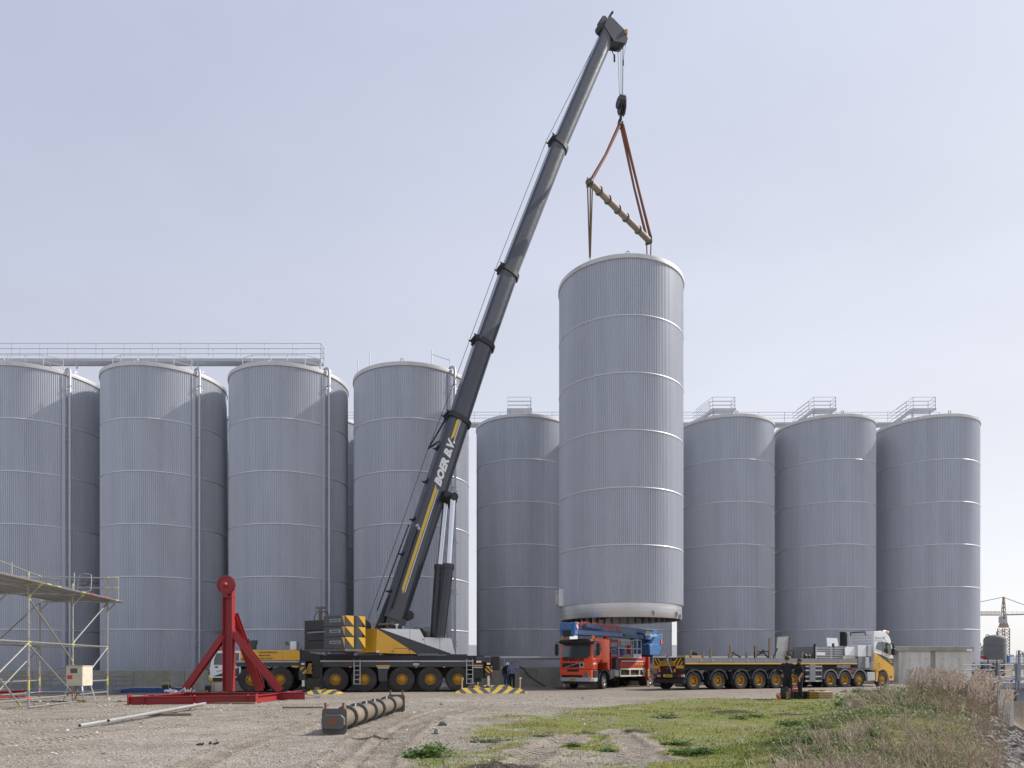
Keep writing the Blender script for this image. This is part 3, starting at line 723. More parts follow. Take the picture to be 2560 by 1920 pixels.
xa,xb,za,zb = rect(c2,865,560,1015,580,NY+.4); MB().box(xa,xb,NY+.4,NY+.7,za,zb).build('timber_beam', m_wood, crane)
# fenders over the wheels
for s, yy0, yy1 in [(s, a_, b_) for s in AX for a_, b_ in ((NY+.05, NY+.5),(-NY-.5,-NY-.05))]:
    b = MB(); n = 10
    for k in range(n):
        a0, a1 = math.pi*(.12+.76*k/n), math.pi*(.12+.76*(k+1)/n); r = .86
        if True:
            b.add([(s-r*math.cos(a0),yy0,.72+r*math.sin(a0)*.95),(s-r*math.cos(a1),yy0,.72+r*math.sin(a1)*.95),(s-r*math.cos(a1),yy1,.72+r*math.sin(a1)*.95),(s-r*math.cos(a0),yy1,.72+r*math.sin(a0)*.95)],[(0,1,2,3)])
    b.build('fender', m_black, crane)
# centre locker and tank between axles
pl = [c2(835,690),c2(962,690),c2(935,735),c2(935,832),c2(848,832)]
MB().prism(pl, NY+.03, NY+.9).build('tool_locker', m_dark, crane)
xa,xb,za,zb = rect(c2,822,668,962,683); MB().box(xa,xb,NY-.005,NY+.02,za,zb).build('warning_stripe', m_yellow, crane)
xa,xb,za,zb = rect(c2,835,690,950,699); MB().box(xa,xb,NY-.002,NY+.03,za,zb).build('white_stripe', m_wprint, crane)
xa,xb,za,zb = rect(c2,1195,630,1265,677); MB().cbox(xa,xb,NY-.02,NY+.1,za,zb,.01).build('louvre_box', m_black, crane)
xa,xb,za,zb = rect(c2,1198,645,1262,672); MB().box(xa,xb,NY-.026,NY-.02,za,zb).build('louvre_print', m_lgrey, crane)
for u in (555,1230,1518):
    xa,xb,za,zb = rect(c2,u-12,680,u+12,690); MB().box(xa,xb,NY-.01,NY+.01,za-.01,zb-.01).build('marker_lamp', m_amber, crane)
def ladder(u0,u1,v0,v1,nr):
    xa,xb,za,zb = rect(c2,u0,v0,u1,v1,NY-.12); l = MB()
    l.beam((xa,NY-.12,za),(xa,NY-.12,zb),.05,.05).beam((xb,NY-.12,za),(xb,NY-.12,zb),.05,.05)
    o = l.build('ladder', m_galv, crane)
    for k in range(nr): z = za+.03+(zb-za-.12)*k/(nr-1); MB().box(xa,xb,NY-.14,NY-.10,z-.018,z+.018).build('rung', m_galv, o)
ladder(595,657,612,865,6); ladder(1747,1810,605,860,6)
# rear end: outrigger box, lockers, jacks
xa,xb,za,zb = rect(c2,1838,582,1995,640); MB().cbox(xa,xb,NY-.05,-NY,za,zb,.03).build('outrigger_box', m_dark, crane)
xa,xb,za,zb = rect(c2,1995,580,2090,720,NY+.5); MB().cbox(xa,xb,NY+.5,-NY-.2,za,zb,.03).build('rear_ballast_box', m_black, crane)
xc,xd,zc_,zd = rect(c2,2015,575,2090,588,NY+.5); MB().box(xc,xd,NY+.5,NY+.9,zb+.002,zb+.07).build('timber_beam', m_wood, crane)
xa,xb,za,zb = rect(c2,1812,640,1925,805); MB().cbox(xa,xb,NY-.05,NY+1.0,za,zb-.01,.03).build('rear_locker', m_black, crane)
xa,xb,za,zb = rect(c2,1812,664,1910,676,NY-.06); MB().box(xa,xb,NY-.06,NY-.05,za,zb).build('warning_stripe', m_yellow, crane)
xa,xb,za,zb = rect(c2,1812,686,1910,694,NY-.06); MB().box(xa,xb,NY-.06,NY-.05,za,zb).build('white_stripe', m_wprint, crane)
for (u,v,w,h) in ((1872,632,26,10),(1972,652,18,10)):
    xa,xb,za,zb = rect(c2,u-w,v-h,u+w,v+h,NY-.06); MB().box(xa,xb,NY-.062,NY-.05,za,zb).build('sticker', m_wprint, crane)
m_chev = stripes('yellow_black_chevron', YEL, (.02,.02,.024), (1,0,1.0), .27)
def jack(u, vtop, vrod, vbot, y, chev=True):
    x, zt = c2(u, vtop, y); zr = c2(u, vrod, y)[1]
    j = MB().cbox(x-.20,x+.20,y-.15,y+.35,zr,zt,.03).build('jack_housing', m_chev if chev else m_dark, crane)
    MB().cyl((x,y+.1,.22),(x,y+.1,zr),.095,n=16).build('jack_rod', m_chrome, crane, 50)
    MB().lathe([(.01,.34),(.12,.33),(.2,.22),(.38,.17),(.40,.12),(.40,.06)],20,(x,y+.1,0)).build('jack_foot', m_black, crane, 40)
    xa = x; MB().box(x-.22,x+.22,y-.1,y+.3,zr-.16,zr).build('jack_collar', m_dark, crane)
    return x
jack(1972,680,748,900,NY-.15); jack(1860,790,812,900,NY+.9,False)
xa,xb,za,zb = rect(c2,2003,757,2014,780,NY-.2); MB().cbox(xa,xb,NY-.35,NY-.2,za,zb,.01).build('tail_lamp', m_redlens, crane)
# front outrigger between hood and upper works
x, zt = c1(1424,950,NY-.1); zr = c1(1424,1140,NY-.1)[1]
MB().cbox(x-.2,x+.17,NY-.25,NY+.3,zr-.32,zt,.02).build('jack_housing', m_dark, crane)
MB().cyl((x,NY,.22),(x,NY,zr),.095,n=16).build('jack_rod', m_chrome, crane, 50)
MB().lathe([(.01,.34),(.12,.33),(.2,.22),(.38,.17),(.40,.12),(.40,.06)],20,(x,NY,0)).build('jack_foot', m_black, crane, 40)
pl = [c1(1385,1035,NY-.27),c1(1470,1035,NY-.27),c1(1460,1132,NY-.27),c1(1425,1132,NY-.27),c1(1390,1085,NY-.27)]
MB().prism(pl, NY-.275, NY-.25).build('chevron_plate', stripes('yellow_black_chevron_left', YEL, (.02,.02,.024), (1,0,-1.0), .36), crane)
pl = [c1(1478,1035,NY-.1),c1(1500,985,NY-.1),c1(1540,985,NY-.1),c1(1545,1130,NY-.1),c1(1462,1130,NY-.1)]
MB().prism(pl, NY-.11, NY+.1).build('chevron_plate', stripes('yellow_black_slats', YEL, (.02,.02,.024), (1,0,-.35), .10), crane)
xa,xb,za,zb = rect(c1,1400,982,1445,1005,NY-.26); MB().box(xa,xb,NY-.262,NY-.25,za,zb).build('sticker', m_wprint, crane)
pl = [c1(1375,800),c1(1400,830),c1(1660,870),c1(1660,1180),c1(1545,1180),c1(1545,960),c1(1380,955)]
MB().prism(pl, NY+.12, -NY-.2).build('centre_frame', m_black, crane)
xa,xb,za,zb = rect(c1,1655,965,1690,1280); MB().box(xa,xb,NY+.02,NY+.25,za,zb).build('splash_flap', m_black, crane)
for (u0,v0,u1,v1) in ((1390,785,1418,830),(1500,840,1535,880)):
    p, q = c1(u0,v0,NY+.3), c1(u1,v1,NY+.3); MB().beam((p[0],NY+.3,p[1]),(q[0],NY+.3,q[1]),.1,.07).build('bracket', m_dark, crane)
xa,xb,za,zb = rect(c1,1270,1018,1400,1040); MB().box(xa,xb,NY-.02,NY+.3,za,zb).build('warning_stripe', m_yellow, crane)
# hood, side board
pl = [c1(500,805),c1(1360,805),c1(1378,845),c1(1378,948),c1(500,948)]
hood = MB().prism(pl, NY+.04, -NY-.04).build('engine_hood', m_yellow, crane, bevel=.04)
for u in (1140,): 
    xa,xb,za,zb = rect(c1,u-1,812,u+1,946,NY+.03); MB().box(xa,xb,NY+.036,NY+.05,za,zb).build('panel_gap', m_print, hood)
xa,xb,za,zb = rect(c1,500,862,1376,866,NY+.03); MB().box(xa,xb,NY+.032,NY+.05,za,zb).build('crease_strip', mat('pale_yellow',(.72,.46,.08),.4,dirt=.1), hood)
xa,xb,za,zb = rect(c1,500,950,1425,973); MB().box(xa,xb,NY-.02,-NY,za,zb-.004).build('deck_edge', m_lgrey, crane)
xa,xb,za,zb = rect(c1,500,975,1425,1032); MB().box(xa,xb,NY,-NY-.02,za,zb-.004).build('side_skirt', m_dark, crane)
for (s_,v0,v1,w_) in (('KRAANVERHUUR',846,822,250),('MEERKERK',888,866,160),('0183-352747',932,908,195)):
    p = c1(815,v0,NY+.03); q = c1(815+w_,v0,NY+.03); t_ = c1(815,v1,NY+.03)
    text(s_, crane, m_print, (p[0],NY+.028,p[1]), (1,0,0), (0,0,1), q[0]-p[0], t_[1]-p[1], .25, .012)
p = c1(598,938,NY+.03); q = c1(690,938,NY+.03); t_ = c1(598,915,NY+.03)
text('LIEBHERR', crane, m_print, (p[0]-.45,NY+.028,p[1]), (1,0,0), (0,0,1), (q[0]-p[0])*2.0, t_[1]-p[1], 0, .015)
# silencer, air filters
x, z = c1(1305,800,-.5); zt = c1(1305,683,-.5)[1]
ex = MB().lathe([(.22,z-.05),(.27,z),(.27,zt-.06),(.25,zt),(.02,zt)],20,(x,-.5,0)).build('exhaust', m_alu, crane, 40)
MB().tube([(x-.2,-.5,zt-.18),(x-.38,-.5,zt-.16),(x-.48,-.5,zt-.05)],[.08,.08,.10],10).build('exhaust_elbow', m_pipe, ex, 50)
x, z = c1(635,800,-.3); zt = c1(635,648,-.3)[1]
MB().lathe([(.18,z-.05),(.18,z+.1),(.26,z+.12),(.27,zt-.1),(.2,zt),(.02,zt)],18,(x-.05,-.3,0)).build('air_filter', m_black, crane, 40)
pl = [c1(690,795,-.4),c1(690,700,-.4),c1(725,668,-.4),c1(790,668,-.4),c1(765,795,-.4)]
MB().prism(pl,-.6,-.2).build('air_intake', m_dark, crane, bevel=.03)
# driver's cab
pl = [c1(112,1130),c1(150,960),c1(205,850),c1(235,812),c1(560,812),c1(560,1120),c1(480,1210),c1(330,1230),c1(170,1238),c1(115,1200)]
cab = MB().prism(pl, NY+.02, -NY-.02).build('driver_cab', m_white, crane, bevel=.05)
MB().prism([c1(190,1005),c1(195,930),c1(228,848),c1(352,842),c1(352,1008)], NY+.005, NY+.06).build('side_window', m_glass, cab)
MB().prism([c1(370,842),c1(540,842),c1(540,1008),c1(370,1008)], NY+.005, NY+.06).build('side_window', m_glass, cab)
a, b_ = c1(150,985), c1(222,838); MB().beam((a[0]-.03,0,a[1]),(b_[0]-.03,0,b_[1]),2.5,.03,up=(-1,0,.5)).build('windscreen', m_glass, cab)
MB().prism([c1(180,1165),c1(540,1040),c1(540,1170)], NY+.008, NY+.06).build('dark_side_panel', m_dark, cab)
MB().prism([c1(115,1160),c1(165,1195),c1(165,1230),c1(120,1215)], NY-.02, NY+.4).build('bumper_corner', m_yellow, cab)
MB().prism([c1(175,1185),c1(540,1185),c1(540,1230),c1(175,1238)], NY-.005, NY+.3).build('step_sill', m_black, cab)
p = c1(232,1110); text('www.boerbv.nl', crane, m_print, (p[0],NY+.002,p[1]), (1,0,.28), (-.28,0,1), 1.05, .09, .2)
x, z = c1(232,1035); MB().lathe([(.05,0),(.07,.02),(.03,.05)],12,(x,NY-.08,z),axis='y').build('wing_mirror', m_black, crane)
for v in (1083,1110,1137):
    x, z = c1(130,v); MB().cyl((x-.03,NY+.08,z),(x-.03,NY+.0,z),.06,n=10).build('head_lamp', m_glass, cab)
x, z = c1(278,770,-.5); MB().cyl((x,-.5,z-.1),(x,-.5,z+.05),.08,n=10).build('beacon', m_orange, crane)
for k in range(3): MB().cyl((x-.3+.12*k,-.9+.2*k,z-.18),(x-.3+.12*k,-.9+.2*k,z-.02),.05,n=8).build('roof_lamp', m_black, crane)

# ---- upper works, turned 25 degrees
SF = Fr(-6.4, 41.6, 0, 25.0); SM = CF.m.inverted() @ SF.m; WM = CF.m.inverted()
SY = -1.45
def s2(u, v, y=SY): return SF.xz(740+u/4.096, 1500+v/4.096, y)
def up(b, name, m, parent=None, **k): return b.xf(SM).build(name, m, parent or crane, **k)
body = up(MB().prism([s2(825,292),s2(1270,300),s2(1312,382),s2(1590,392),s2(1632,552),s2(820,540)], SY+.012, 1.3), 'slewing_body', m_dark, bevel=.02)
def flush(b, name, m): return b.xf(SM).build(name, m, body)
flush(MB().prism([s2(826,292),s2(1240,552),s2(1165,551),s2(1075,550),s2(822,541)], SY, SY+.02), 'yellow_side_panel', m_yellow)
flush(MB().prism([s2(860,292),s2(1268,300),s2(1311,382),s2(1588,392),s2(1630,553),s2(1604,553)], SY, SY+.02), 'white_side_panel', m_white)
flush(MB().prism([s2(842,293),s2(858,292),s2(1602,553),s2(1242,552)], SY+.001, SY+.02), 'charcoal_side_panel', m_dark)
for u,v0,v1 in ((1166,302,551),(1320,384,552),(1473,390,552)):
    p, q = s2(u-1.5,v1,SY), s2(u+1.5,v0,SY); flush(MB().box(p[0],q[0],SY-.003,SY+.01,p[1],q[1]), 'panel_gap', m_print)
a, b_ = s2(1005,494,SY), s2(1158,498,SY); flush(MB().box(a[0],b_[0],SY-.004,SY+.01,a[1]-.012,a[1]+.012), 'panel_gap', m_print)
a, b_ = s2(965,542,SY), s2(1005,494,SY); flush(MB().beam((a[0],SY+.003,a[1]),(b_[0],SY+.003,b_[1]),.012,.014,up=(0,1,0)), 'panel_gap', m_print)
for u,v in ((1300,406),(1155,510),(995,527)):
    p = s2(u,v,SY); flush(MB().box(p[0]-.05,p[0]+.05,SY-.015,SY,p[1]-.02,p[1]+.02), 'latch', m_print)
for u,v in ((838,525),(1600,550)):
    p = s2(u,v,SY); flush(MB().box(p[0]-.09,p[0]+.09,SY-.004,SY,p[1]-.04,p[1]+.04), 'sticker', m_wprint)
# rear corner of the body, facing left
P = s2(823,292,SY); Q = s2(823,541,SY)
b = MB(); rw_ = [(P[0],SY+.005),(P[0]-.35,SY+.45),(P[0]-.95,SY+.9),(P[0]-.95,1.2),(P[0],1.3)]
up(b.prismz(rw_, Q[1]+.03, P[1]), 'rear_body_corner', m_yellow, bevel=.02)
up(MB().prismz([(P[0]-.9,SY+.7),(P[0]-.2,SY+.5),(P[0]-.2,1.0),(P[0]-.9,1.0)], P[1]-.5, P[1]+.25), 'winch_frame', m_black)
up(MB().cyl((P[0]-.6,-.9,P[1]+.1),(P[0]-.6,.6,P[1]+.1),.45,n=20), 'winch_drum', m_rope)
p = s2(808,243,SY+.4); up(MB().cyl((p[0],SY+.5,p[1]-.08),(p[0],SY+.5,p[1]+.06),.07,n=10), 'beacon', m_orange)
p = s2(1030,258,SY+.3); up(MB().cyl((p[0],SY+.3,p[1]-.2),(p[0],SY+.3,p[1]),.06,n=8).cyl((p[0],SY+.3,p[1]-.02),(p[0],SY+.3,p[1]+.07),.13,n=12), 'filler_cap', m_white)
p = s2(1097,275,SY+.3); up(MB().lathe([(.1,-.1),(.1,0),(.06,.07),(.01,.08)],12,(p[0],SY+.3,p[1]-.02)), 'camera_dome', m_lgrey)
a, b_ = s2(840,252,SY+.35), s2(985,240,SY+.35); up(MB().tube([(a[0],SY+.35,a[1]),(a[0]+.5,SY+.3,a[1]+.03),(b_[0],SY+.35,b_[1])],.06,8).cyl((b_[0]-.3,SY+.35,b_[1]-.25),(b_[0]-.3,SY+.35,b_[1]),.05,n=8).cyl((b_[0],SY+.35,b_[1]-.1),(b_[0],SY+.35,b_[1]+.1),.12,n=10), 'hydraulic_valve', m_pipe)
a, b_ = s2(1484,384,SY+.1), s2(1530,384,SY+.1); zt = s2(1500,330,SY+.1)[1]
up(MB().tube([(a[0],SY+.1,a[1]-.1),(a[0],SY+.1,zt-.1),(a[0]+.07,SY+.1,zt),(b_[0]-.07,SY+.1,zt),(b_[0],SY+.1,zt-.1),(b_[0],SY+.1,a[1]-.1)],.022,6), 'grab_rail', m_white)
pl = [s2(1268,290,SY+.3),s2(1290,288,SY+.3),s2(1350,380,SY+.3),s2(1318,380,SY+.3)]; up(MB().prism(pl,SY+.2,SY+.5), 'bracket', m_black)
p = s2(1346,330,SY+.3); up(MB().cyl((p[0],SY+.3,p[1]-.3),(p[0],SY+.3,p[1]+.05),.11,n=12), 'oil_filter', m_pipe)
pl = [s2(1235,265,1.3),s2(1395,265,1.3),s2(1430,380,1.3),s2(1235,380,1.3)]; cabu = up(MB().prism(pl,1.0,2.1), 'operator_cab', m_lgrey, bevel=.04)
MB().prism([s2(1320,275,1.0),s2(1385,275,1.0),s2(1412,372,1.0),s2(1320,372,1.0)],.98,1.02).xf(SM).build('cab_window', m_glass, cabu)
up(MB().lathe([(1.25,1.9),(1.25,2.35),(1.1,2.36)],40,(0,0,0)), 'slewing_ring', m_black)
# counterweights (plan corners from the rear face and the near end)
A, B_, C_ = at(862,1560,38.1), at(809,1560,39.0), at(761,1560,39.9); D = at(906,1560,38.75)
for q_ in (A,B_,C_,D): q_.z = 0
back = V(-math.sin(R(25)), math.cos(R(25)), 0)
def zc2(v, Y): return CH+(HY-(1500+v/4.096))/F*Y
lay = [515,378,270,158]
for k in range(3):
    z0, z1 = zc2(lay[k],38.3)+.012, zc2(lay[k+1],38.3)
    if k == 0: z0 = zc2(498,38.3)
    fp = [(A.x,A.y),(D.x,D.y),((D+back*2.4).x,(D+back*2.4).y),((B_+V(1.0,.9,0)).x,(B_+V(1.0,.9,0)).y),(B_.x,B_.y)]
    sl = MB().prismz(fp, z0, z1).xf(WM).build('counterweight_slab', m_dark, crane, bevel=.015)
    e = (A-B_).normalized(); n_ = V(e.y,-e.x,0); zm = (z0+z1)/2
    q0 = B_.lerp(A,.29); lab = MB(); p_ = q0+n_*.006; wv = e*.86
    lab.add([(p_.x,p_.y,zm-.055),((p_+wv).x,(p_+wv).y,zm-.055),((p_+wv).x,(p_+wv).y,zm+.115),(p_.x,p_.y,zm+.115)],[(0,1,2,3)])
    lab.xf(WM).build('name_plate', m_lgrey, sl)
    o_ = WM @ (q0+n_*.012+e*.04+V(0,0,zm-.03)); u_ = (WM.to_3x3() @ e)
    text('LIEBHERR', sl, m_print, o_, u_, (0,0,1), .78, .115, 0, .03)
    # yellow triangles wrapping the corner
    for base, dirv, segs in ((A,-e,((0,.10,.22),)),(A,(D-A).normalized(),((0.02,.52,.52),(.80,1.05,1.22)))):
        nn = V(dirv.y,-dirv.x,0) if base is A and dirv is not -e else n_
        nn = n_ if (dirv-(-e)).length < 1e-6 else V(dirv.y,-dirv.x,0)
        if nn.y > 0: nn = -nn
        for s0, s1, s2_ in segs:
            pts = [base+dirv*s0+nn*.008, base+dirv*s2_+nn*.008]
            t_ = MB().add([(pts[0].x,pts[0].y,z1-.02),(pts[1].x,pts[1].y,z1-.02),((base+dirv*(s2_ if s0 else s0)+nn*.008).x,(base+dirv*(s2_ if s0 else s0)+nn*.008).y,z0+.03)],[(0,1,2)])
            t_.xf(WM).build('yellow_triangle', m_yellow, sl)
    dv = (D-A).normalized(); nn = V(dv.y,-dv.x,0); p_ = A+dv*.56+nn*.01; q_ = A+dv*.70+nn*.01
    MB().add([(p_.x,p_.y,z0),(q_.x,q_.y,z0),(q_.x,q_.y,z1),(p_.x,p_.y,z1)],[(0,1,2,3)]).xf(WM).build('slot', m_black, sl)
    z1b = zc2(205+105*(2-k),39.4)-.012; z0b = zc2(205+105*(3-k),39.4)
    fp = [(B_.x+.03,B_.y+.05),(C_.x,C_.y),(C_.x+1.2,C_.y+1.6),(B_.x+1.0,B_.y+1.2)]
    MB().prismz(fp, z0b, z1b).xf(WM).build('counterweight_slab', m_black, crane, bevel=.02)
zb0, zb1 = zc2(527,39), zc2(500,39)-.01
fp = [(A.x,A.y),(D.x,D.y),((D+back*2.4).x,(D+back*2.4).y),(C_.x+1.4,C_.y+1.8),(C_.x,C_.y)]
MB().prismz(fp, zb0, zb1).xf(WM).build('counterweight_base', mat('worn_base',(.12,.10,.085),.7,dirt=.7,dcol=(.25,.21,.17),dscale=3), crane)
a = at(785,1582,39.3); MB().beam(WM@(a+V(-.35,-.05,0)), WM@(a+V(.75,-.35,.05)), .06,.08).build('grab_bar', m_grey, crane)
hx = at(801,1560,40.4); zt = at(801,1517,40.4).z
MB().cyl(WM@V(hx.x,hx.y,zc2(205,40)),WM@V(hx.x,hx.y,zt),.10,n=10).cyl(WM@V(hx.x-.28,hx.y,zt-.05),WM@V(hx.x+.28,hx.y,zt-.05),.06,n=8).cyl(WM@V(hx.x,hx.y,zt-.3),WM@V(hx.x,hx.y,zt-.25),.2,n=8).build('lifting_post', m_pipe, crane)
for dx in (-.35,.5,.62):
    MB().tube([WM@V(hx.x,hx.y,zt-.25),WM@V(hx.x+dx*.6,hx.y,zt-.28),WM@V(hx.x+dx,hx.y,zt-.6),WM@V(hx.x+dx*.95,hx.y,zt-.95)],.022,6).build('hose', m_black, crane)
# ---- telescopic boom
PD = V(math.cos(R(25)), math.sin(R(25)), 0); SN = V(PD.y, -PD.x, 0)
def by(py): return 40.9+(1552-py)/(1552-75)*(47.8-40.9)
BP = [at(px,py,by(py)) for px,py in ((983.5,1552),(1147,1051),(1210.5,861),(1273,684),(1398.5,365),(1523,78))]
BH = [1.40,1.24,1.18,1.10,.99]
def boom_ring(c, d, h, w):
    un = d.cross(SN).normalized(); un = un if un.z > 0 or un.x < 0 else -un
    sn = d.cross(un).normalized()
    if sn.dot(SN) < 0: sn = -sn
    pr_ = [(-w/2,h*.38),(-w*.36,h*.5),(w*.36,h*.5),(w/2,h*.38),(w/2,-.02*h)]
    pr_ += [(w/2*math.cos(t), -.02*h-h*.48*math.sin(t)) for t in np.linspace(0.25, math.pi-.25, 9)]+[(-w/2,-.02*h)]
    return [c+sn*a+un*b_ for a,b_ in pr_], sn, un
def boom_sec(p, q, h, name, m, ext=0.0):
    d = (q-p).normalized(); q = q+d*ext; w = h*.80
    r0, sn, un = boom_ring(p, d, h, w); r1, _, _ = boom_ring(q, d, h, w); n = len(r0)
    b = MB().add(r0+r1, [(i,(i+1)%n,n+(i+1)%n,n+i) for i in range(n)]+[tuple(range(n-1,-1,-1)),tuple(range(n,2*n))])
    return b.xf(WM).build(name, m, crane, 32), d, sn, un
secs = []
for k in range(5):
    secs.append(boom_sec(BP[k]-(BP[k+1]-BP[k]).normalized()*(0 if k == 0 else 1.0), BP[k+1], BH[k], 'boom_section', m_boom))
for k in range(1,5):
    d, sn, un = secs[k-1][1:]; p = BP[k]; h = BH[k-1]
    r0,_,_ = boom_ring(p-d*.22, d, h*1.16, h*.80*1.14); r1,_,_ = boom_ring(p+d*.10, d, h*1.16, h*.80*1.14); n = len(r0)
    MB().add(r0+r1, [(i,(i+1)%n,n+(i+1)%n,n+i) for i in range(n)]+[tuple(range(n-1,-1,-1)),tuple(range(n,2*n))]).xf(WM).build('boom_collar', m_black, crane, 32)
    c = p+un*h*.62; MB().beam(c-sn*.42,c+sn*.42,.12,.16,up=d).cyl(c-sn*.45-un*.0,c-sn*.45+un*.16,.04,n=6).cyl(c+sn*.45,c+sn*.45+un*.16,.04,n=6).xf(WM).build('rope_guide', m_black, crane)
o, d, sn, un = secs[0]; h0 = BH[0]; w0 = h0*.8; L0 = (BP[1]-BP[0]).length
def onside(t, b_, off=.006): return BP[0]+d*(t*L0)+un*(b_*h0)+sn*(w0/2+off)
def strip(t0,t1,b0,b1,name,m,sk=0.0):
    pts = [onside(t0-sk,b0),onside(t1-sk,b0),onside(t1+sk,b1),onside(t0+sk,b1)]
    MB().add(pts,[(0,1,2,3)]).xf(WM).build(name, m, o)
strip(.13,.635,.06,.19,'yellow_stripe',mat('stripe_yellow',(.70,.47,.06),.4,dirt=.12),.012)
strip(.13,.63,-.005,.028,'white_stripe',m_wprint,.003)
strip(.885,.985,.06,.19,'yellow_stripe',MATS['stripe_yellow'],-.012)
strip(.87,.985,-.005,.028,'white_stripe',m_wprint,-.003)
p = onside(.645,-.06,.009); text('BOER B.V.', o, m_wprint, WM@p, WM.to_3x3()@d, WM.to_3x3()@un, L0*.235, .50, .3, .06)
for t in (.12,.3,.47,.66,.83): 
    c = BP[0]+d*(t*L0)+un*(h0*.53); MB().beam(c-sn*.3,c+sn*.35,.08,.12,up=d).cyl(c-sn*.35,c-sn*.35+un*.16,.05,n=8).xf(WM).build('boom_bracket', m_black, crane)
# top rail (jib holder tubes on the near side)
for (t0,t1,bb) in ((.02,.43,.40),(.04,.42,.30)):
    MB().tube([onside(t0,bb,.09),onside(t1,bb,.09)],.05,8).xf(WM).build('holding_rod', m_dark, crane)
    MB().cyl(onside(t1,bb,.05),onside(t1,bb,.13),.10,n=12).xf(WM).build('rod_eye', m_lgrey, crane)
MB().tube([BP[0]+d*.2*L0*.1+un*h0*.75-sn*.2, BP[0]+d*.44*L0+un*h0*.62-sn*.2],.04,8).xf(WM).build('holding_rod', m_black, crane)
c = BP[0]+d*.6-un*.75; r_ = MB().cyl(c-sn*.25,c+sn*.25,.30,n=7).cyl(c-sn*.27,c+sn*.27,.12,n=8); r_.xf(WM).build('auxiliary_bracket', m_black, crane)
MB().beam(BP[0]+d*.55-un*.5,c,.3,.2,up=sn).xf(WM).build('auxiliary_bracket', m_black, crane)
# boom foot
MB().beam(BP[0]-d*1.6-un*.1, BP[0]+d*.2-un*.05, 1.0, 1.15, up=un).xf(WM).build('boom_foot', m_dark, crane)
MB().beam(BP[0]-d*1.2+un*.75, BP[0]+d*1.3+un*.62, .5, .25, up=un).xf(WM).build('boom_foot_frame', m_black, crane)
# rope spooler frame on the base section
c = BP[0]+d*(L0*.985)+un*h0*.55
e1 = at(1071,1121,by(1121)-.1); 
for sg in (-.25,.25): MB().cyl(c+sn*sg, e1+sn*sg*.4,.035,n=6).cyl(e1+sn*sg*.4, at(1094,1106,by(1106))+sn*sg,.045,n=6).xf(WM).build('rope_frame', m_black, crane)
# luffing cylinders
for k,(pb,pm,pt,rr) in enumerate((((1100,1592),(1122,1411),(1133,1243),.30),((1087,1592),(1099,1413),(1115,1252),.29))):
    Yc = 40.7+.75*k; B1, M1, T1 = at(*pb,Yc+.0), at(*pm,Yc+.45), at(*pt,Yc+.9)
    cy = MB().cyl(B1,M1,rr,n=20).cyl(M1-(M1-B1).normalized()*.25,M1,rr*1.1,n=20).xf(WM).build('luffing_cylinder', m_dark, crane, 40)
    MB().cyl(M1,T1,rr*.62,n=20).xf(WM).build('piston_rod', m_chrome, cy, 40)
    MB().cyl(T1-sn*.25,T1+sn*.25,.24,n=14).xf(WM).build('rod_head', m_black, cy)
T1 = at(1128,1240,42.0); c = BP[0]+d*(L0*.60)-un*h0*.5
MB().beam(c, T1, .9, .5, up=d).xf(WM).build('cylinder_bracket', m_black, crane)
# boom head
d, sn, un = secs[4][1:]; tip = BP[5]
hp = [(-.45,.55),(.42,.52),(.55,.2),(.50,-.85),(.15,-1.35),(-.25,-1.35),(-.85,-.5)]
def head_plate(off, th, sc_=1.0):
    pts = [tip+d*(a*sc_)+un*(b_*sc_)+sn*off for a,b_ in hp]; n = len(pts)
    pts2 = [p+sn*th for p in pts]
    return MB().add(pts+pts2,[tuple(range(n)),tuple(range(2*n-1,n-1,-1))]+[((i+1)%n,i,n+i,n+(i+1)%n) for i in range(n)])
for off in (-.42,.38): head_plate(off,.05,.95).xf(WM).build('head_plate', m_dark, crane)
head_plate(-.37,.75,.82).xf(WM).build('boom_head', m_black, crane)
for a, b_, r_ in ((.1,.62,.26),(-.35,.62,.24),(.0,-1.05,.30),(.3,-.75,.22)):
    c = tip+d*a+un*b_; MB().cyl(c-sn*.30,c+sn*.30,r_,n=18).xf(WM).build('sheave', m_rope, crane, 40)
c = tip+d*.72+un*.35
MB().cyl(c-sn*.1,c+d*.32-sn*.1,.06,n=8).cyl(c+sn*.2,c+d*.3+sn*.2,.06,n=8).cyl(c+d*.3-sn*.2,c+d*.3+sn*.3,.08,n=8).xf(WM).build('head_pin', m_black, crane)
c = tip-un*1.0+d*.42+sn*.40; MB().box(-.10,.10,-.10,.10,-.12,.14).xf(WM@Matrix.Translation(c)).build('yellow_lamp', mat('brass_yellow',(.5,.30,.07),.5,dirt=.4), crane)
c = tip-un*.35-d*1.15; MB().tube([c+d*.2,c-un*.35+d*.1,c-un*.62-V(0,0,.1)],.03,6).cyl(c-un*.62,c-un*.62-V(0,0,.45),.065,n=8).xf(WM).build('weight_stick', m_black, crane)
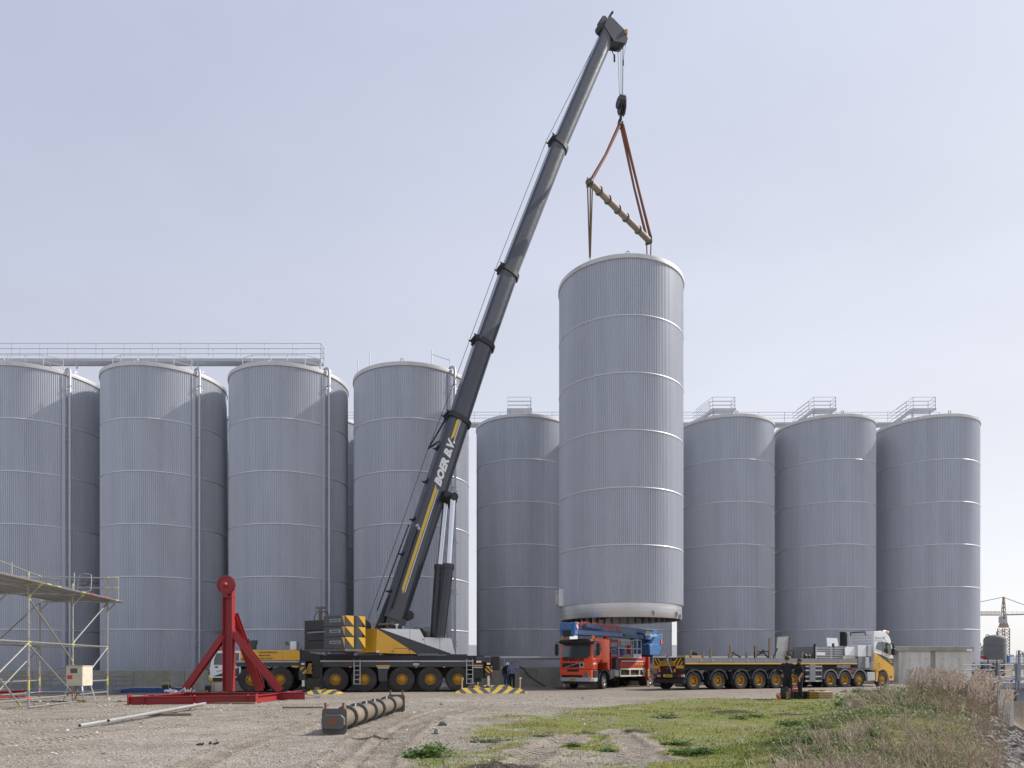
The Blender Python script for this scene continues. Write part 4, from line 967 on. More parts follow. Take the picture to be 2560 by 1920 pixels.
# ropes: over the back of the boom to the head, and the hoist falls to the hook block
HB = at(1552,262,48.03)
gl = [at(917,1552,39.9), at(1030,1260,41.6)]
R0 = at(920,1550,40.1); R1 = at(1511,66,47.8)
MB().tube([R0, at(1071,1121,by(1121)-.1), at(1137,952,by(952)-.2), at(1240,670,by(670)-.1), at(1366,352,by(352)-.05), R1], .018, 5).xf(WM).build('hoist_rope', m_rope, crane)
for (pa,pb,dy) in (((1545,132),(1549,245),-.18),((1552,120),(1553,245),.02),((1557,118),(1556,245),.1),((1558,116),(1557,240),.2)):
    MB().tube([at(*pa,47.9+dy),at(*pb,48.03+dy)],.017,5).xf(WM).build('hoist_rope', m_rope, crane)
MB().tube([at(1565,110,48.1),at(1558,150,48.1)],.014,5).cyl(at(1558,150,48.1),at(1558,163,48.1),.06,n=8).xf(WM).build('limit_switch', m_rope, crane)
# ---- hook block, slings and spreader bar
hb = thing('hook_block', 'black multi sheave hook block hanging from the boom tip', 'hook block', HB)
HW = Matrix.Translation(-HB); ha = R(20); hd = V(math.cos(ha),math.sin(ha),0)
for k in range(4):
    c = hd*(-.18+.12*k)
    MB().cyl(c-hd*.03+V(0,0,.12),c+hd*.03+V(0,0,.12),.36,n=22).build('sheave', m_rope, hb, 40)
    pf = [(-.24,.58),(.22,.56),(.33,.30),(.29,-.35),(.13,-.68),(-.16,-.68),(-.32,-.3),(-.33,.3)]
    cr = V(-hd.y,hd.x,0); pts = [c+hd*.06+cr*a+V(0,0,b_) for a,b_ in pf]; p2 = [p+hd*.03 for p in pts]; n = len(pf)
    MB().add(pts+p2,[tuple(range(n)),tuple(range(2*n-1,n-1,-1))]+[((i+1)%n,i,n+i,n+(i+1)%n) for i in range(n)]).build('cheek_plate', (m_black,m_black,m_black,mat('worn_plate',(.3,.27,.27),.6,dirt=.7))[k], hb)
hk = [V(0,0,-.7),V(0,0,-.95)]+[V(.0,0,-1.22)+cr*(.27*math.sin(t))+V(0,0,.27*math.cos(t)) for t in np.linspace(0,4.4,10)]
MB().tube(hk,[.1]*3+[.11]*6+[.06]*3,10).build('hook', m_black, hb, 50)
hookp = HB+V(0,0,-1.42)
E1, E2 = at(1475,455,45.3), at(1622,606,51.55)
E2.z = E1.z
def sling(name, label, pts, r, m, cat='sling', flat=1.0):
    o = MB().tube(pts, r, 8).build(name, m, None, 50); return tag(o, label, cat, 'slings of the lifting tackle')
sling('lifting_sling','thick red brown sling from the hook to the near left end of the hanging bar',[hookp+V(-.05,0,.12),hookp.lerp(E1,.5)+V(0,0,-.12),E1+V(.1,.2,.25)],[.13,.10,.13],m_sling)
sling('lifting_sling','outer dark red sling from the hook to the far right end of the hanging bar',[hookp+V(.12,0,.1),hookp.lerp(E2,.5)+V(.18,0,-.1),E2+V(.12,0,.3)],[.11,.09,.11],m_sling)
sling('lifting_sling','inner dark red sling from the hook to the far right end of the hanging bar',[hookp+V(.0,.05,.1),hookp.lerp(E2,.5)+V(-.10,0,-.1),E2+V(-.22,-.1,.3)],[.10,.08,.10],m_sling)
rimz = 5.48+6*CH_+.45
for (e, sgn, nm) in ((E1,-1,'near'),(E2,1,'far')):
    for k,dx in enumerate((-.16,.02,.16)):
        if nm == 'far' and k == 1: continue
        side_w = ('left strand','middle strand','right strand')[k]
        sling('hanging_strap', f'tan strap hanging from the {"left" if nm=="near" else "right"} bar end to the tank rim, {side_w}', [e+V(dx,0,-.2), V(e.x+dx*.15,e.y,rimz+.35)], .045, m_tan)
    MB().tube([V(e.x,e.y,rimz+.42),V(e.x+.03,e.y,rimz+.2),V(e.x,e.y,rimz-.05)],.05,8).build('shackle', m_galv, None)
    tag(bpy.context.scene.objects[-1] if False else [o_ for o_ in COL.objects if o_.name.startswith('shackle')][-1], f'steel shackle on the roof rim under the {"left" if nm=="near" else "right"} straps', 'shackle', 'shackles on the hanging tank')
def spreader(name, label, loc, L, rz, dz=0.0, r=.215, end_h=.5, flats=True):
    t = thing(name, label, 'spreader bar', loc, rz)
    seg = [(0,.20,0),(.20,.31,1),(.31,.55,0),(.55,.66,0),(.66,1,0)]
    cuts = [0,.14,.28,.44,.58,.80,1.0]
    for k in range(6):
        MB().cyl((cuts[k]*L,0,0),(cuts[k+1]*L,0,0),r,n=24).build('pipe_segment', (m_pipe,mat('rusty_pipe',(.165,.125,.09),.65,dirt=.6,dcol=(.36,.3,.22),dscale=2))[1 if k in (1,) else 0], t, 40)
    for k, c in enumerate(cuts[1:-1]):
        f = MB().cyl((c*L-.035,0,0),(c*L+.035,0,0),r*1.34,n=28).build('flange', m_flange, t, 40)
        for q in range(10):
            a = 2*math.pi*q/10+.3; p = V(c*L,r*1.18*math.cos(a),r*1.18*math.sin(a))
            MB().cyl(p-V(.06,0,0),p+V(.06,0,0),.022,n=6).build('bolt', m_flange, f)
        MB().tube([(c*L-.05,0,r*.95),(c*L-.16,0,r*1.3),(c*L-.2,0,r*.95)],.018,6).build('lifting_eye', m_galv, t)
    for e, s_ in ((0,-1),(1,1)):
        x = e*L; w = .275
        pf = [(-w,-.24),(-w+.06,-.30),(w-.06,-.30),(w,-.24),(w,.22),(w-.03,.27),(-w+.03,.27),(-w,.22)]
        MB().prismx(pf, x-.02, x+.02).build('end_plate', m_flange, t)
        MB().prismx([(-.25,-.08),(-.18,-.17),(.18,-.17),(.25,-.08),(.25,.06),(.18,.14),(-.18,.14),(-.25,.06)], *sorted((x+s_*.02,x+s_*.16))).build('end_boss', m_flange, t, bevel=.01)
        MB().cyl((x+s_*.16,0,-.01),(x+s_*.168,0,-.01),.10,n=14).build('rust_patch', m_rust, t)
        for yy in (-.2,.2): MB().cyl((x,yy,.24),(x,yy,.40),.032,n=8).build('rod_stub', m_rust, t)
    return t
dv = E2-E1
spreader('spreader_bar','flanged pipe spreader bar hanging slanted above the lifted tank', E1, dv.length, math.atan2(dv.y,dv.x))
# ================================================================ red truck with folded blue aerial boom
TF = Fr(5.75, 43.75, .05, 50.0)
trk = thing('platform_truck', 'orange red truck with a folded blue aerial work platform boom, under the hanging tank', 'truck', TF.o, TF.a)
def ts(u, v, y=0.0): return TF.xz(1360+u/6.506, 1520+v/6.506, y)
def tf(u, v, x=-1.4): return TF.yz(1360+u/6.506, 1520+v/6.506, x)
XF = ts(793,900)[0]; XR = ts(1075,700)[0]; zr = ts(930,498)[1]; W = 2.5
zb = ts(930,1000)[1]; zw0 = tf(500,800,XF)[1]; zw1 = tf(500,590,XF)[1]
cabm = MB().prism([(XF,zb),(XF-.02,zw0),(XF+.16,zw1),(XF+.30,zr-.10),(XF+.5,zr),(XR,zr+.02),(XR,zb-.05),(XF+1.75,zb-.05),(XF+1.68,zb+.42),(XF+.62,zb+.42),(XF+.55,zb)], 0, W)
tcab = cabm.build('cab', m_tred, trk, bevel=.06)
ws = [(.16,zw0+.03),(W-.12,zw0+.03),(W-.2,zw1),(.24,zw1)]
def fx(z): return XF-.02+(z-zw0)/(zw1-zw0)*.18
q = MB(); q.add([(fx(z)-.015,y,z) for y,z in ws],[(0,1,2,3)]); q.build('windscreen', m_glass, tcab)
q = MB(); q.add([(fx(z)-.02,y,z) for y,z in ((.3,zw0+.02),(W-.3,zw0+.02),(W-.3,zw0-.06),(.3,zw0-.06))],[(3,2,1,0)]); q.build('wiper_cowl', m_black, tcab)
MB().prismx([(.9,zw1-.2),(1.3,zw1-.2),(1.3,zw1-.03),(.9,zw1-.03)], XF+.18,XF+.24).build('mirror', m_black, tcab)
MB().cbox(XF-.22,XF+.42,.05,W-.05,zw1+.03,zw1+.30,.08).build('sun_visor', m_black, tcab, bevel=.03)
for y in (.15,W-.15): MB().cyl((XF+.25,y,zw1+.28),(XF+.25,y,zw1+.52),.10,n=12).build('beacon', m_amber, tcab, 40)
# side window, door lines, door print
MB().prism([ts(802,808),ts(812,560),ts(918,560),ts(930,690),ts(905,740),ts(840,808)], -.012, .02).build('side_window', m_glass, tcab)
for a, b_ in (((935,560),(945,760)),((945,760),(915,860)),((800,830),(800,985)),((805,545),(930,545))):
    p, r_ = ts(*a), ts(*b_); MB().beam((p[0],0,p[1]),(r_[0],0,r_[1]),.012,.014,up=(0,1,0)).build('panel_gap', m_print, tcab)
p, r_ = ts(788,870), ts(905,858); text('PEINEMANN', tcab, m_print, (p[0],-.008,p[1]), (1,0,0), (0,0,1), r_[0]-p[0], .09)
p = ts(845,832); MB().prism([(p[0]-.06,p[1]-.05),(p[0]+.06,p[1]-.05),(p[0],p[1]+.07)],-.008,0).build('door_emblem', m_print, tcab)
p, r_ = ts(775,975), ts(812,975); text('103', tcab, m_print, (p[0],-.008,p[1]), (1,0,0), (0,0,1), r_[0]-p[0], .11)
p, r_ = ts(800,915), ts(862,900); MB().box(p[0],r_[0],-.01,0,p[1],r_[1]).build('reflector', m_wprint, tcab)
p, r_ = ts(918,895), ts(945,848); MB().box(p[0],r_[0],-.03,.01,p[1],r_[1]).build('door_handle', m_black, tcab)
# sleeper pressing
a, b_ = ts(945,860), ts(1060,640); MB().prism([(a[0]+.08,a[1]),(b_[0]-.06,a[1]),(b_[0]-.06,b_[1]),(a[0]+.3,b_[1])],-.012,.01).build('sleeper_panel', m_tred, tcab, bevel=.01)
# front: text, grille, emblem plate, bumper, lamps
def fbox(u0,v0,u1,v1,x0,x1,name,m,par,bev=0):
    a, b_ = tf(u0,v1,XF), tf(u1,v0,XF); return MB().box(XF+x0,XF+x1,min(a[0],b_[0]),max(a[0],b_[0]),a[1],b_[1]).build(name, m, par, bevel=bev)
a, b_ = tf(300,868,XF), tf(652,825,XF)
text('PEINEMANN', tcab, m_print, (XF-.03,a[0],a[1]), (0,-1,0), (0,0,1), abs(a[0]-b_[0]), b_[1]-a[1]+.06, 0, .05)
fbox(300,965,580,895,-.03,.01,'grille',m_black,tcab)
for k in range(5): z = 900+14*k; fbox(305,z+5,575,z,-.045,-.03,'grille_slat',m_dark,tcab)
a, b_ = tf(345,968,XF), tf(575,893,XF); MB().beam((XF-.06,a[0],a[1]),(XF-.06,b_[0],b_[1]),.03,.05,up=(1,0,0)).build('grille_bar', m_alu, tcab)
fbox(580,970,655,888,-.035,.01,'emblem_plate',m_lgrey,tcab)
c = tf(618,925,XF); MB().cyl((XF-.04,c[0],c[1]),(XF-.036,c[0],c[1]),.11,n=14).build('emblem', m_print, tcab)
zlo = tf(500,1135,XF)[1]
MB().box(XF-.05,XF+.5,.06,W-.06,zlo,zb-.01).build('lower_front', m_tred, trk, bevel=.05)
fbox(390,1035,575,1000,-.075,-.04,'air_intake',m_black,trk); fbox(300,1132,632,1085,-.075,-.04,'air_intake',m_black,trk)
fbox(245,1120,275,1035,-.075,0.1,'head_lamp',m_chrome,trk); fbox(668,1120,728,1035,-.075,.1,'head_lamp',m_chrome,trk)
zb0 = tf(500,1195,XF)[1]
MB().prismz([(XF-.06,.1),(XF+.15,0),(XF+.55,-.01),(XF+.55,.1),(XF+.1,.16),(XF+.1,W-.16),(XF+.5,W-.1),(XF+.5,W+.01),(XF+.15,W),(XF-.06,W-.1),(XF-.12,W/2)], zb0, zlo+.02).build('bumper', m_lgrey, trk, bevel=.03)
fbox(400,1178,525,1142,-.135,-.10,'number_plate',m_plate,trk)
a, b_ = tf(418,1172,XF-.14), tf(518,1148,XF-.14); text('BX-HS-25', trk, m_print, (XF-.138,a[0],a[1]), (0,-1,0), (0,0,1), abs(a[0]-b_[0]), b_[1]-a[1], 0, .01)
c = tf(745,1125,XF); MB().cyl((XF-.05,c[0],c[1]),(XF-.09,c[0],c[1]),.08,n=12).build('fog_lamp', m_chrome, trk)
MB().box(XF+.05,XF+.6,.2,W-.2,zb0-.15,zb0).build('under_run', m_black, trk)
# corner steps, wheel arch, mirrors
p, r_ = ts(795,1170), ts(895,1005); MB().cbox(XF+.12,r_[0],.0,.5,p[1],r_[1],.05).build('step_well', m_black, trk)
n = 12
for y0,y1 in ((-.03,.45),(W-.45,W+.03)):
    b = MB()
    for k in range(n):
        a0, a1 = math.pi*(.02+.96*k/n), math.pi*(.02+.96*(k+1)/n); r0 = .66
        P_ = [(-r0*math.cos(a0),.52+r0*math.sin(a0)),(-r0*math.cos(a1),.52+r0*math.sin(a1))]
        b.add([(P_[0][0],y0,P_[0][1]),(P_[1][0],y0,P_[1][1]),(P_[1][0],y1,P_[1][1]),(P_[0][0],y1,P_[0][1])],[(0,1,2,3)])
        b.beam((P_[0][0],y0 if y0<1 else y1,P_[0][1]),(P_[1][0],y0 if y0<1 else y1,P_[1][1]),.06,.06)
    b.build('wheel_arch', m_dark, trk)
for y, sy in ((-.32,1),(W+.32,-1)):
    for z0,z1 in ((zw0+.12,zw0+.62),(zw1-.22,zw1+.05)): MB().cbox(XF+.05,XF+.20,y-.13,y+.13,z0,z1,.05).build('wing_mirror', m_black, tcab, bevel=.02)
    MB().tube([(XF+.12,y,zw0+.1),(XF+.12,y,zw1+.15),(XF+.15,y+sy*.34,zw1+.18)],.03,6).build('mirror_arm', m_black, tcab)
# wheels
wheel(trk, .05, .17, .50, 'truck', -1, 14); wheel(trk, .05, W-.17, .50, 'truck', 1, 14)
WB = 5.9
for dx in (0,):
    for y,sd in ((.17,-1),(.52,-1),(W-.17,1),(W-.52,1)): wheel(trk, WB+dx, y, .50, 'truck', sd)
wheel(trk, WB-1.35, .2, .5, 'truck', -1) if False else None
for y,sd in ((W-.17,1),(W-.52,1)): wheel(trk, 4.4, y, .50, 'truck', sd)
for y_ in (.75,W-1.0): MB().box(-.9,7.0,y_,y_+.25,.62,.92).build('chassis_rail', m_black, trk)
MB().cyl((WB,.3,.5),(WB,W-.3,.5),.13,n=10).build('axle', m_black, trk); MB().cyl((.05,.3,.5),(.05,W-.3,.5),.1,n=10).build('axle', m_black, trk)
b = MB()
for k in range(n):
    a0, a1 = math.pi*(.1+.8*k/n), math.pi*(.1+.8*(k+1)/n); r0 = .62
    b.add([(WB-r0*math.cos(a0),-.02,.5+r0*math.sin(a0)),(WB-r0*math.cos(a1),-.02,.5+r0*math.sin(a1)),(WB-r0*math.cos(a1),.65,.5+r0*math.sin(a1)),(WB-r0*math.cos(a0),.65,.5+r0*math.sin(a0))],[(0,1,2,3)])
b.build('rear_fender', m_lgrey, trk)
# body: red sill beam with chevron, dark red hull, cream under frame
def sbox(u0,v0,u1,v1,y0,y1,name,m,bev=0,par=None):
    p, r_ = ts(u0,v1,y0), ts(u1,v0,y0); return MB().box(p[0],r_[0],y0,y1,p[1],r_[1]).build(name, m, par or trk, bevel=bev)
sbox(1230,885,1700,972,.0,.5,'sill_beam',m_dred,.01)
sbox(1085,830,1235,985,.25,W-.25,'hull',m_dred,.01)
sbox(1235,800,1720,884,.30,W-.1,'bed',m_dred,.01)
MB().box(XR+.3,7.1,W-.45,W-.02,.85,1.35).build('sill_beam', m_dred, trk)
p, r_ = ts(1465,925), ts(1695,898); MB().box(p[0],r_[0],-.012,0,p[1],r_[1]).build('chevron_strip', stripes('truck_chevron',(.6,.42,.03),(.02,.02,.02),(1,0,1),.30), trk)
p, r_ = ts(1165,1010), ts(1215,820); MB().cbox(p[0],r_[0],-.04,.25,p[1],r_[1],.02).build('control_box', m_dark, trk)
sbox(1265,872,1650,858,.02,.10,'bed_rail',m_wprint)
fr_ = MB(); u_ = [ts(u,980)[0] for u in (1250,1405,1560,1640)]; zA, zB = ts(1300,1115)[1], ts(1300,980)[1]
fr_.beam((u_[0],.05,zA+.04),(u_[3],.05,zA+.04),.08,.08).beam((u_[0],.05,zB-.05),(u_[3],.05,zB-.05),.08,.12)
for x in u_: fr_.beam((x,.05,zA+.08),(x,.05,zB-.11),.08,.08)
fr_.build('under_frame', m_cream, trk)
MB().box(u_[0]+.1,u_[3]-.1,.15,.6,zA+.1,zB-.15).build('hydraulic_tank', m_black, trk)
p, r_ = ts(1085,1150), ts(1135,1000); MB().cbox(p[0],r_[0]+.1,.05,.5,p[1],r_[1],.05).build('fuel_tank', m_grey, trk)
sbox(1160,1110,1215,995,.0,.3,'step_frame',m_lgrey)
# outriggers
def orig(x, y, zt):
    MB().cbox(x-.12,x+.12,y-.12,y+.12,.45,zt,.02).build('outrigger_post', m_dred, trk)
    MB().cyl((x,y,.08),(x,y,.5),.07,n=10).build('outrigger_rod', m_alu, trk)
    MB().cbox(x-.55,x+.55,y-.5,y+.5,-.02,.07,.02).build('outrigger_mat', m_rust, trk)
xo, zo = ts(1680,800,-.1); orig(xo+.05, -.1, zo)
p, r_ = ts(1694,1115,-.23), ts(1712,985,-.23); MB().box(p[0]-.05,r_[0]+.02,-.235,-.22,p[1],r_[1]).build('chevron_strip', MATS.setdefault('chev2', stripes('truck_chevron_up',(.6,.42,.03),(.02,.02,.02),(1,0,1),.16)), trk)
orig(XF+1.0, W+.35, zb+.95)
orig(6.9, W+.2, 1.6)
# blue boom, folded forward over the cab
YB = .80
def tb(u, v): return ts(u, v, YB)
up_ = MB().prism([tb(520,228),tb(1842,368),tb(1838,415),tb(1775,520),tb(1275,476),tb(1262,400),tb(520,345)], YB, YB+.8).build('upper_boom', m_blue, trk, bevel=.02)
MB().prism([tb(505,350),tb(1262,402),tb(1262,474),tb(500,432)], YB-.12, YB+.92).build('lower_boom', m_blue, trk, bevel=.02)
xh = tb(470,300)[0]; zh1 = tb(470,225)[1]; zh0 = tb(470,445)[1]
MB().prism([tb(470,228),tb(524,230),tb(524,425),tb(470,442)], YB-.16, YB+.98).build('boom_head', m_blue, trk, bevel=.02)
MB().box(xh-.12,xh,YB+.05,YB+.90,zh0+.35,zh1-.06).build('boom_head_cover', m_blue, trk, bevel=.02)
MB().box(xh-.02,xh+.3,YB+.15,YB+.75,zh0-.05,zh0+.3).build('boom_head_recess', m_black, trk)
MB().cyl((xh-.14,YB+.45,zh1-.22),(xh-.12,YB+.45,zh1-.22),.05,n=10).build('red_reflector', m_redlens, trk)
p, r_ = tb(486,345), tb(514,235); MB().box(p[0],r_[0],YB-.2,YB-.18,p[1],r_[1]).build('hazard_plate', stripes('red_white_hazard',(.7,.7,.7),(.6,.03,.02),(1,0,1),.34), trk)
a, b_ = tb(632,300), tb(890,330); MB().cyl((a[0],YB-.2,a[1]),(b_[0],YB-.2,b_[1]),.125,n=16).build('boom_cylinder', m_blue, trk, 40)
MB().cyl((a[0]-.1,YB-.2,a[1]),(a[0],YB-.2,a[1]),.14,n=12).cyl((b_[0],YB-.2,b_[1]),(b_[0]+.1,YB-.2,b_[1]-.02),.11,n=12).build('cylinder_end', m_flange, trk)
a, b_ = tb(600,338), tb(1258,390); t_ = tb(985,300); ux = V(b_[0]-a[0],0,b_[1]-a[1])
text('PEINEMANN.NL', up_, m_orange, (a[0],YB-.012,a[1]-.02), ux, (0,0,1), ux.length, .50, 0, .02)
a, b_ = tb(1640,445), tb(1748,380); MB().prism([(a[0],a[1]),(b_[0],a[1]),(b_[0],b_[1]-.05),(a[0]+.35,b_[1]),(a[0]+.25,b_[1])],YB-.008,YB).build('maker_logo', m_wprint, up_)
p = tb(1650,415); text('BRONTO', up_, m_blue, (p[0]+.2,YB-.014,p[1]), ux, (0,0,1), .55, .13)
MB().prism([tb(1285,420),tb(1490,430),tb(1490,470),tb(1285,462)],YB-.14,YB).build('valve_cover', mat('weathered_green',(.14,.22,.22),.6,dirt=.5), trk)
MB().tube([(tb(1520,410)[0],YB-.1,tb(1520,410)[1]),(tb(1570,425)[0],YB-.2,tb(1570,425)[1]),(tb(1600,470)[0],YB-.2,tb(1600,470)[1]),(tb(1590,540)[0],YB-.1,tb(1590,540)[1]),(tb(1560,590)[0],YB,tb(1560,590)[1])],.06,8).build('hose', m_black, trk, 50)
# turret
MB().prism([tb(1770,470),tb(1830,425),tb(1885,425),tb(1885,490),tb(1855,520),tb(1855,650),tb(1820,765),tb(1620,765),tb(1612,600),tb(1700,580)], YB-.25, YB+1.1).build('turret', m_blue, trk, bevel=.03)
MB().prism([tb(1608,590),tb(1775,590),tb(1775,765),tb(1625,765)], YB-.5, YB-.26).build('turret_cover', m_blue, trk, bevel=.03)
p = tb(1645,617); MB().box(p[0]-.05,p[0]+.05,YB-.51,YB-.5,p[1]-.04,p[1]+.04).build('sticker', m_yprint, trk)
p, r_ = tb(1842,590), tb(1862,505); MB().box(p[0],r_[0],YB-.3,YB-.25,p[1],r_[1]).build('hazard_plate', m_orange, trk)
p = tb(1700,765); MB().cyl((p[0]+.2,YB+.4,ts(1500,884,.4)[1]-.1),(p[0]+.2,YB+.4,p[1]),.55,n=20).build('slewing_ring', m_black, trk)
p, r_ = tb(1495,600), tb(1535,480); MB().box(p[0],r_[0],YB,YB+.5,p[1]-.6,r_[1]).build('knuckle_post', m_blue, trk)
# man basket
def tk(u, v, y=.05): 
    a_ = ts(u, v, y); return (a_[0], y, a_[1])
bk_ = MB(); c = [ts(u,640,.05)[0] for u in (1215,1420,1452,1515,1580)]; zt_, zb_ = ts(1500,520,.05)[1], ts(1500,805,.05)[1]
def rail(p, q): bk_.beam(p, q, .05, .05)
for y in (.05,.95):
    for x in (c[2],c[3],c[4]): rail((x,y,zb_),(x,y,zt_))
    for z in (zt_,(zt_+zb_)/2,zb_+.1): rail((c[2],y,z),(c[4],y,z))
    for x in (c[0],c[1]): rail((x,y,zb_),(x,y,zt_-.05))
    for z in (zt_-.05,(zt_+zb_)/2): rail((c[0],y,z),(c[2],y,z))
for x in (c[0],c[4]):
    for z in (zt_,(zt_+zb_)/2): rail((x,.05,z),(x,.95,z))
bk_.build('basket_cage', m_lgrey, trk)
MB().box(c[2],c[4],.03,.06,zb_-.02,zb_+.22).build('basket_toe_board', m_wprint, trk)
MB().box(c[0],c[4],.05,.95,zb_-.05,zb_).build('basket_floor', m_alu, trk)
p, r_ = ts(1280,805,.0), ts(1430,785,.0); MB().box(p[0],r_[0],.0,.04,p[1],r_[1]).build('chevron_strip', MATS.setdefault('chev3', stripes('basket_chevron',(.6,.42,.03),(.02,.02,.02),(1,0,1),.2)), trk)
p, r_ = ts(1235,605,.6), ts(1395,525,.6); MB().box(p[0],r_[0],.55,.62,p[1],r_[1]).build('control_shield', m_lgrey, trk)
p, r_ = ts(1370,750,.5), ts(1415,610,.5); MB().cyl(((p[0]+r_[0])/2,.5,p[1]),((p[0]+r_[0])/2,.5,r_[1]),.2,n=14).build('red_canister', m_dred, trk)
p = ts(1268,715,.3); MB().cyl((p[0],.2,p[1]),(p[0],.5,p[1]),.22,n=16).cyl((p[0],.17,p[1]),(p[0],.2,p[1]),.12,n=12).build('hydraulic_motor', m_bluesteel, trk)
for a, b_ in (((1100,650),(1160,640)),((1160,640),(1240,720)),((1100,740),(1240,735)),((1110,690),(1290,760))):
    p, r_ = ts(*a,.3), ts(*b_,.3); MB().beam((p[0],.3,p[1]),(r_[0],.3,r_[1]),.1,.12).build('link_arm', m_bluesteel, trk)
for a, b_ in (((1085,800),(1240,760)),((1235,740),(1235,880)),((1090,700),(1090,850)),((1240,770),(1300,830))):
    p, r_ = ts(*a,.15), ts(*b_,.15); MB().beam((p[0],.15,p[1]),(r_[0],.15,r_[1]),.07,.07).build('red_strut', m_dred, trk)
a, b_ = ts(1065,530,.6), ts(1235,515,.6); MB().box(a[0],b_[0],.55,.75,ts(1150,558,.6)[1],ts(1150,500,.6)[1]).build('boom_rest', m_dred, trk)
for x in (a[0]+.1,b_[0]-.1): MB().box(x-.06,x+.06,.6,.7,ts(1100,830,.6)[1],ts(1150,558,.6)[1]).build('boom_rest_post', m_dred, trk)
p = ts(1005,465,.8); MB().box(p[0]-.08,p[0]+.15,.7,.95,p[1]-.15,p[1]+.1).build('boom_rest', m_dred, trk)
MB().box(XR+.05,XR+.5,.5,W-.4,1.0,2.2).build('engine_bay', m_black, trk)
# ================================================================ flatbed trailer and tractor
QF = Fr(10.5, 40.5, .09, 25.0)
trl = thing('flatbed_trailer', 'black and grey six axle flatbed trailer with stakes, seen from its rear corner', 'trailer', QF.o, QF.a)
def r4(u, v, y=0.0): return QF.xz(1620+u/3.456, 1540+v/3.456, y)
def r4r(u, v, x): return QF.yz(1620+u/3.456, 1540+v/3.456, x)
X0 = r4(318,500)[0]; X1 = r4(1808,400)[0]; TW = 2.85
zs0, zs1 = r4(330,405)[1], r4(330,362)[1]
for k in range(8):
    a = X0+.01+(X1-X0)*k/8; b_ = X0+(X1-X0)*(k+1)/8
    MB().box(a,b_-.01,0,.12,zs0,zs1).build('side_board', m_grey, trl)
    MB().box(a,b_-.004,.12,TW-.12,zs1-.10,zs1-.04+.01*(k%2)).build('deck_plank', m_wood, trl)
MB().box(X0,X1,TW-.12,TW,zs0,zs1).build('side_board', m_grey, trl)
MB().box(X0+.05,X1,-.006,.1,zs0-.075,zs0-.002).build('yellow_rub_rail', m_yellow, trl)
for y_ in (.75,TW-1.05): MB().box(X0,X1-1.0,y_,y_+.3,zs0-.45,zs0).build('chassis_rail', m_black, trl)
MB().box(X0+.2,X1-.4,.2,TW-.2,zs0-.12,zs0-.02).build('sub_deck', m_black, trl)
for u in (460,560,715,860,1015):
    x, z = r4(u,385); MB().box(x-.04,x+.04,-.012,0,z-.06,z+.06).build('lashing_plate', m_lgrey, trl)
p = r4(480,400); MB().box(p[0]-.35,p[0]+.35,-.012,-.0065,p[1]-.03,p[1]+.05).build('stencil_patch', mat('faded_red',(.36,.16,.12),.7,dirt=.5), trl)
UW = [395,605,800,960,1110,1265]
fen = MB(); n = 12
for k in range(n):
    a0, a1 = math.pi*(.04+.92*k/n), math.pi*(.04+.92*(k+1)/n); r0 = .66
    p, q = (-r0*math.cos(a0), r0*math.sin(a0)), (-r0*math.cos(a1), r0*math.sin(a1))
    fen.add([(p[0],0,p[1]),(q[0],0,q[1]),(q[0],.42,q[1]),(p[0],.42,p[1])],[(0,1,2,3)])
    fen.beam((p[0],0,p[1]),(q[0],0,q[1]),.05,.07)
fen = fen.mesh('fender', m_dark)
for u in UW:
    x = r4(u,560,.05)[0]
    wheel(trl, x, .20, .52, 'trailer', -1); wheel(trl, x, TW-.20, .52, 'trailer', 1)
    inst('fender', fen, trl, (x,.0,.52)); inst('fender', fen, trl, (x,TW-.42,.52))
    MB().cyl((x,.3,.52),(x,TW-.3,.52),.12,n=10).box(x-.2,x+.2,.7,1.1,.45,.95).box(x-.2,x+.2,TW-1.1,TW-.7,.45,.95).build('axle', m_black, trl)
    MB().box(x-.72,x-.69,.02,.42,.30,1.0).build('mud_flap', m_black, trl)
# rear end
a, b_ = r4r(318,445,X0), r4r(50,362,X0); yA, yB = sorted((a[0],b_[0])); zt = b_[1]
zlow = r4r(180,470,X0)[1]
rp = MB().box(X0-.05,X0,0,TW,zlow+.18,zt).build('rear_panel', m_black, trl)
m_cr = stripes('trailer_chevron', (.6,.36,.02), (.02,.02,.022), (0,1.0,1.0), .34, .42)
m_cl = stripes('trailer_chevron_left', (.6,.36,.02), (.02,.02,.022), (0,-1.0,1.0), .34, .42)
def rbox(u0,v0,u1,v1,d,name,m,par=None):
    a, b_ = r4r(u0,v1,X0), r4r(u1,v0,X0); y0, y1 = sorted((a[0],b_[0])); return MB().box(X0-.05-d,X0-.05,y0,y1,a[1],b_[1]).build(name, m, par or trl)
rbox(228,365,306,425,.006,'chevron_board',m_cr); rbox(56,366,122,425,.006,'chevron_board',m_cl)
rbox(107,392,240,430,.02,'warning_sign',m_plate)
a, b_ = r4r(112,426,X0), r4r(236,397,X0); text('TRANSPORT EXCEPTIONNEL', trl, m_print, (X0-.074,a[0],a[1]), (0,-1,0), (0,0,1), abs(a[0]-b_[0]), b_[1]-a[1], 0, .015)
a, b_ = r4r(132,384,X0), r4r(212,372,X0); text('www.boerbv.com', trl, m_wprint, (X0-.056,a[0],a[1]), (0,-1,0), (0,0,1), abs(a[0]-b_[0]), b_[1]-a[1])
m_owarn = mat('orange_marker',(.75,.20,.03),.5,dirt=.2)
rbox(55,427,110,455,.03,'marker_board',m_owarn); rbox(250,425,315,453,.03,'marker_board',m_owarn)
for (u0,u1) in ((60,104),(255,310)): rbox(u0,432,u1,449,.034,'marker_inset',m_yprint)
MB().box(X0-.03,X0+.3,.3,TW-.3,zlow-.45,zlow+.18).build('rear_bumper', m_black, trl)
a = r4r(180,565,X0)[1]; b__ = r4r(180,505,X0)[1]
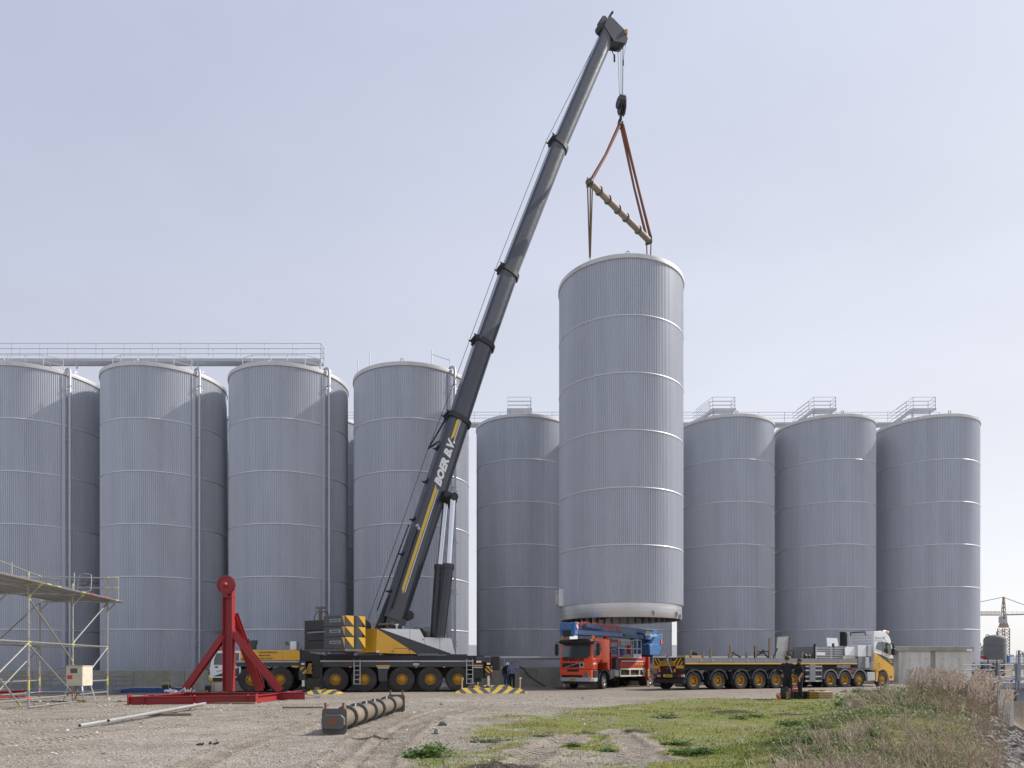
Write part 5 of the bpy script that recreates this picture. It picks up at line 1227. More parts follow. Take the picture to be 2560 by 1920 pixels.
MB().cbox(X0-.12,X0+.1,.0,TW,a-.10,a+.16,.03).build('under_run_bar', m_black, trl)
MB().cbox(X0-.10,X0+.05,.02,TW-.02,b__-.18,b__+.03,.03).build('lamp_bar', m_black, trl)
for (u0,u1) in ((75,120),(285,325)):
    rbox(u0,505,(u0+u1)/2,527,.10,'tail_lamp',m_redlens); rbox((u0+u1)/2+2,505,u1,527,.10,'tail_lamp',m_lgrey)
for u in (112,244):
    a = r4r(u,470,X0); MB().cyl((X0-.1,a[0],a[1]-.1),(X0-.1,a[0],a[1]+.08),.07,n=10).build('amber_beacon', m_amber, trl)
rbox(152,505,224,528,.12,'number_plate',m_plate)
a, b_ = r4r(168,525,X0), r4r(220,509,X0); text('OZ-99-SX', trl, m_print, (X0-.175,a[0],a[1]), (0,-1,0), (0,0,1), abs(a[0]-b_[0]), b_[1]-a[1], 0, .01)
for (u0,u1) in ((55,120),(243,312)):
    rbox(u0,575,u1,610,.01,'mud_flap',m_black); a, b_ = r4r(u0+8,596,X0), r4r(u1-8,580,X0)
    text('BOER B.V.', trl, m_lgrey, (X0-.064,a[0],a[1]), (0,-1,0), (0,0,1), abs(a[0]-b_[0]), b_[1]-a[1])
a, b_ = r4r(170,335,X0), r4r(245,490,X0); MB().cyl((X0-.15,a[0],a[1]),(X0-.3,b_[0],b_[1]),.03,n=6).build('support_rod', m_lgrey, trl)
a = r4r(178,445,X0); MB().box(X0-.1,X0-.05,a[0]-.08,a[0]+.08,a[1]-.12,a[1]+.02).build('coupling', m_redlens, trl)
# stakes and frames on the deck
def stake(u, v0, y=.3, r=.05, m=None):
    x, z = r4(u, v0, y); MB().box(x-r,x+r,y-r,y+r,zs1-.05,z).build('stake', m or m_wood, trl)
for u,v,y in ((168,322,1.0),(368,285,.4),(474,315,.2),(540,285,.5),(712,255,.4),(700,325,.2),(852,315,.3),(928,258,.6),(1050,188,.5),(1332,310,.6)): stake(u, v, y)
stake(712, 255, .8, .06, m_newwood); stake(928, 258, 1.0, .07, m_rust)
def bar(p, q, w=.07, y=.6, m=None, name='trestle_bar'):
    a, b_ = r4(*p,y), r4(*q,y); MB().beam((a[0],y,a[1]),(b_[0],y,b_[1]),w,w).build(name, m or m_black, trl)
for p,q in (((722,308),(722,360)),((722,312),(800,358)),((925,308),(1050,308)),((925,308),(925,360)),((1045,308),(1045,385)),((935,350),(985,305)),((985,305),(1035,355)),((975,330),(1000,292)),
            ((1070,385),(1118,280)),((1205,310),(1265,378)),((1225,302),(1262,302)),((1258,302),(1258,380)),((1205,350),(1205,302))): bar(p,q)
for u,vt in ((1441,240),(1600,236)):
    bar((u,vt),(u,388),.11,.5); bar((u,300),(u-32,388),.08,.5); bar((u,300),(u+36,388),.08,.5)
for u in (1357,1383):
    x = r4(u,380,.6)[0]; zt_ = r4(u,322,.6)[1]; MB().lathe([(.16,zs1-.03),(.17,zs1+.2),(.02,zt_)],10,(x,.6,0)).build('black_cone', m_black, trl, 40)
pts = [r4(1100,388,.9),r4(1205,385,.9),r4(1222,176,.9),r4(1118,180,.9)]
MB().prism(pts,.88,.95).build('steel_plate', mat('galvanised_plate',(.36,.37,.38),.5,.3,dirt=.6,dcol=(.22,.22,.22),dscale=3), trl)
a, b_ = r4(1206,385,.85), r4(1222,180,.85); MB().beam((a[0]+.04,.85,a[1]),(b_[0]+.04,.85,b_[1]),.06,.06).build('plate_edge_bar', m_rust, trl)
x, z = r4(385,350,1.2); MB().box(x-.7,x+.7,1.0,1.8,zs1-.03,zs1+.16).build('timber_bundle', m_newwood, trl)
x, z = r4(390,340,1.2); MB().cyl((x,1.0,zs1+.2),(x,1.2,zs1+.25),.15,n=10).build('strap_roll', m_black, trl)
# grey crate with ribbed sides, white lids
cz0, cz1 = zs1-.03, r4(1560,265,.45)[1]
xa, xb = r4(1450,300,.45)[0], r4(1700,300,.45)[0]
cr_ = MB().box(xa,xb,.45,2.4,cz0,cz1).build('crate', m_grey, trl)
for k in range(5): z = cz0+.08+(cz1-cz0-.12)*k/4.6; MB().box(xa+.05,(xa+xb)/2-.05,.425,.45,z,z+.05).build('crate_rib', m_lgrey, cr_); MB().box((xa+xb)/2+.05,xb-.05,.425,.45,z,z+.05).build('crate_rib', m_lgrey, cr_)
for x in (xa,(xa+xb)/2,xb): MB().box(x-.045,x+.045,.42,.45,cz0,cz1).build('crate_post', m_lgrey, cr_)
a, b_ = r4(1455,340,.42), r4(1530,312,.42); MB().box(a[0],b_[0],.415,.424,a[1],b_[1]).build('paper_notice', m_wprint, cr_)
MB().prism([r4(1548,262,.9),r4(1640,262,.9),r4(1645,250,.9),r4(1632,192,.9),r4(1542,188,.9)],.88,.91).build('white_lid', m_white, trl)
MB().prism([r4(1702,340,.3),r4(1793,343,.3),r4(1795,285,.3),r4(1785,265,.3),r4(1712,265,.3),r4(1700,280,.3)],.28,.32).build('white_lid', m_white, trl)
xa, xb = r4(1690,360,.3)[0], r4(1800,360,.3)[0]; MB().cbox(xa,xb,.3,1.3,r4(1700,397,.3)[1],r4(1700,343,.3)[1],.01).build('white_box', m_cream, trl)
# ladder rack and locker under the deck
xa, xb = r4(1400,500)[0], r4(1447,500)[0]; za, zb_ = r4(1420,568)[1], zs0-.08
MB().box(xa,xb,.0,.4,za,zb_).build('locker', m_grey, trl)
MB().box(xb,r4(1505,500)[0],.05,.09,za,zb_).build('locker_door_frame', m_black, trl)
for v in (435,470,523,562):
    for u0,u1,dv in ((1365,1400,0),(1447,1503,0)):
        xa_, xb_ = r4(u0,v)[0], r4(u1,v)[0]; z = r4(u0,v)[1]; MB().box(xa_,xb_,.02,.12,z-.045,z+.045).build('ladder_rung', m_lgrey, trl)
x = r4(1505,500)[0]; MB().box(x-.02,x+.02,.02,.1,za,zb_).build('ladder_post', m_grey, trl)
x = r4(1355,500)[0]; MB().box(x-.1,x+.1,.3,.5,.05,zs0).build('landing_leg', m_black, trl)

# ---- tractor
trc = thing('truck_tractor', 'yellow and white heavy haulage tractor unit coupled to the flatbed trailer', 'truck', QF.o, QF.a)
def k8(u, v, y=0.0): return QF.xz(2040+u/9.218, 1560+v/9.218, y)
def k8r(u, v, x): return QF.yz(2040+u/9.218, 1560+v/9.218, x)
CW = 2.45
xc = k8(1342,600)[0]
sil = [k8(1342,165),k8(1500,165),k8(1600,195),k8(1680,265),k8(1718,340),k8(1738,430),k8(1760,560),k8(1786,790),k8(1795,980),k8(1795,1180),k8(1800,1270),k8(1780,1305),k8(1672,1305),k8(1665,1190),k8(1630,1090),k8(1560,1040),k8(1490,1065),k8(1440,1090),k8(1322,1060),k8(1318,900),k8(1342,880)]
cab2 = MB().prism(sil, .012, CW).build('cab', m_white, trc, bevel=.03)
MB().prism([k8(1342,655),k8(1380,672),k8(1770,975),k8(1792,985),k8(1795,1180),k8(1800,1270),k8(1780,1305),k8(1672,1305),k8(1665,1190),k8(1630,1090),k8(1560,1040),k8(1490,1065),k8(1440,1090),k8(1322,1060),k8(1318,900),k8(1342,880)], 0, .03).build('yellow_side_panel', m_yellow, cab2)
MB().prism([k8(1382,672),k8(1540,720),k8(1650,775),k8(1786,800),k8(1792,983),k8(1772,973)], 0, .03).build('charcoal_side_panel', m_dark, cab2)
MB().prism([k8(1385,560),k8(1420,430),k8(1440,412),k8(1525,412),k8(1525,620),k8(1400,580)], -.01, .02).build('side_window', m_glass, cab2)
MB().prism([k8(1532,412),k8(1690,440),k8(1722,480),k8(1745,700),k8(1735,718),k8(1532,640)], -.01, .02).build('side_window', m_glass, cab2)
a, b_ = k8(1365,352), k8(1595,300); text('FH16 750', cab2, m_print, (a[0],-.002+.012-.004,a[1]), (1,0,0), (0,0,1), b_[0]-a[0], b_[1]-a[1], .15, .004)
a, b_ = k8(1568,725), k8(1700,700); text('BOER B.V.', cab2, m_yprint, (a[0],-.004,a[1]-.02), (1,0,-.22), (.22,0,1), b_[0]-a[0], .17, .2, .02)
for p,q in (((1342,372),(1540,382)),((1540,385),(1532,640)),((1532,650),(1535,830)),((1475,920),(1475,1060)),((1325,1040),(1440,1075)),((1345,920),(1480,915))):
    a, b_ = k8(*p), k8(*q); MB().beam((a[0],0,a[1]),(b_[0],0,b_[1]),.012,.012,up=(0,1,0)).build('panel_gap', m_print, cab2)
for u,v in ((1690,790),(1710,835),(1735,880)):
    a = k8(u,v); MB().box(a[0]-.15,a[0]+.13,-.006,.0,a[1]-.03,a[1]+.03).build('yellow_dash', m_yprint, cab2)
a = k8(1690,410); MB().beam((a[0]-.4,-.05,a[1]+.07),(a[0]+.1,-.05,a[1]-.12),.05,.16).build('sun_visor', m_white, cab2)
# mirrors
MB().tube([(k8(1745,440,-.1)[0],-.05,k8(1745,440,-.1)[1]),(k8(1785,470,-.3)[0],-.28,k8(1785,470,-.3)[1]),(k8(1805,560,-.3)[0],-.3,k8(1805,560,-.3)[1])],.05,8).build('mirror_arm', m_black, cab2)
a, b_ = k8(1765,720,-.3), k8(1812,560,-.3); MB().cbox(a[0],b_[0],-.42,-.16,a[1],b_[1],.05).build('wing_mirror', m_black, cab2, bevel=.02)
a = k8(1550,1240); MB().prism([k8(1672,1305,-.01),k8(1800,1270,-.01),k8(1795,1225,-.01),k8(1672,1225,-.01)],-.02,0).build('bumper_corner', m_yellow, cab2)
a, b_ = k8(1690,1290,-.03), k8(1770,1270,-.03); MB().box(a[0],b_[0],-.03,-.02,a[1],b_[1]).build('step_plate', m_alu, cab2)
a = k8(1735,1220,-.02); MB().cyl((a[0],-.03,a[1]),(a[0],0,a[1]),.1,n=12).build('fog_lamp', m_glass, cab2)
# rear wall of the cab
zr0, zr1 = k8(1342,620)[1], k8(1342,170)[1]
rw2 = MB().box(xc-.02,xc+.02,.03,CW-.02,zr0,zr1-.02).build('rear_wall', m_white, cab2, bevel=.01)
for v in (260,320,385,440,500):
    a, b_ = k8r(1290,v,xc), k8r(840,v,xc); MB().box(xc-.035,xc-.02,min(a[0],b_[0]),max(a[0],b_[0]),a[1]-.015,a[1]+.015).build('wall_rib', m_lgrey, rw2)
a, b_ = k8r(820,235,xc), k8r(1160,235,xc); y0,y1 = sorted((a[0],b_[0]))
MB().tube([(xc-.1,y0,a[1]-.12),(xc-.12,y0,a[1]+.1),(xc-.12,y1,a[1]+.1),(xc-.1,y1,a[1]-.12)],.035,6).build('lamp_rail', m_black, cab2)
a = k8r(640,400,xc+.3); MB().box(xc-.1,xc+.55,CW-.02,CW+.12,zr0+.4,zr1-.05).build('side_fairing', m_black, cab2)
a, b_ = k8r(770,500,xc), k8r(640,180,xc); MB().box(xc-.25,xc-.02,CW-.35,CW+.1,a[1],b_[1]).build('side_fairing', m_black, cab2, bevel=.05)
for u in (1520,1565,1610): 
    a = k8(u,185 if u<1600 else 205,.8); MB().cbox(a[0]-.1,a[0]+.1,.6,1.0,a[1]-.05,a[1]+.1,.02).build('roof_lamp', (m_alu,m_amber,m_lgrey)[(u-1520)//45], cab2)
MB().tube([(k8(1400,140,1.0)[0],1.0,k8(1400,165,1.0)[1]),(k8(1280,55,1.0)[0],1.0,k8(1280,55,1.0)[1])],.008,4).build('aerial', m_black, cab2)
# equipment behind the cab
xe0 = k8(965,600)[0]; 
def ebox(u0,v0,u1,v1,y0,y1,name,m,bev=.02):
    a, b_ = k8(u0,v1,y0), k8(u1,v0,y0); return MB().box(a[0],b_[0],y0,y1,a[1],b_[1]).build(name, m, trc, bevel=bev)
ebox(965,500,1195,752,.1,.8,'hydraulic_tank',m_alu); ebox(1196,492,1280,748,.02,.8,'tank_end_cap',m_lgrey)
ebox(1140,770,1232,1012,.02,.6,'tool_box',m_lgrey); ebox(970,760,1138,1012,.1,.7,'tool_box',m_grey)
ebox(1190,1105,1368,1318,.02,.6,'fuel_tank',m_alu,.06)
for v in (1150,1200,1255): ebox(1198,v,1360,v+8,.0,.03,'tank_strap',m_lgrey,0)
MB().prism([k8(1375,1325,.05),k8(1405,1325,.05),k8(1435,1110,.05),k8(1440,1085,.05),k8(1372,1080,.05)],.02,.4).build('step_panel', m_yellow, trc)
ebox(1232,760,1300,1075,.3,CW-.3,'catwalk_frame',m_black)
for y_ in (.7,CW-.95): MB().box(k8(200,1100)[0],k8(1700,1100)[0],y_,y_+.25,.72,1.0).build('chassis_rail', m_black, trc)
fx_ = [k8(u,1290,.02)[0] for u in (330,665,1000,1530)]
fen2 = MB()
for k in range(n):
    a0, a1 = math.pi*(.02+.96*k/n), math.pi*(.02+.96*(k+1)/n); r0 = .63
    p, q = (-r0*math.cos(a0), r0*math.sin(a0)), (-r0*math.cos(a1), r0*math.sin(a1))
    fen2.add([(p[0],0,p[1]),(q[0],0,q[1]),(q[0],.6,q[1]),(p[0],.6,p[1])],[(0,1,2,3)]).beam((p[0],0,p[1]),(q[0],0,q[1]),.05,.07)
fen2 = fen2.mesh('fender', m_grey)
for i, x in enumerate(fx_):
    wheel(trc, x, .17, .50, 'tractor' if i >= 2 else 'trailer', -1); wheel(trc, x, CW-.17, .50, 'tractor' if i >= 2 else 'trailer', 1)
    if i < 3: inst('fender', fen2, trc, (x,-.01,.52)); inst('fender', fen2, trc, (x,CW-.59,.52))
    MB().cyl((x,.3,.5),(x,CW-.3,.5),.12,n=10).build('axle', m_black, trc)
a, b_ = k8(800,1120,.1), k8(865,1050,.1); MB().box(a[0]-.3,b_[0],.1,.5,a[1],b_[1]).build('red_wedge', m_dred, trc)
a = k8(850,1185); MB().box(a[0]-.06,a[0]+.06,-.03,0,a[1]-.05,a[1]+.05).build('marker_lamp', m_amber, trc)
MB().box(k8(500,1000)[0],k8(1000,1000)[0],.5,CW-.5,1.0,1.22).build('fifth_wheel', m_black, trc)
# ================================================================ red upending stand
SX, SYY = -12.38, 30.6
st = thing('steel_stand', 'red steel stand with a round bolted flange on top of its braced post', 'steel stand', (SX, SYY, 0))
def L(px, py_bottom):                                # ground point relative to the stand
    g = gpt(px, py_bottom); return V(g[0]-SX, g[1]-SYY, 0)
FL, FR_, RR, RL = L(324,1762), L(641,1758), L(752,1742.5), V(-2.25,.1,0)
bz = V(0,0,.16)
def beam_i(p, q, name='base_beam', h=.31, b=.22): MB().ibeam(p, q, b, h, .028, .02).build(name, m_red, st)
beam_i(FL+bz, FR_+bz); beam_i(FL+bz+V(.12,.12,0), RL+bz+V(.0,-.02,0)); beam_i(FR_+bz+V(-.1,.1,0), RR+bz)
beam_i(V(-2.4,0,.18), V(3.25,.25,.18)); beam_i(V(-1.6,-.1,.20), V(-1.9,-2.9,.20), h=.3)
MB().box(-.02,.02,-.12,.12,.02,.38).xf(Matrix.Translation(FR_)).build('end_plate', m_red, st); MB().box(-.02,.02,-.14,.14,.02,.40).xf(Matrix.Translation(FL)).build('end_plate', m_red, st)
for t in (.12,.5,.93):
    c = FL.lerp(FR_,t); MB().box(-.012,.012,-.11,.11,.04,.36).xf(Matrix.Translation(c)).build('web_stiffener', m_red, st)
zt = 4.5
MB().ibeam((0,0,.39),(0,0,zt),.36,.42,.03,.025,up=(1,0,0)).build('post', m_red, st)
MB().box(-.22,.22,-.19,.19,zt-.02,zt+.02).build('cap_plate', m_red, st)
MB().box(-.2,.03,-.16,.16,zt+.02,5.02).box(.12,.21,-.16,.16,zt+.02,4.95).build('head_bracket', m_red, st)
fl_ = MB().lathe([(.01,.0),(.09,-.0),(.09,.10),(.13,.12),(.20,.14),(.30,.15),(.31,.12),(.345,.12),(.35,.16),(.41,.16),(.41,.22),(.02,.22)],40,(-.02,-.42,5.02),axis='y')
fo = fl_.build('flange_disc', m_red, st, 35)
MB().lathe([(.005,-.07),(.06,-.05),(.10,.02),(.11,.06)],20,(-.02,-.42,5.02),axis='y').build('hub', m_red, fo, 50)
for k in range(24):
    a = 2*math.pi*k/24; c = V(-.02+.38*math.cos(a),-.27,5.02+.38*math.sin(a)); MB().cyl(c,c+V(0,-.02,0),.018,n=6).build('bolt', m_flange, fo)
for k in range(16):
    a = 2*math.pi*k/16; c = V(-.02+.16*math.cos(a),-.29,5.02+.16*math.sin(a)); MB().cyl(c,c+V(0,-.02,0),.012,n=6).build('bolt', m_flange, fo)
MB().cyl((-.02,-.2,5.02),(-.02,.25,5.02),.2,n=20).build('shaft_housing', m_red, st, 40)
def brace(p, q, b=.26, h=.30): MB().ibeam(p, q, b, h, .025, .02, up=(0,1,0)).build('brace', m_red, st)
brace(V(-.2,0,2.85), V(-1.95,0,.40)); brace(V(.2,0,2.95), V(2.2,.1,.42)); brace(V(.1,.25,3.75), V(.62,2.1,.40), .36, .30)
for s_ in (-1,1): MB().box(s_*.22-.015,s_*.22+.015,-.2,.2,2.55,3.1).build('gusset', m_red, st)
g = gpt(640,1758); pk = MB().box(-.9,.9,-.1,.1,0,.06).build('packing_timber', m_wood, None); pk.location = (FL.lerp(FR_,.83).x+SX, FL.lerp(FR_,.83).y+SYY-.2, .0); tag(pk, 'weathered timber lying under the front beam of the red stand', 'timber')

# ================================================================ scaffold tower
SA = V(-17.75, 25.7, 0); U = V(-.17,.985,0).normalized(); Vv = V(-.985,-.17,0).normalized()
sc_ = thing('scaffold', 'aluminium and steel tube scaffold walkway with yellow couplings at the left edge', 'scaffold', (0,0,0))
def sp(u, v, z): return SA+U*u+Vv*v+V(0,0,z)
DZ = 4.6
ros = MB().cyl((0,0,-.008),(0,0,.008),.075,n=8).mesh('rosette', m_scaf)
def std(u, v, top, low=.02):
    o = MB().cyl(sp(u,v,low),sp(u,v,top),.037,n=8).build('standard', m_scaf, sc_, 50)
    MB().box(-.09,.09,-.09,.09,0,.015).xf(Matrix.Translation(sp(u,v,.0))).build('base_plate', m_galv, o)
    z = .55
    while z < top-.05: inst('rosette', ros, o, sp(u,v,z)); z += .5
    for (za,zb,m) in ((.62,1.0,m_scafy),(1.05,1.12,m_scafr)): MB().cyl(sp(u,v,za),sp(u,v,zb),.040,n=8).build('colour_band', m, o, 50)
for u in (-3.6,0,3.62,7.25):
    std(u, 0, DZ+.25 if u < 7 else DZ+1.1); std(u, 2.9, DZ-.05 if u<7 else DZ+1.1)
def tube_(a, b_, m=None, r=.031, name='ledger', ends=None):
    o = MB().cyl(a, b_, r, n=8).build(name, m or m_scaf, sc_, 50); d = (b_-a).normalized()
    for e, dd in ((a,d),(b_,-d)):
        MB().cyl(e, e+dd*.13, r*1.25, n=8).build('coupling', ends or (m_scafy if random.random()<.6 else m_galv), o, 50)
for v in (0,2.9):
    for a, b_ in ((-3.6,0),(0,3.62),(3.62,7.25)):
        for z in (.29,2.39): tube_(sp(a,v,z), sp(b_,v,z), ends=m_scafr if z<1 else None)
    tube_(sp(3.62,v,.83), sp(7.25,v,.83)) ; 
tube_(sp(-3.6,2.9,.83), sp(3.62,2.9,.83))
for u in (0,3.62,7.25):
    for z in (.29,2.39,DZ-.12): tube_(sp(u,0,z), sp(u,2.9,z))
def diag(u0,v0,z0,u1,v1,z1): tube_(sp(u0,v0,z0), sp(u1,v1,z1), name='diagonal_brace', r=.032)
diag(3.62,0,2.45,7.25,0,DZ-.15); diag(3.62,0,.35,7.25,0,2.35); diag(0,0,2.3,3.62,0,.35) ; diag(0,0,4.0,3.62,0,1.7)
diag(3.62,2.9,2.45,7.25,2.9,DZ-.15); diag(3.62,2.9,.35,7.25,2.9,2.35); diag(0,2.9,DZ-.2,3.62,2.9,2.3); diag(0,2.9,2.35,3.62,2.9,.35); diag(-3.6,0,2.3,-.6,0,.1); diag(-3.6,2.9,.4,0,2.9,2.3); diag(-3.6,0,.4,0,0,2.35)
plk = MB().box(-.142,.142,0,3.58,-.06,0)
for k in range(24):
    for s_ in (-1,1): plk.cyl((s_*.143,.1+k*.145,-.03),(s_*.145,.1+k*.145,-.03),.022,n=6,m=1)
plk = plk.mesh('deck_plank', [m_scaf, m_rimdark])
ang = math.atan2(-U.x, U.y)
for j, u in enumerate((-7.2,-3.6,.02,3.64)):
    for k in range(11):
        v = -.32+k*.31
        if j == 3 and k > 9: continue
        o = inst('deck_plank', plk, sc_, sp(u, v, DZ+.012*((k+j)%2)), (0,0,ang))
for k in range(11): inst('deck_plank', plk, sc_, sp(7.26,-.32+k*.31,DZ), (0,0,ang)).scale = (1,.25,1)
for u in (0,3.62,7.25):
    for v0, v1 in ((0,-.42),(2.9,2.45)):
        tube_(sp(u,v0,DZ-.55), sp(u,v1,DZ-.08), name='deck_bracket'); tube_(sp(u,v0,DZ-.08), sp(u,v1-.02,DZ-.08), name='deck_bracket')
# guard rails at the far end and the sloping rail
for z in (.55,1.02):
    tube_(sp(7.25,-.45,DZ+z), sp(7.25,0,DZ+z), name='guard_rail'); tube_(sp(7.25,0,DZ+z), sp(7.25,2.9,DZ+z), name='guard_rail')
MB().cyl(sp(7.3,-.45,DZ-.05),sp(7.3,-.45,DZ+1.1),.03,n=8).build('guard_post', m_scaf, sc_, 50)
MB().cyl(sp(7.3,1.45,DZ-.05),sp(7.3,1.45,DZ+1.25),.03,n=8).build('guard_post', m_scaf, sc_, 50)
MB().cyl(sp(3.62,2.3,DZ),sp(3.62,2.3,DZ+1.2),.03,n=8).build('guard_post', m_scaf, sc_, 50)
tube_(sp(2.6,2.4,DZ+1.15), sp(7.25,2.9,DZ+1.05), name='guard_rail')
MB().cyl(sp(0,0,DZ),sp(0,0,DZ+.35),.035,n=8).build('yellow_spigot', m_scafy, sc_); MB().cyl(sp(3.62,0,DZ),sp(3.62,0,DZ+.35),.035,n=8).build('yellow_spigot', m_scafy, sc_)
for u,v in ((.3,-.32),(1.1,-.32),(3.3,-.32),(4.2,-.32),(6.9,-.32),(5.6,-.32)):
    o = MB().box(-.005,.005,0,.35,-.05,-.005).build('colour_mark', m_scafr if (u*10)%2<1 else m_scafy, sc_); o.location = sp(u,v-.162,DZ); o.rotation_euler = (0,0,ang)
# work lamp on the rail
wl_ = thing('work_lamp', 'black work lamp in a wire cage hanging on the scaffold rail', 'work lamp', sp(7.2,.95,DZ+.55))
MB().box(-.16,.16,-.08,.08,.1,.36).build('lamp_housing', m_dark, wl_, bevel=.02); MB().box(-.13,.13,-.085,-.08,.13,.33).build('lamp_glass', m_glass, wl_)
for x in (-.3,.3): MB().tube([(x,-.05,-.15),(x*1.05,0,.3),(x*.85,.05,.62),(0,.05,.66)],.014,6).build('cage_tube', m_lgrey, wl_)
MB().tube([(-.3,-.05,-.15),(0,-.2,-.22),(.3,-.05,-.15)],.014,6).build('cage_tube', m_lgrey, wl_)
# loose ground tube at the scaffold foot
g0, g1 = gpt(72,1772), gpt(190,1757); o = MB().tube([(*g0,.05),(*g1,.06)],.03,8).build('scaffold_tube', m_scaf, None, 50); tag(o, 'loose scaffold tube lying on gravel at the scaffold foot', 'tube')
# ---- red beam behind the scaffold
a, b_ = gpt(-80,1752), gpt(64,1746); o = MB().ibeam((*a,.22),(*b_,.22),.22,.34,.025,.02).build('steel_beam', m_red, None); tag(o, 'red steel beam lying behind the scaffold feet at the left edge', 'steel beam')
# ---- grey access platform with ramp
ap = thing('access_platform', 'low grey steel platform with ramp and triple railings in front of the wall', 'platform', (0,0,0))
def apt(px, py, Y): return at(px, py, Y)
Yp = 37.5; xl, xr = at(-60,1700,Yp).x, at(283,1700,Yp).x
m_apt = mat('blue_grey_paint',(.21,.235,.28),.5,dirt=.3)
MB().box(xl,xr,Yp,Yp+2.0,.0,.22).build('platform_deck', m_apt, ap)
for z in (.42,.68,.92): MB().cyl((xl,Yp+1.9,z),(xr,Yp+1.9,z),.024,n=6).build('handrail', m_apt, ap)
for k in range(9):
    x = xl+(xr-xl)*k/8; MB().cyl((x,Yp+1.9,.22),(x,Yp+1.9,.94),.026,n=6).build('railing_post', m_apt, ap)
for z in (.42,.68,.92): MB().cyl((xr,Yp,z),(xr,Yp+1.9,z),.024,n=6).build('handrail', m_apt, ap)
MB().cyl((xr,Yp,.22),(xr,Yp,.94),.03,n=6).build('railing_post', m_apt, ap); MB().cyl((xr-1.1*.4,Yp,.22),(xr-1.1*.4,Yp,.94),.03,n=6).build('railing_post', m_apt, ap)
ra, rb_ = at(110,1730,37.3), at(152,1706,37.3)
MB().prism([(ra.x,.22),(rb_.x,.62),(rb_.x+1.2,.62),(rb_.x+1.2,.22)],37.6,39.2).build('ramp', m_apt, ap)
a, c, e = at(103,1692,38), at(152,1670,38), at(230,1669,38)
MB().tube([a,c,e,V(e.x,e.y,.2)],.024,6).build('handrail', m_apt, ap); MB().tube([a-V(0,0,.35),c-V(0,0,.35)],.02,6).build('handrail', m_apt, ap)
for px in (30,63):
    p = at(px,1700,37.2); 
    MB().beam((p.x-.12,37.2,.1),(p.x+.02,37.4,.78),.05,.05).build('ladder_rail', m_apt, ap)
for z in (.3,.5,.7): MB().cyl((at(30,1700,37.3).x,37.3,z),(at(63,1700,37.3).x,37.3,z),.02,n=6).build('ladder_rung', m_apt, ap)
# ---- control cabinet
cbn = thing('control_cabinet', 'cream electrical cabinet on splayed legs behind the scaffold', 'cabinet', (*at(199,1700,29.6).xy, 0), R(4))
MB().cbox(-.33,.33,-.40,.40,.66,1.50,.015).build('cabinet_body', m_cream, cbn)
MB().box(-.335,-.33,-.15,.12,1.2,1.42).build('window', m_glass, cbn); MB().box(-.16,.12,-.405,-.40,1.2,1.40).build('display', m_flange, cbn)
MB().box(-.28,-.08,-.406,-.40,.95,1.12).build('red_sticker', m_scafr, cbn); MB().box(-.35,.35,-.42,.42,1.50,1.52).build('lid', m_cream, cbn)
for x in (-.28,.28):
    for y in (-.35,.35): MB().beam((x,y,.66),(x*1.5,y*1.35,.0),.045,.045).build('leg', m_galv, cbn)
MB().tube([(.1,-.45,.7),(.15,-.5,.3),(0,-.52,.03),(-.4,-.5,.02),(-.7,-.3,.02)],.018,6).build('cable', m_black, cbn)
MB().tube([V(.25+.25*math.cos(t)*(1-.02*t),-.45+.15*math.sin(t),.02+.004*t) for t in np.linspace(0,18,50)],.014,5).build('cable_coil', mat('yellow_cable',(.55,.36,.03),.6), cbn)
# ---- blue lattice mats, generator, bin, crate, sheets
m_lat = m_bluesteel
bm = thing('blue_lattice_mat', 'flat blue steel lattice frame lying by the wall left of the red stand', 'lattice frame', (*gpt(300,1733),0))
x1_ = at(455,1730,38.2).x-bm.location.x
for y in (0,1.2): MB().box(0,x1_,y,y+.06,.03,.09).build('edge_beam', m_lat, bm)
for k in range(14): x = x1_*k/13; MB().beam((x,.04,.12),(min(x+.3,x1_),1.2,.26),.07,.09).build('lattice_bar', m_lat, bm)
MB().box(.1,x1_-.3,.9,1.1,.26,.31).build('top_sheet', m_galv, bm)
gn = thing('generator', 'small black and yellow generator on the blue frame by the wall', 'generator', (*at(416,1722,39).xy,.2))
MB().cbox(-.18,.18,-.15,.15,0,.22,.02).build('engine_block', m_black, gn)
for x in (-.2,.2):
    for y in (-.17,.17): MB().cyl((x,y,0),(x,y,.36),.015,n=6).build('frame_tube', m_scafy, gn)
MB().box(-.2,.2,-.17,.17,.33,.36).build('fuel_tank', m_yellow, gn)
bn = thing('waste_bin', 'small dark plastic bin with lid beside the crane cab', 'bin', (*at(520,1728,38.0).xy,0))
MB().lathe([(.13,.0),(.165,.36),(.175,.37),(.175,.40),(.12,.44),(.01,.45)],18).build('bin_body', m_dark, bn, 40); MB().box(-.05,.06,-.165,-.158,.1,.16).build('label_sticker', m_yprint, bn)
ib = thing('plastic_crate', 'pale plastic container in a yellow frame below the crane cab', 'container', (*at(551,1730,38.4).xy,0))
MB().cbox(-.26,.26,-.25,.25,.05,.52,.05).build('container_body', m_lgrey, ib)
for x in (-.29,.29):
    for y in (-.28,.28): MB().box(x-.02,x+.02,y-.02,y+.02,0,.58).build('frame_post', m_yellow, ib)
for y in (-.28,.28): MB().box(-.31,.31,y-.015,y+.015,.0,.05).box(-.31,.31,y-.015,y+.015,.54,.58).build('frame_rail', m_yellow, ib)
a, b_ = at(425,1723,31.5), at(462,1742,30.2)
o = MB().beam((a.x,a.y,.42),(b_.x,b_.y,.12),.45,.02).build('metal_sheet', m_galv, None); tag(o, 'grey sheet metal strip leaning on the left of the red base frame', 'sheet metal')
cl_ = thing('scaffold_clamps', 'heap of small silver clamps lying on the red base frame', 'clamps', (*at(446,1738,30.0).xy,.38))
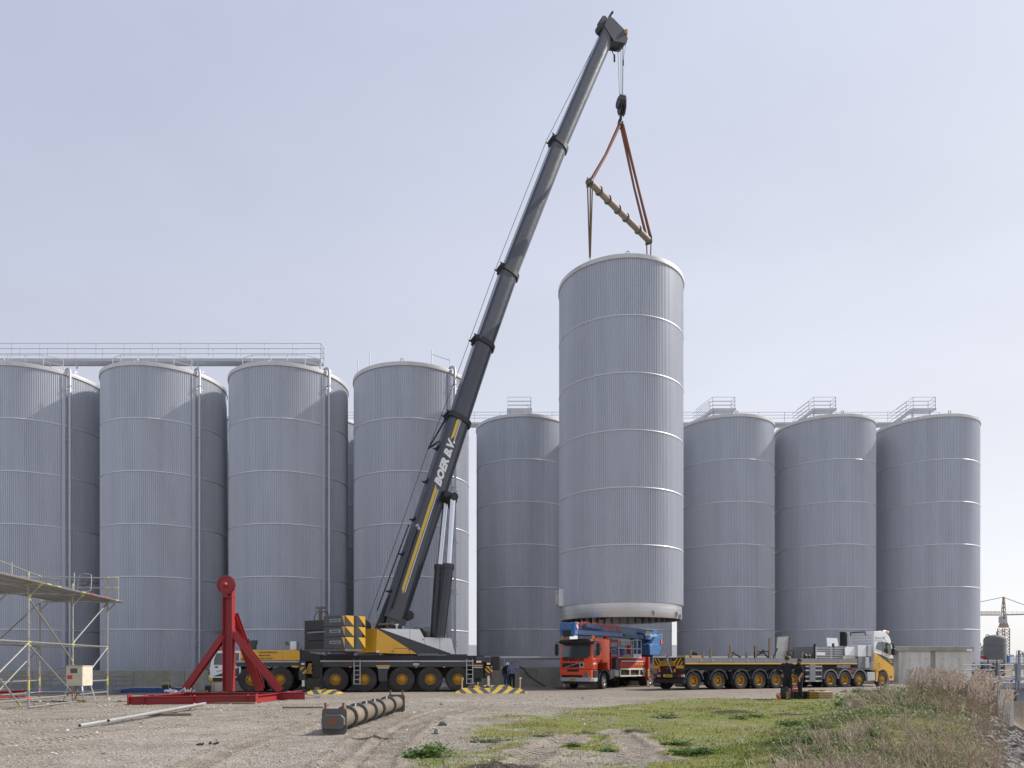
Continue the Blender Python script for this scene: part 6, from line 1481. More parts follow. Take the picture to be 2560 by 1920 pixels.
for k in range(16):
    x, y = random.uniform(-.6,.6), random.uniform(-.2,.2); MB().cyl((x,y,.0),(x+random.uniform(-.1,.1),y+.05,random.uniform(.03,.2)),.03,n=6).build('clamp', m_alu, cl_)
a, b_ = at(718,1730,32.5), at(800,1744,33.2)
o = MB().beam((a.x,a.y,.33),(b_.x,b_.y,.03),.25,.04).build('grey_plank', m_apt, None); tag(o, 'grey metal plank leaning from the red stand down to the gravel', 'plank')
# ---- things lying in the foreground
spreader('spreader_bar', 'weathered flanged pipe spreader bar lying on the gravel', (-3.93,15.5,.30+gz1(-3.9,16)), 7.35, math.atan2(7.3,.16))
for pa, pb, lab, z in (((199,1821),(511,1772),'longer of two pale aluminium tubes lying on gravel',.075),((271,1814),(513,1773),'shorter pale aluminium tube with open end resting on the longer one',.13)):
    a, b_ = gpt(*pa), gpt(*pb); za, zb_ = gz1(*a)+z, gz1(*b_)+z+.06
    t = MB(); p, q = V(*a,za), V(*b_,zb_); t.cyl(p,q,.042,n=14,caps=False); t.cyl(q,p,.035,n=14,caps=False); dd = (q-p).normalized()
    e1_, e2_ = dd.orthogonal().normalized(), None; e2_ = dd.cross(e1_)
    for e in (p,q):
        vs_ = []; 
        for rr in (.042,.035): vs_ += [e+e1_*rr*math.cos(k*math.pi/7)+e2_*rr*math.sin(k*math.pi/7) for k in range(14)]
        t.add(vs_, [(k,(k+1)%14,14+(k+1)%14,14+k) for k in range(14)])
    o = t.build('aluminium_tube', m_alu, None, 50); tag(o, lab, 'tube')
def plank(pa, pb, w, h, lab):
    a, b_ = gpt(*pa), gpt(*pb); o = MB().beam((*a,gz1(*a)+h/2),(*b_,gz1(*b_)+h/2),w,h).build('timber_plank', m_wood, None); return tag(o, lab, 'plank')
plank((357,1790),(480,1789),.12,.07,'grey timber plank lying under the aluminium tubes')
plank((706,1773),(808,1772),.10,.06,'grey timber plank lying alone on gravel near the spreader bar')
o = plank((1140,1729),(1146,1728),.06,.06,'x'); o.name='stub'; bpy.data.objects.remove(o)
for (px,py,Y,h_,lab) in ((1154,1722,39.2,.62,'short wooden post standing at the left end of the striped mats'),(1299,1721,41.5,.60,'short wooden post standing right of the man in the checked shirt')):
    p = at(px,py,Y); po = thing('wooden_post', lab, 'post', (p.x, Y, .1))
    MB().cyl((0,0,-.1),(.03,0,h_),.045,n=8).build('post_shaft', m_newwood, po); MB().cyl((.03,0,h_),(.03,0,h_+.1),.075,n=8).build('post_cap', m_cream if 'right' in lab else m_newwood, po)
# ---- striped outrigger mats
m_mf = stripes('mat_stripes', (.54,.36,.05), (.06,.065,.075), (1,0,-1.3), .62, .5); m_mb = stripes('mat_stripes_mirrored', (.54,.36,.05), (.06,.065,.075), (1,0,1.3), .62, .5)
def rampmat(x0, x1, y, h, lab, depth=1.6):
    t = thing('outrigger_mat', lab, 'mat', ((x0+x1)/2, y, 0), 0, 'striped outrigger mats')
    w = (x1-x0)/2
    for s_, m in ((-1,m_mb),(1,m_mf)):
        a, b_ = (-w,-.004) if s_ < 0 else (.004,w)
        e0 = .45 if s_ < 0 else 0; e1 = .45 if s_ > 0 else 0
        vs_ = [(a,0,0),(b_,0,0),(b_-e1,.4,h),(a+e0,.4,h),(a+e0,depth,h),(b_-e1,depth,h),(a,depth+.2,0),(b_,depth+.2,0)]
        MB().add(vs_,[(0,1,2,3),(3,2,5,4),(4,5,7,6),(0,3,4,6),(1,7,5,2)]).build('mat_half', m, t)
    return t
rampmat(at(1132,1733,37.9).x, at(1319,1733,37.9).x, 37.9, .26, 'long yellow and black striped mat in front of the crane rear jacks', 1.2)
rampmat(at(1165,1722,40.2).x, at(1290,1722,40.2).x, 40.2, .36, 'smaller striped mat under the crane rear jack feet', 1.6)
rampmat(at(752,1741,36.4).x, at(850,1741,36.4).x, 36.4, .22, 'striped mat on gravel right of the red stand', 1.0)
rampmat(at(764,1727,39.3).x, at(826,1727,39.3).x, 39.3, .28, 'striped mat under the crane front jack foot', 1.2)
hz = thing('hose', 'dark hose hanging over the low wall left of the red truck', 'hose', (0,0,0)); MB().tube([at(1299,1667,50.2),at(1310,1672,50.1),at(1322,1690,49.8),at(1345,1705,49.3),at(1362,1716,48.8)],.05,8).build('hose_line', m_black, hz, 50)
# ---- stacked mats, black crates, barrel and bits beside the two men
PX = 31.4
gy = gz1(13.5, PX)
sm = thing('mat_stack', 'stack of four pale timber mats with black and yellow ends beside the men', 'mat stack', (*at(2045,1735,PX).xy, gy), R(-8))
m_end = stripes('mat_end_stripes',(.60,.36,.03),(.015,.015,.016),(1,0,.9),.11)
for k in range(4):
    MB().cbox(-.10,.50,-.5,.5,.085*k+.005,.085*k+.08,.006).build('timber_mat', m_newwood, sm)
    MB().cbox(-.50,-.10,-.5,.5,.085*k+.005,.085*k+.08,.006).build('striped_mat_end', m_end, sm)
for k in range(14):
    x, y = random.uniform(-.45,.2), random.uniform(-.4,.4); MB().tube([(x,y,.345),(x+.06,y+.03,.38),(x+.12,y,.35)],.02,5).build('chain_link', m_rust, sm)
bc = thing('black_crate', 'stack of flat black crates between the two men', 'crate', (*at(1998,1735,PX+.3).xy, gy))
for k in range(4): MB().cbox(-.38,.38,-.35,.35,.085*k+.004,.085*k+.08,.008).build('crate_tray', m_black, bc)
oc = thing('orange_canister', 'orange plastic canister on the black crates', 'canister', (*at(1987,1720,PX+.3).xy, gy+.35))
MB().cbox(-.13,.13,-.1,.1,0,.13,.03).build('canister_body', m_orange, oc); MB().tube([(-.1,0,.12),(-.05,0,.19),(.05,0,.19),(.1,0,.12)],.018,6).build('handle', m_orange, oc)
br = thing('black_barrel', 'black plastic drum with chevron strip and blue lid at the left man\'s feet', 'drum', (*at(1964,1738,30.6).xy, gz1(12.0,30.6)))
MB().lathe([(.20,0),(.22,.04),(.215,.44),(.19,.50),(.06,.51),(.06,.53),(.01,.53)],20).build('drum_body', m_black, br, 40); MB().box(-.055,.055,-.232,-.215,.04,.36).build('chevron_strip', m_end, br)
MB().cyl((0,-.1,.51),(0,-.1,.56),.05,n=10).build('lid_cap', m_bluesteel, br)
ch = thing('orange_chainsaw', 'small orange and black power tool lying by the black drum', 'power tool', (*at(1947,1738,30.4).xy, gz1(11.6,30.4)))
MB().cbox(-.07,.07,-.1,.1,.03,.19,.03).build('tool_body', m_orange, ch); MB().tube([(-.08,0,.05),(-.09,0,.22),(.02,0,.27),(.07,0,.16)],.018,6).build('handle', m_black, ch)
# blue rag, dark litter
for (px,py,m,lab,s_) in ((533,1864,m_black,'larger crumpled black rag lying on the gravel',.06),(497,1866,m_black,'thin strip of black rag lying on the gravel',.05),(1103,1762,m_flange,'dark lump of stone on gravel right of the spreader bar',.05)):
    g = gpt(px,py); b = MB()
    for k in range(9):
        a = random.uniform(0,6.28); r_ = random.uniform(.3,1)*s_; c = V(g[0]+r_*math.cos(a)*1.4, g[1]+r_*math.sin(a), gz1(*g)+.01)
        b.add([c, c+V(random.uniform(.02,.07),random.uniform(-.03,.03),random.uniform(.0,.03)), c+V(random.uniform(-.02,.04),random.uniform(.02,.06),random.uniform(.01,.06)), c+V(-.03,.02,.01)],[(0,1,2),(0,2,3),(0,3,1)])
    tag(b.build('litter', m, None), lab, 'litter')
# ================================================================ people
def person(label, loc, yaw, H, pose, mats, hair, helmet=False, short=False):
    """pose: dict of joint offsets in a body frame (x right, y forward, z up, metres for a 1.8 m figure)"""
    k = H/1.8
    J = {'pelvis':(0,0,.97),'waist':(0,0,1.12),'chest':(0,.0,1.34),'neck0':(0,0,1.50),'neck':(0,.01,1.56),'head':(0,.03,1.66),'headt':(0,.02,1.74),
         'shl':(-.19,0,1.45),'ell':(-.27,-.02,1.17),'wrl':(-.27,.06,.93),'hal':(-.265,.09,.85),
         'shr':(.19,0,1.45),'elr':(.27,-.02,1.17),'wrr':(.27,.06,.93),'har':(.265,.09,.85),
         'hil':(-.095,0,.92),'knl':(-.11,.02,.50),'anl':(-.12,-.02,.10),'tol':(-.14,.14,.045),
         'hir':(.095,0,.92),'knr':(.11,.02,.50),'anr':(.12,-.02,.10),'tor':(.14,.14,.045)}
    J.update(pose)
    RAD = {'pelvis':(.175,.13),'waist':(.175,.13),'chest':(.205,.14),'neck0':(.075,.07),'neck':(.056,.056),'head':(.082,.10),'headt':(.07,.085),
           'sh':(.085,.085),'el':(.062,.062),'wr':(.036,.036),'ha':(.034,.045),'hi':(.105,.11),'kn':(.08,.082),'an':(.06,.062),'to':(.045,.035)}
    names = list(J); idx = {n_: i for i, n_ in enumerate(names)}
    E = [('pelvis','waist'),('waist','chest'),('chest','neck0'),('neck0','neck'),('neck','head'),('head','headt')]
    for s_ in 'lr': E += [('chest','sh'+s_),('sh'+s_,'el'+s_),('el'+s_,'wr'+s_),('wr'+s_,'ha'+s_),('pelvis','hi'+s_),('hi'+s_,'kn'+s_),('kn'+s_,'an'+s_),('an'+s_,'to'+s_)]
    verts = [tuple(k*c for c in J[n_]) for n_ in names]; edges = [(idx[a], idx[b_]) for a, b_ in E]
    rads = [RAD.get(n_) or RAD[n_[:2]] for n_ in names]
    # fingers and thumb, each a short chain rooted in the palm
    for s_ in 'lr':
        w, h = Vector(J['wr'+s_]), Vector(J['ha'+s_]); d = (h-w).normalized(); sx = -1 if s_ == 'l' else 1
        side = d.cross(Vector((sx,0,0)))
        side = side.normalized() if side.length > .1 else Vector((0,1,0))
        for f in range(4):
            o_ = side*(.030-.020*f); b0 = h+o_*.8; b1 = b0+d*.05+Vector((-sx*.008,0,0)); b2 = b1+d*(.035-.004*abs(f-1))+Vector((-sx*.02,0,0))
            i0 = len(verts); verts += [tuple(k*c for c in b1), tuple(k*c for c in b2)]; edges += [(idx['ha'+s_], i0),(i0,i0+1)]; rads += [(.010,.010),(.009,.009)]
        b1 = w+d*.04+side*.045; b2 = b1+d*.045+side*.012; i0 = len(verts); verts += [tuple(k*c for c in b1), tuple(k*c for c in b2)]; edges += [(idx['wr'+s_], i0),(i0,i0+1)]; rads += [(.012,.012),(.010,.010)]
    # nose
    hd_ = Vector(J['head'])
    me = bpy.data.meshes.new('person'); me.from_pydata(verts, edges, []); o = bpy.data.objects.new('person', me); COL.objects.link(o)
    md = o.modifiers.new('skin','SKIN'); md.use_smooth_shade = True
    for i, r_ in enumerate(rads): me.skin_vertices[0].data[i].radius = (r_[0]*k, r_[1]*k)
    me.skin_vertices[0].data[0].use_root = True
    sb = o.modifiers.new('sub','SUBSURF'); sb.levels = 2; sb.render_levels = 2
    dg = bpy.context.evaluated_depsgraph_get(); dg.update()
    m2 = bpy.data.meshes.new_from_object(o.evaluated_get(dg)); bpy.data.objects.remove(o)
    for m in mats: m2.materials.append(m)                # 0 top, 1 trousers, 2 skin, 3 shoes
    hands = [Vector(J[n_])*k for n_ in ('hal','har')]; wr = [Vector(J[n_])*k for n_ in ('wrl','wrr')]; el = [Vector(J[n_])*k for n_ in ('ell','elr')]
    mi = []
    for p in m2.polygons:
        c = p.center; z = c.z/k; v = 0
        if z < .11: v = 3
        elif z < .99: v = 1
        if z > 1.535: v = 2
        for h, w, e in zip(hands, wr, el):
            if (c-h).length < .085*k and (abs(c.x) > .15*k or short): v = 2
            elif (c-w).length < .07*k: v = 2 if short else 0
            elif (c-(w+e)/2).length < .13*k and abs(c.x) > .17*k: v = 2 if short else 0
        mi.append(v)
    m2.polygons.foreach_set('material_index', mi); m2.polygons.foreach_set('use_smooth', [True]*len(mi))
    m2.name = 'person'
    ob = bpy.data.objects.new('person', m2); COL.objects.link(ob); ob.location = loc; ob.rotation_euler = (0,0,yaw)
    tag(ob, label, 'person')
    hc = Vector((hd_.x, hd_.y, hd_.z+.035))*k
    if helmet:
        MB().lathe([(.155*k,-.01),(.135*k,.0),(.13*k,.06),(.10*k,.115),(.05*k,.14),(.005,.145)],18,hc).box(hc.x-.07,hc.x+.07,hc.y+.08,hc.y+.21,hc.z-.012,hc.z+.006).build('helmet', m_white, ob, 50)
    else:
        b = MB(); rows = [(.098,-.03),(.108,.02),(.104,.06),(.085,.10),(.05,.125),(.005,.132)]
        b.lathe([(r_*k*.93, h*k) for r_, h in rows], 16, (hc.x, hc.y-.018*k, hc.z)); b.build('hair', hair, ob, 50)
    f = hd_*k
    MB().add([(f.x-.014*k,f.y+.088*k,f.z+.02*k),(f.x+.014*k,f.y+.088*k,f.z+.02*k),(f.x,f.y+.118*k,f.z-.022*k),(f.x,f.y+.085*k,f.z-.03*k)],[(0,1,2),(0,2,3),(2,1,3)]).build('nose', m_skin, ob)
    for sx in (-1,1):
        MB().cyl((f.x+sx*.078*k,f.y-.005,f.z-.0),(f.x+sx*.092*k,f.y-.015,f.z+.0),.026*k,n=8).build('ear', m_skin, ob)
        MB().cyl((f.x+sx*.03*k,f.y+.084*k,f.z+.022*k),(f.x+sx*.03*k,f.y+.094*k,f.z+.022*k),.011*k,n=8).build('eye', m_print, ob)
    MB().box(f.x-.025*k,f.x+.025*k,f.y+.075*k,f.y+.092*k,f.z-.052*k,f.z-.044*k).build('mouth', mat('lips',(.28,.1,.08),.6), ob)
    return ob
m_wear = mat('black_workwear',(.012,.012,.015),.85,dirt=.35,dcol=(.05,.05,.055),dscale=5,bmp=.4,bscale=16)
m_jean = mat('blue_jeans',(.07,.11,.20),.85,dirt=.4,dcol=(.16,.2,.28),dscale=4,bmp=.3,bscale=20)
m_boot = mat('work_boots',(.02,.018,.016),.8)
def plaid():
    m, nt, b = nodes_of('checked_shirt'); tc = nt.nodes.new('ShaderNodeTexCoord'); s_ = nt.nodes.new('ShaderNodeSeparateXYZ'); nt.links.new(tc.outputs['Object'], s_.inputs[0])
    def st_(x, per, duty): return math_(nt,'GREATER_THAN', math_(nt,'FRACT', math_(nt,'DIVIDE', x, per)), duty)
    c = mixc(nt, math_(nt,'MULTIPLY',st_(s_.outputs[0],.13,.5),.5), (.045,.065,.26), (.03,.035,.13)); c = mixc(nt, math_(nt,'MULTIPLY',st_(s_.outputs[2],.13,.5),.5), c, (.16,.18,.36))
    c = mixc(nt, st_(s_.outputs[0],.13,.86), c, (.6,.62,.68)); c = mixc(nt, st_(s_.outputs[2],.13,.86), c, (.6,.62,.68))
    nt.links.new(c, b.inputs['Base Color']); b.inputs['Roughness'].default_value = .85; return m
m_hbrown = mat('brown_hair',(.06,.035,.02),.8); m_hgrey = mat('grey_hair',(.2,.18,.165),.8)
hips = {'ell':(-.44,-.10,1.20),'wrl':(-.24,-.02,1.03),'hal':(-.19,-.05,.99),'elr':(.44,-.10,1.20),'wrr':(.24,-.02,1.03),'har':(.19,-.05,.99),'anl':(-.15,-.02,.1),'tol':(-.2,.14,.045),'anr':(.15,-.02,.1),'tor':(.2,.14,.045)}
P1 = at(1968,1738,31.0); person('man in black workwear seen from behind, hands on hips, beside the drum', (P1.x,31.0,gz1(P1.x,31.0)), R(-12), 1.9, hips, [m_wear,m_wear,m_skin,m_boot], m_hbrown)
turn = {'headt':(-.02,.03,1.73),'head':(-.01,.05,1.65),'elr':(.26,-.05,1.16),'wrr':(.25,.07,.93),'har':(.24,.10,.85),'ell':(-.25,-.06,1.17),'wrl':(-.22,.10,.96)}
P2 = at(2001,1738,30.9); person('bearded man in black t-shirt turned sideways, right of the man with hands on hips', (P2.x,30.9,gz1(P2.x,30.9)), R(78), 1.82, turn, [m_wear,m_wear,m_skin,m_boot], m_hbrown, short=True)
o = [x for x in COL.objects if x.name.startswith('person')][-1]
MB().lathe([(.075,-.02),(.088,.0),(.08,.05)],14,(-.01,.075,1.575)).build('beard', m_hbrown, o)
P3 = at(1280,1716,45.3); lean = {'shl':(-.2,.02,1.44),'elr':(.34,.06,1.20),'wrr':(.42,.16,1.0),'har':(.43,.2,.93),'hal':(-.29,.12,.86)}
person('man in a blue checked shirt and dark trousers seen from behind near the wall', (P3.x,45.3,gz1(P3.x,45.3)), R(-4), 1.80, lean, [plaid(),m_wear,m_skin,m_boot], m_hgrey)
P4 = at(1266,1716,45.9); ln = {'head':(.05,.10,1.60),'headt':(.05,.11,1.68),'neck':(.03,.06,1.53),'chest':(.01,.04,1.33),'elr':(.22,.10,1.16),'wrr':(.16,.26,1.05),'har':(.14,.3,1.0)}
person('man in white helmet, dark jacket and jeans beside the man in the checked shirt', (P4.x,45.9,gz1(P4.x,45.9)), R(-25), 1.72, ln, [m_wear,m_jean,m_skin,m_boot], m_hbrown, helmet=True)
# ================================================================ vegetation, stones
def island_mat(name, cols, rough=.8, trans=.0, spec=.2):
    m, nt, b = nodes_of(name); g = nt.nodes.new('ShaderNodeNewGeometry'); cr = nt.nodes.new('ShaderNodeValToRGB')
    el_ = cr.color_ramp.elements; el_[0].color = (*cols[0],1); el_[1].color = (*cols[-1],1)
    for i, c in enumerate(cols[1:-1]): e = el_.new((i+1)/(len(cols)-1)); e.color = (*c,1)
    nt.links.new(g.outputs['Random Per Island'], cr.inputs[0]); nt.links.new(cr.outputs[0], b.inputs['Base Color'])
    b.inputs['Roughness'].default_value = rough; b.inputs['Specular IOR Level'].default_value = spec
    if trans:
        t = nt.nodes.new('ShaderNodeBsdfTranslucent'); nt.links.new(cr.outputs[0], t.inputs[0]); mx = nt.nodes.new('ShaderNodeMixShader'); mx.inputs[0].default_value = trans
        nt.links.new(b.outputs[0], mx.inputs[1]); nt.links.new(t.outputs[0], mx.inputs[2]); nt.links.new(mx.outputs[0], nt.nodes['Material Output'].inputs[0])
    return m
def fast_mesh(name, verts, faces, m):                # faces: (n,k) array, uniform k
    me = bpy.data.meshes.new(name); k = faces.shape[1]
    me.vertices.add(len(verts)); me.vertices.foreach_set('co', np.asarray(verts, np.float32).ravel())
    me.loops.add(faces.size); me.loops.foreach_set('vertex_index', faces.astype(np.int32).ravel())
    me.polygons.add(len(faces)); me.polygons.foreach_set('loop_start', np.arange(0, faces.size, k, dtype=np.int32)); me.polygons.foreach_set('loop_total', np.full(len(faces), k, np.int32))
    me.materials.append(m); me.update(calc_edges=True); return me
def blades(P, h, w, lean, name, m, bend=.5):         # curved two-segment blades: 5 verts, 1 quad + 1 tri -> as 3 tris
    n = len(P); a = rng.uniform(0, 2*np.pi, n); d = np.stack([np.cos(a), np.sin(a), np.zeros(n)], 1)
    b = rng.uniform(0, 2*np.pi, n); l = np.stack([np.cos(b), np.sin(b), np.zeros(n)], 1)*(lean*h)[:,None]
    up = np.zeros((n,3)); up[:,2] = h
    v0 = P-d*w[:,None]; v1 = P+d*w[:,None]; mid = P+up*.55+l*.35; v2 = mid-d*w[:,None]*.7; v3 = mid+d*w[:,None]*.7; v4 = P+up*(1-bend*lean[:,None]*.5)+l
    V_ = np.stack([v0,v1,v2,v3,v4],1).reshape(-1,3); i = np.arange(n)[:,None]*5
    Fc = np.concatenate([i+np.array([0,1,3]), i+np.array([0,3,2]), i+np.array([2,3,4])], 0)
    return fast_mesh(name, V_, Fc, m)
def sample(n, px0, px1, py0, py1, fn):               # ground points, even per picture area
    px = rng.uniform(px0, px1, n); py = rng.uniform(py0, py1, n)
    Y = F*CH/(py-HY); X = (px-CX)/F*Y; k = rng.uniform(0,1,n) < fn(X, Y)
    return X[k], Y[k]
def on_ground(X, Y, dz=0.0): return np.stack([X, Y, gz(X, Y)+dz], 1)
# short grass on the moss
X, Y = sample(150000, 1000, 2560, 1716, 1960, lambda x,y: np.clip(grass_mask(x,y)-.25,0,1)*(.06+.9*sstep(.36,.62,fbm(x*1.3,y*1.3,88)))*(y<34))
P = on_ground(X, Y, -.01); n = len(P); hh = rng.uniform(.02,.055,n)*(.5+1.2*fbm(X*.8,Y*.8,92))*(1+.25*np.minimum(Y/12,2))
gm_ = island_mat('grass_blades', [(.07,.12,.022),(.12,.19,.03),(.17,.225,.045),(.22,.20,.075)], .8, .25)
o = inst('grass', blades(P, hh, rng.uniform(.004,.009,n)*(Y/14), rng.uniform(.2,.9,n), 'grass', gm_)); tag(o, 'short patchy grass and moss beside the gravel', 'grass', kind='stuff')
# sparse dead stalks and straw on the moss
X, Y = sample(9000, 1000, 2400, 1725, 1960, lambda x,y: np.clip(grass_mask(x,y),0,1)*.5+.06)
P = on_ground(X, Y, .0); n = len(P)
o = inst('straw', blades(P, rng.uniform(.02,.07,n), rng.uniform(.003,.006,n)*(Y/12), rng.uniform(.8,2.2,n), 'straw', island_mat('straw_blades', [(.10,.075,.05),(.20,.155,.10),(.30,.25,.17)], .9))); tag(o, 'thin dead straw scattered over the moss', 'straw', kind='stuff')
# individual leafy weed clumps
wm_ = island_mat('weed_leaves', [(.045,.09,.018),(.08,.155,.03),(.12,.20,.045),(.06,.10,.03)], .55, .3, .4)
wm2 = island_mat('grey_weed_leaves', [(.10,.13,.085),(.13,.17,.10),(.07,.10,.05)], .7, .2)
def clump(px, py, r, h, nl, lab, m=None):
    g = gpt(px, py); b_v, b_f = [], []; rs = np.random.default_rng(int(px*7+py)); subs = [(0,0,.5,1.0)]+[(rs.normal(0,.5)*r, rs.normal(0,.4)*r, rs.uniform(.25,.55), rs.uniform(.4,1.1)) for _ in range(6)]
    for k in range(nl):
        a = rs.uniform(0,6.283); q = math.sqrt(rs.uniform(0,1))*r; x, y = q*math.cos(a), q*math.sin(a)*.8
        sub_ = subs[rs.integers(0,len(subs))]; x = x*sub_[2]+sub_[0]; y = y*sub_[2]+sub_[1]; zt_ = h*sub_[3]*(1-(q/r)**2*.8)*rs.uniform(.15,1.1)*(1.5 if rs.uniform()<.06 else 1)
        t = rs.uniform(0,6.283); L_ = rs.uniform(.025,.085)*(.6+r); dx, dy = math.cos(t)*L_, math.sin(t)*L_; nx_, ny_ = -dy*.38, dx*.38; dz = rs.uniform(-.5,.7)*L_
        i = len(b_v); b_v += [(x,y,zt_),(x+dx*.5+nx_,y+dy*.5+ny_,zt_+dz*.5+.01),(x+dx,y+dy,zt_+dz),(x+dx*.5-nx_,y+dy*.5-ny_,zt_+dz*.5+.01)]; b_f.append((i,i+1,i+2,i+3))
    me = fast_mesh('weed', np.array(b_v), np.array(b_f), m or wm_)
    o = inst('weed_clump', me, None, (g[0], g[1], gz1(*g)-.01)); return tag(o, lab, 'weed', 'leafy weed clumps')
for i,(px,py,r,h,nl,lab) in enumerate((
    (1090,1893,.62,.22,900,'large bright green weed clump at the lower edge of the gravel track'),
    (1764,1899,.42,.16,520,'dark green weed clump near the bottom, left of the dry shrubs'),
    (1690,1858,.28,.10,260,'small green weed clump in the middle of the moss'),
    (1240,1862,.34,.10,260,'greyish weed tuft on moss above the big left clump'),
    (1425,1872,.20,.08,160,'small weed tuft beside the tyre tracks'),
    (1520,1884,.20,.09,160,'weed tuft between the two tyre tracks'),
    (2010,1892,.55,.20,650,'broad green weed clump in front of the dry shrubs'),
    (1985,1828,.42,.16,420,'green weed clump left of the bramble edge'),
    (2120,1772,.62,.25,620,'green weed mound at the left foot of the brambles'),
    (2150,1736,.7,.28,560,'bright green weed mound near the mat stack'),
    (1870,1800,.5,.12,300,'flat weed patch on the moss below the two men'),
    (1460,1838,.3,.08,200,'low weed patch above the bare tyre tracks'),
    (1655,1800,.5,.10,260,'low weed patch left of the dark rut'),
    (1350,1850,.32,.09,200,'low dark weed patch on the left moss'),
    (2200,1880,.4,.25,420,'green nettles between dry stems near the bottom'),
    (2050,1850,.45,.2,400,'green weeds left of the fallen grey branches'))):
    clump(px, py, r, h, nl, lab, wm2 if i in (3,4,13) else None)
# brambles: a low thicket of leaves over arching stems
def thicket_points(n, px0, px1, py0, py1, fn): return sample(n, px0, px1, py0, py1, fn)
X, Y = sample(90000, 1930, 2460, 1712, 1990, lambda x,y: sstep(.36,.50,fbm(x*.55,y*.55,141))*sstep(-.3,.8,shore(y)-x)*sstep(-4.2,-2.0,x-shore(y)+2.0*fbm(x*.5,y*.5,145))*(.45+.55*sstep(15,22,y)))
n = len(X); H = (.06+.50*fbm(X*.7,Y*.7,150))*rng.uniform(.1,1,n)*(.35+.65*sstep(14,24,Y)); P = on_ground(X, Y); P[:,2] += H
a = rng.uniform(0,6.283,n); L_ = rng.uniform(.03,.06,n)*(Y/20); d = np.stack([np.cos(a)*L_, np.sin(a)*L_, rng.uniform(-.6,.6,n)*L_],1); s_ = np.stack([-d[:,1]*.45, d[:,0]*.45, rng.uniform(-.4,.4,n)*L_],1)
Vx = np.stack([P, P+d*.5+s_, P+d, P+d*.5-s_],1).reshape(-1,3); Fc = np.arange(n*4).reshape(-1,4)
o = inst('bramble_thicket', fast_mesh('bramble_thicket', Vx, Fc, island_mat('bramble_leaves', [(.04,.065,.018),(.075,.12,.028),(.11,.16,.04),(.13,.12,.05)], .6, .2, .4))); tag(o, 'dark green bramble thicket on the bank before the concrete block', 'brambles', kind='stuff')
# dry brush: branching twigs
def twigs(X, Y, h, name, m, label, cat, nb=4, rad=.004, spread=.35, lean=None):
    vs_, fs_ = [], []; base = on_ground(X, Y, -.02)
    def seg(pts, r0, r1):
        k = len(pts); i0 = len(vs_)
        for j, p in enumerate(pts):
            r_ = r0+(r1-r0)*j/(k-1)
            for t in (0, 2.094, 4.189): vs_.append((p[0]+r_*math.cos(t), p[1]+r_*math.sin(t), p[2]))
        for j in range(k-1):
            for t in range(3): a_ = i0+j*3+t; b_ = i0+j*3+(t+1)%3; fs_.append((a_, b_, b_+3, a_+3))
    for q_i, (p, hh_) in enumerate(zip(base, h)):
        sc = max(1.0, p[1]/13); lx, ly = random.gauss(0,spread), random.gauss(0,spread)
        if lean is not None: lx, ly = lx*.5+lean[q_i][0], ly*.5+lean[q_i][1]
        pts = []; q = p.copy(); steps = 5
        for j in range(steps):
            pts.append(q.copy()); q = q+np.array([lx*hh_/steps+random.gauss(0,.018), ly*hh_/steps+random.gauss(0,.018), hh_/steps*(1-.12*j)])
        seg(pts, rad*sc*1.3, rad*sc*.5)
        for b in range(nb):
            j = random.randrange(1, steps-1); f_ = random.random(); q = pts[j]*(1-f_)+pts[j+1]*f_; L2 = hh_*random.uniform(.18,.45); a_ = random.uniform(0,6.283); e = random.uniform(.35,1.1)
            d_ = np.array([math.cos(a_)*math.cos(e), math.sin(a_)*math.cos(e), math.sin(e)])*L2; q2 = q+d_*.5+np.array([0,0,.02]); seg([q, q2, q+d_+np.array([0,0,.05*L2])], rad*sc*.7, rad*sc*.35)
    me = fast_mesh(name, np.array(vs_), np.array(fs_), m); return tag(inst(name, me), label, cat, kind='stuff')
m_tw = island_mat('dry_twigs', [(.15,.115,.085),(.33,.26,.195),(.50,.42,.33),(.22,.17,.125)], .85)
m_tw2 = island_mat('pale_dry_stems', [(.20,.15,.10),(.30,.23,.16),(.36,.29,.21)], .85)
cx_, cy_ = sample(360, 1860, 2500, 1775, 2080, lambda x,y: sstep(-2.7,-1.8,x-shore(y)+1.4*(fbm(x,y,7)-.45))*(1-sstep(.0,.7,x-shore(y)))*sstep(.37,.50,fbm(x*.8,y*.8,161))*(1-.6*sstep(17,24,y)))
BX, BY, BHt, BL = [], [], [], []
for x, y in zip(cx_, cy_):
    hb_ = random.uniform(.22,.62)*(.75+.02*y)
    for k in range(random.randrange(8,15)):
        a_ = random.uniform(0,6.283); rr_ = random.uniform(0,.14); BX.append(x+rr_*math.cos(a_)); BY.append(y+rr_*math.sin(a_)); BHt.append(hb_*random.uniform(.55,1.0)); BL.append((math.cos(a_)*random.uniform(.1,.65), math.sin(a_)*random.uniform(.1,.65)))
twigs(np.array(BX), np.array(BY), np.array(BHt), 'dry_shrubs', m_tw, 'grey brown leafless shrubs covering the bank at lower right', 'shrubs', 4, .0048, .2, BL)
X, Y = sample(1000, 2080, 2480, 1722, 1800, lambda x,y: sstep(-5,-2,x-shore(y))*(1-sstep(.5,2,x-shore(y)))*sstep(.36,.5,fbm(x*.6,y*.6,171)))
twigs(X, Y, np.random.default_rng(4).uniform(.3,.85,len(X)), 'dry_shrubs', m_tw, 'grey brown leafless shrubs among the brambles on the bank', 'shrubs', 4, .004)
X, Y = sample(700, 2180, 2520, 1740, 1990, lambda x,y: sstep(-2.0,-.5,x-shore(y))*(1-sstep(.3,1.0,x-shore(y))))
twigs(X, Y, np.random.default_rng(5).uniform(.3,.8,len(X)), 'dry_stems', m_tw2, 'pale straw coloured dead stems between reeds and shrubs', 'stems', 2, .0035, .25)
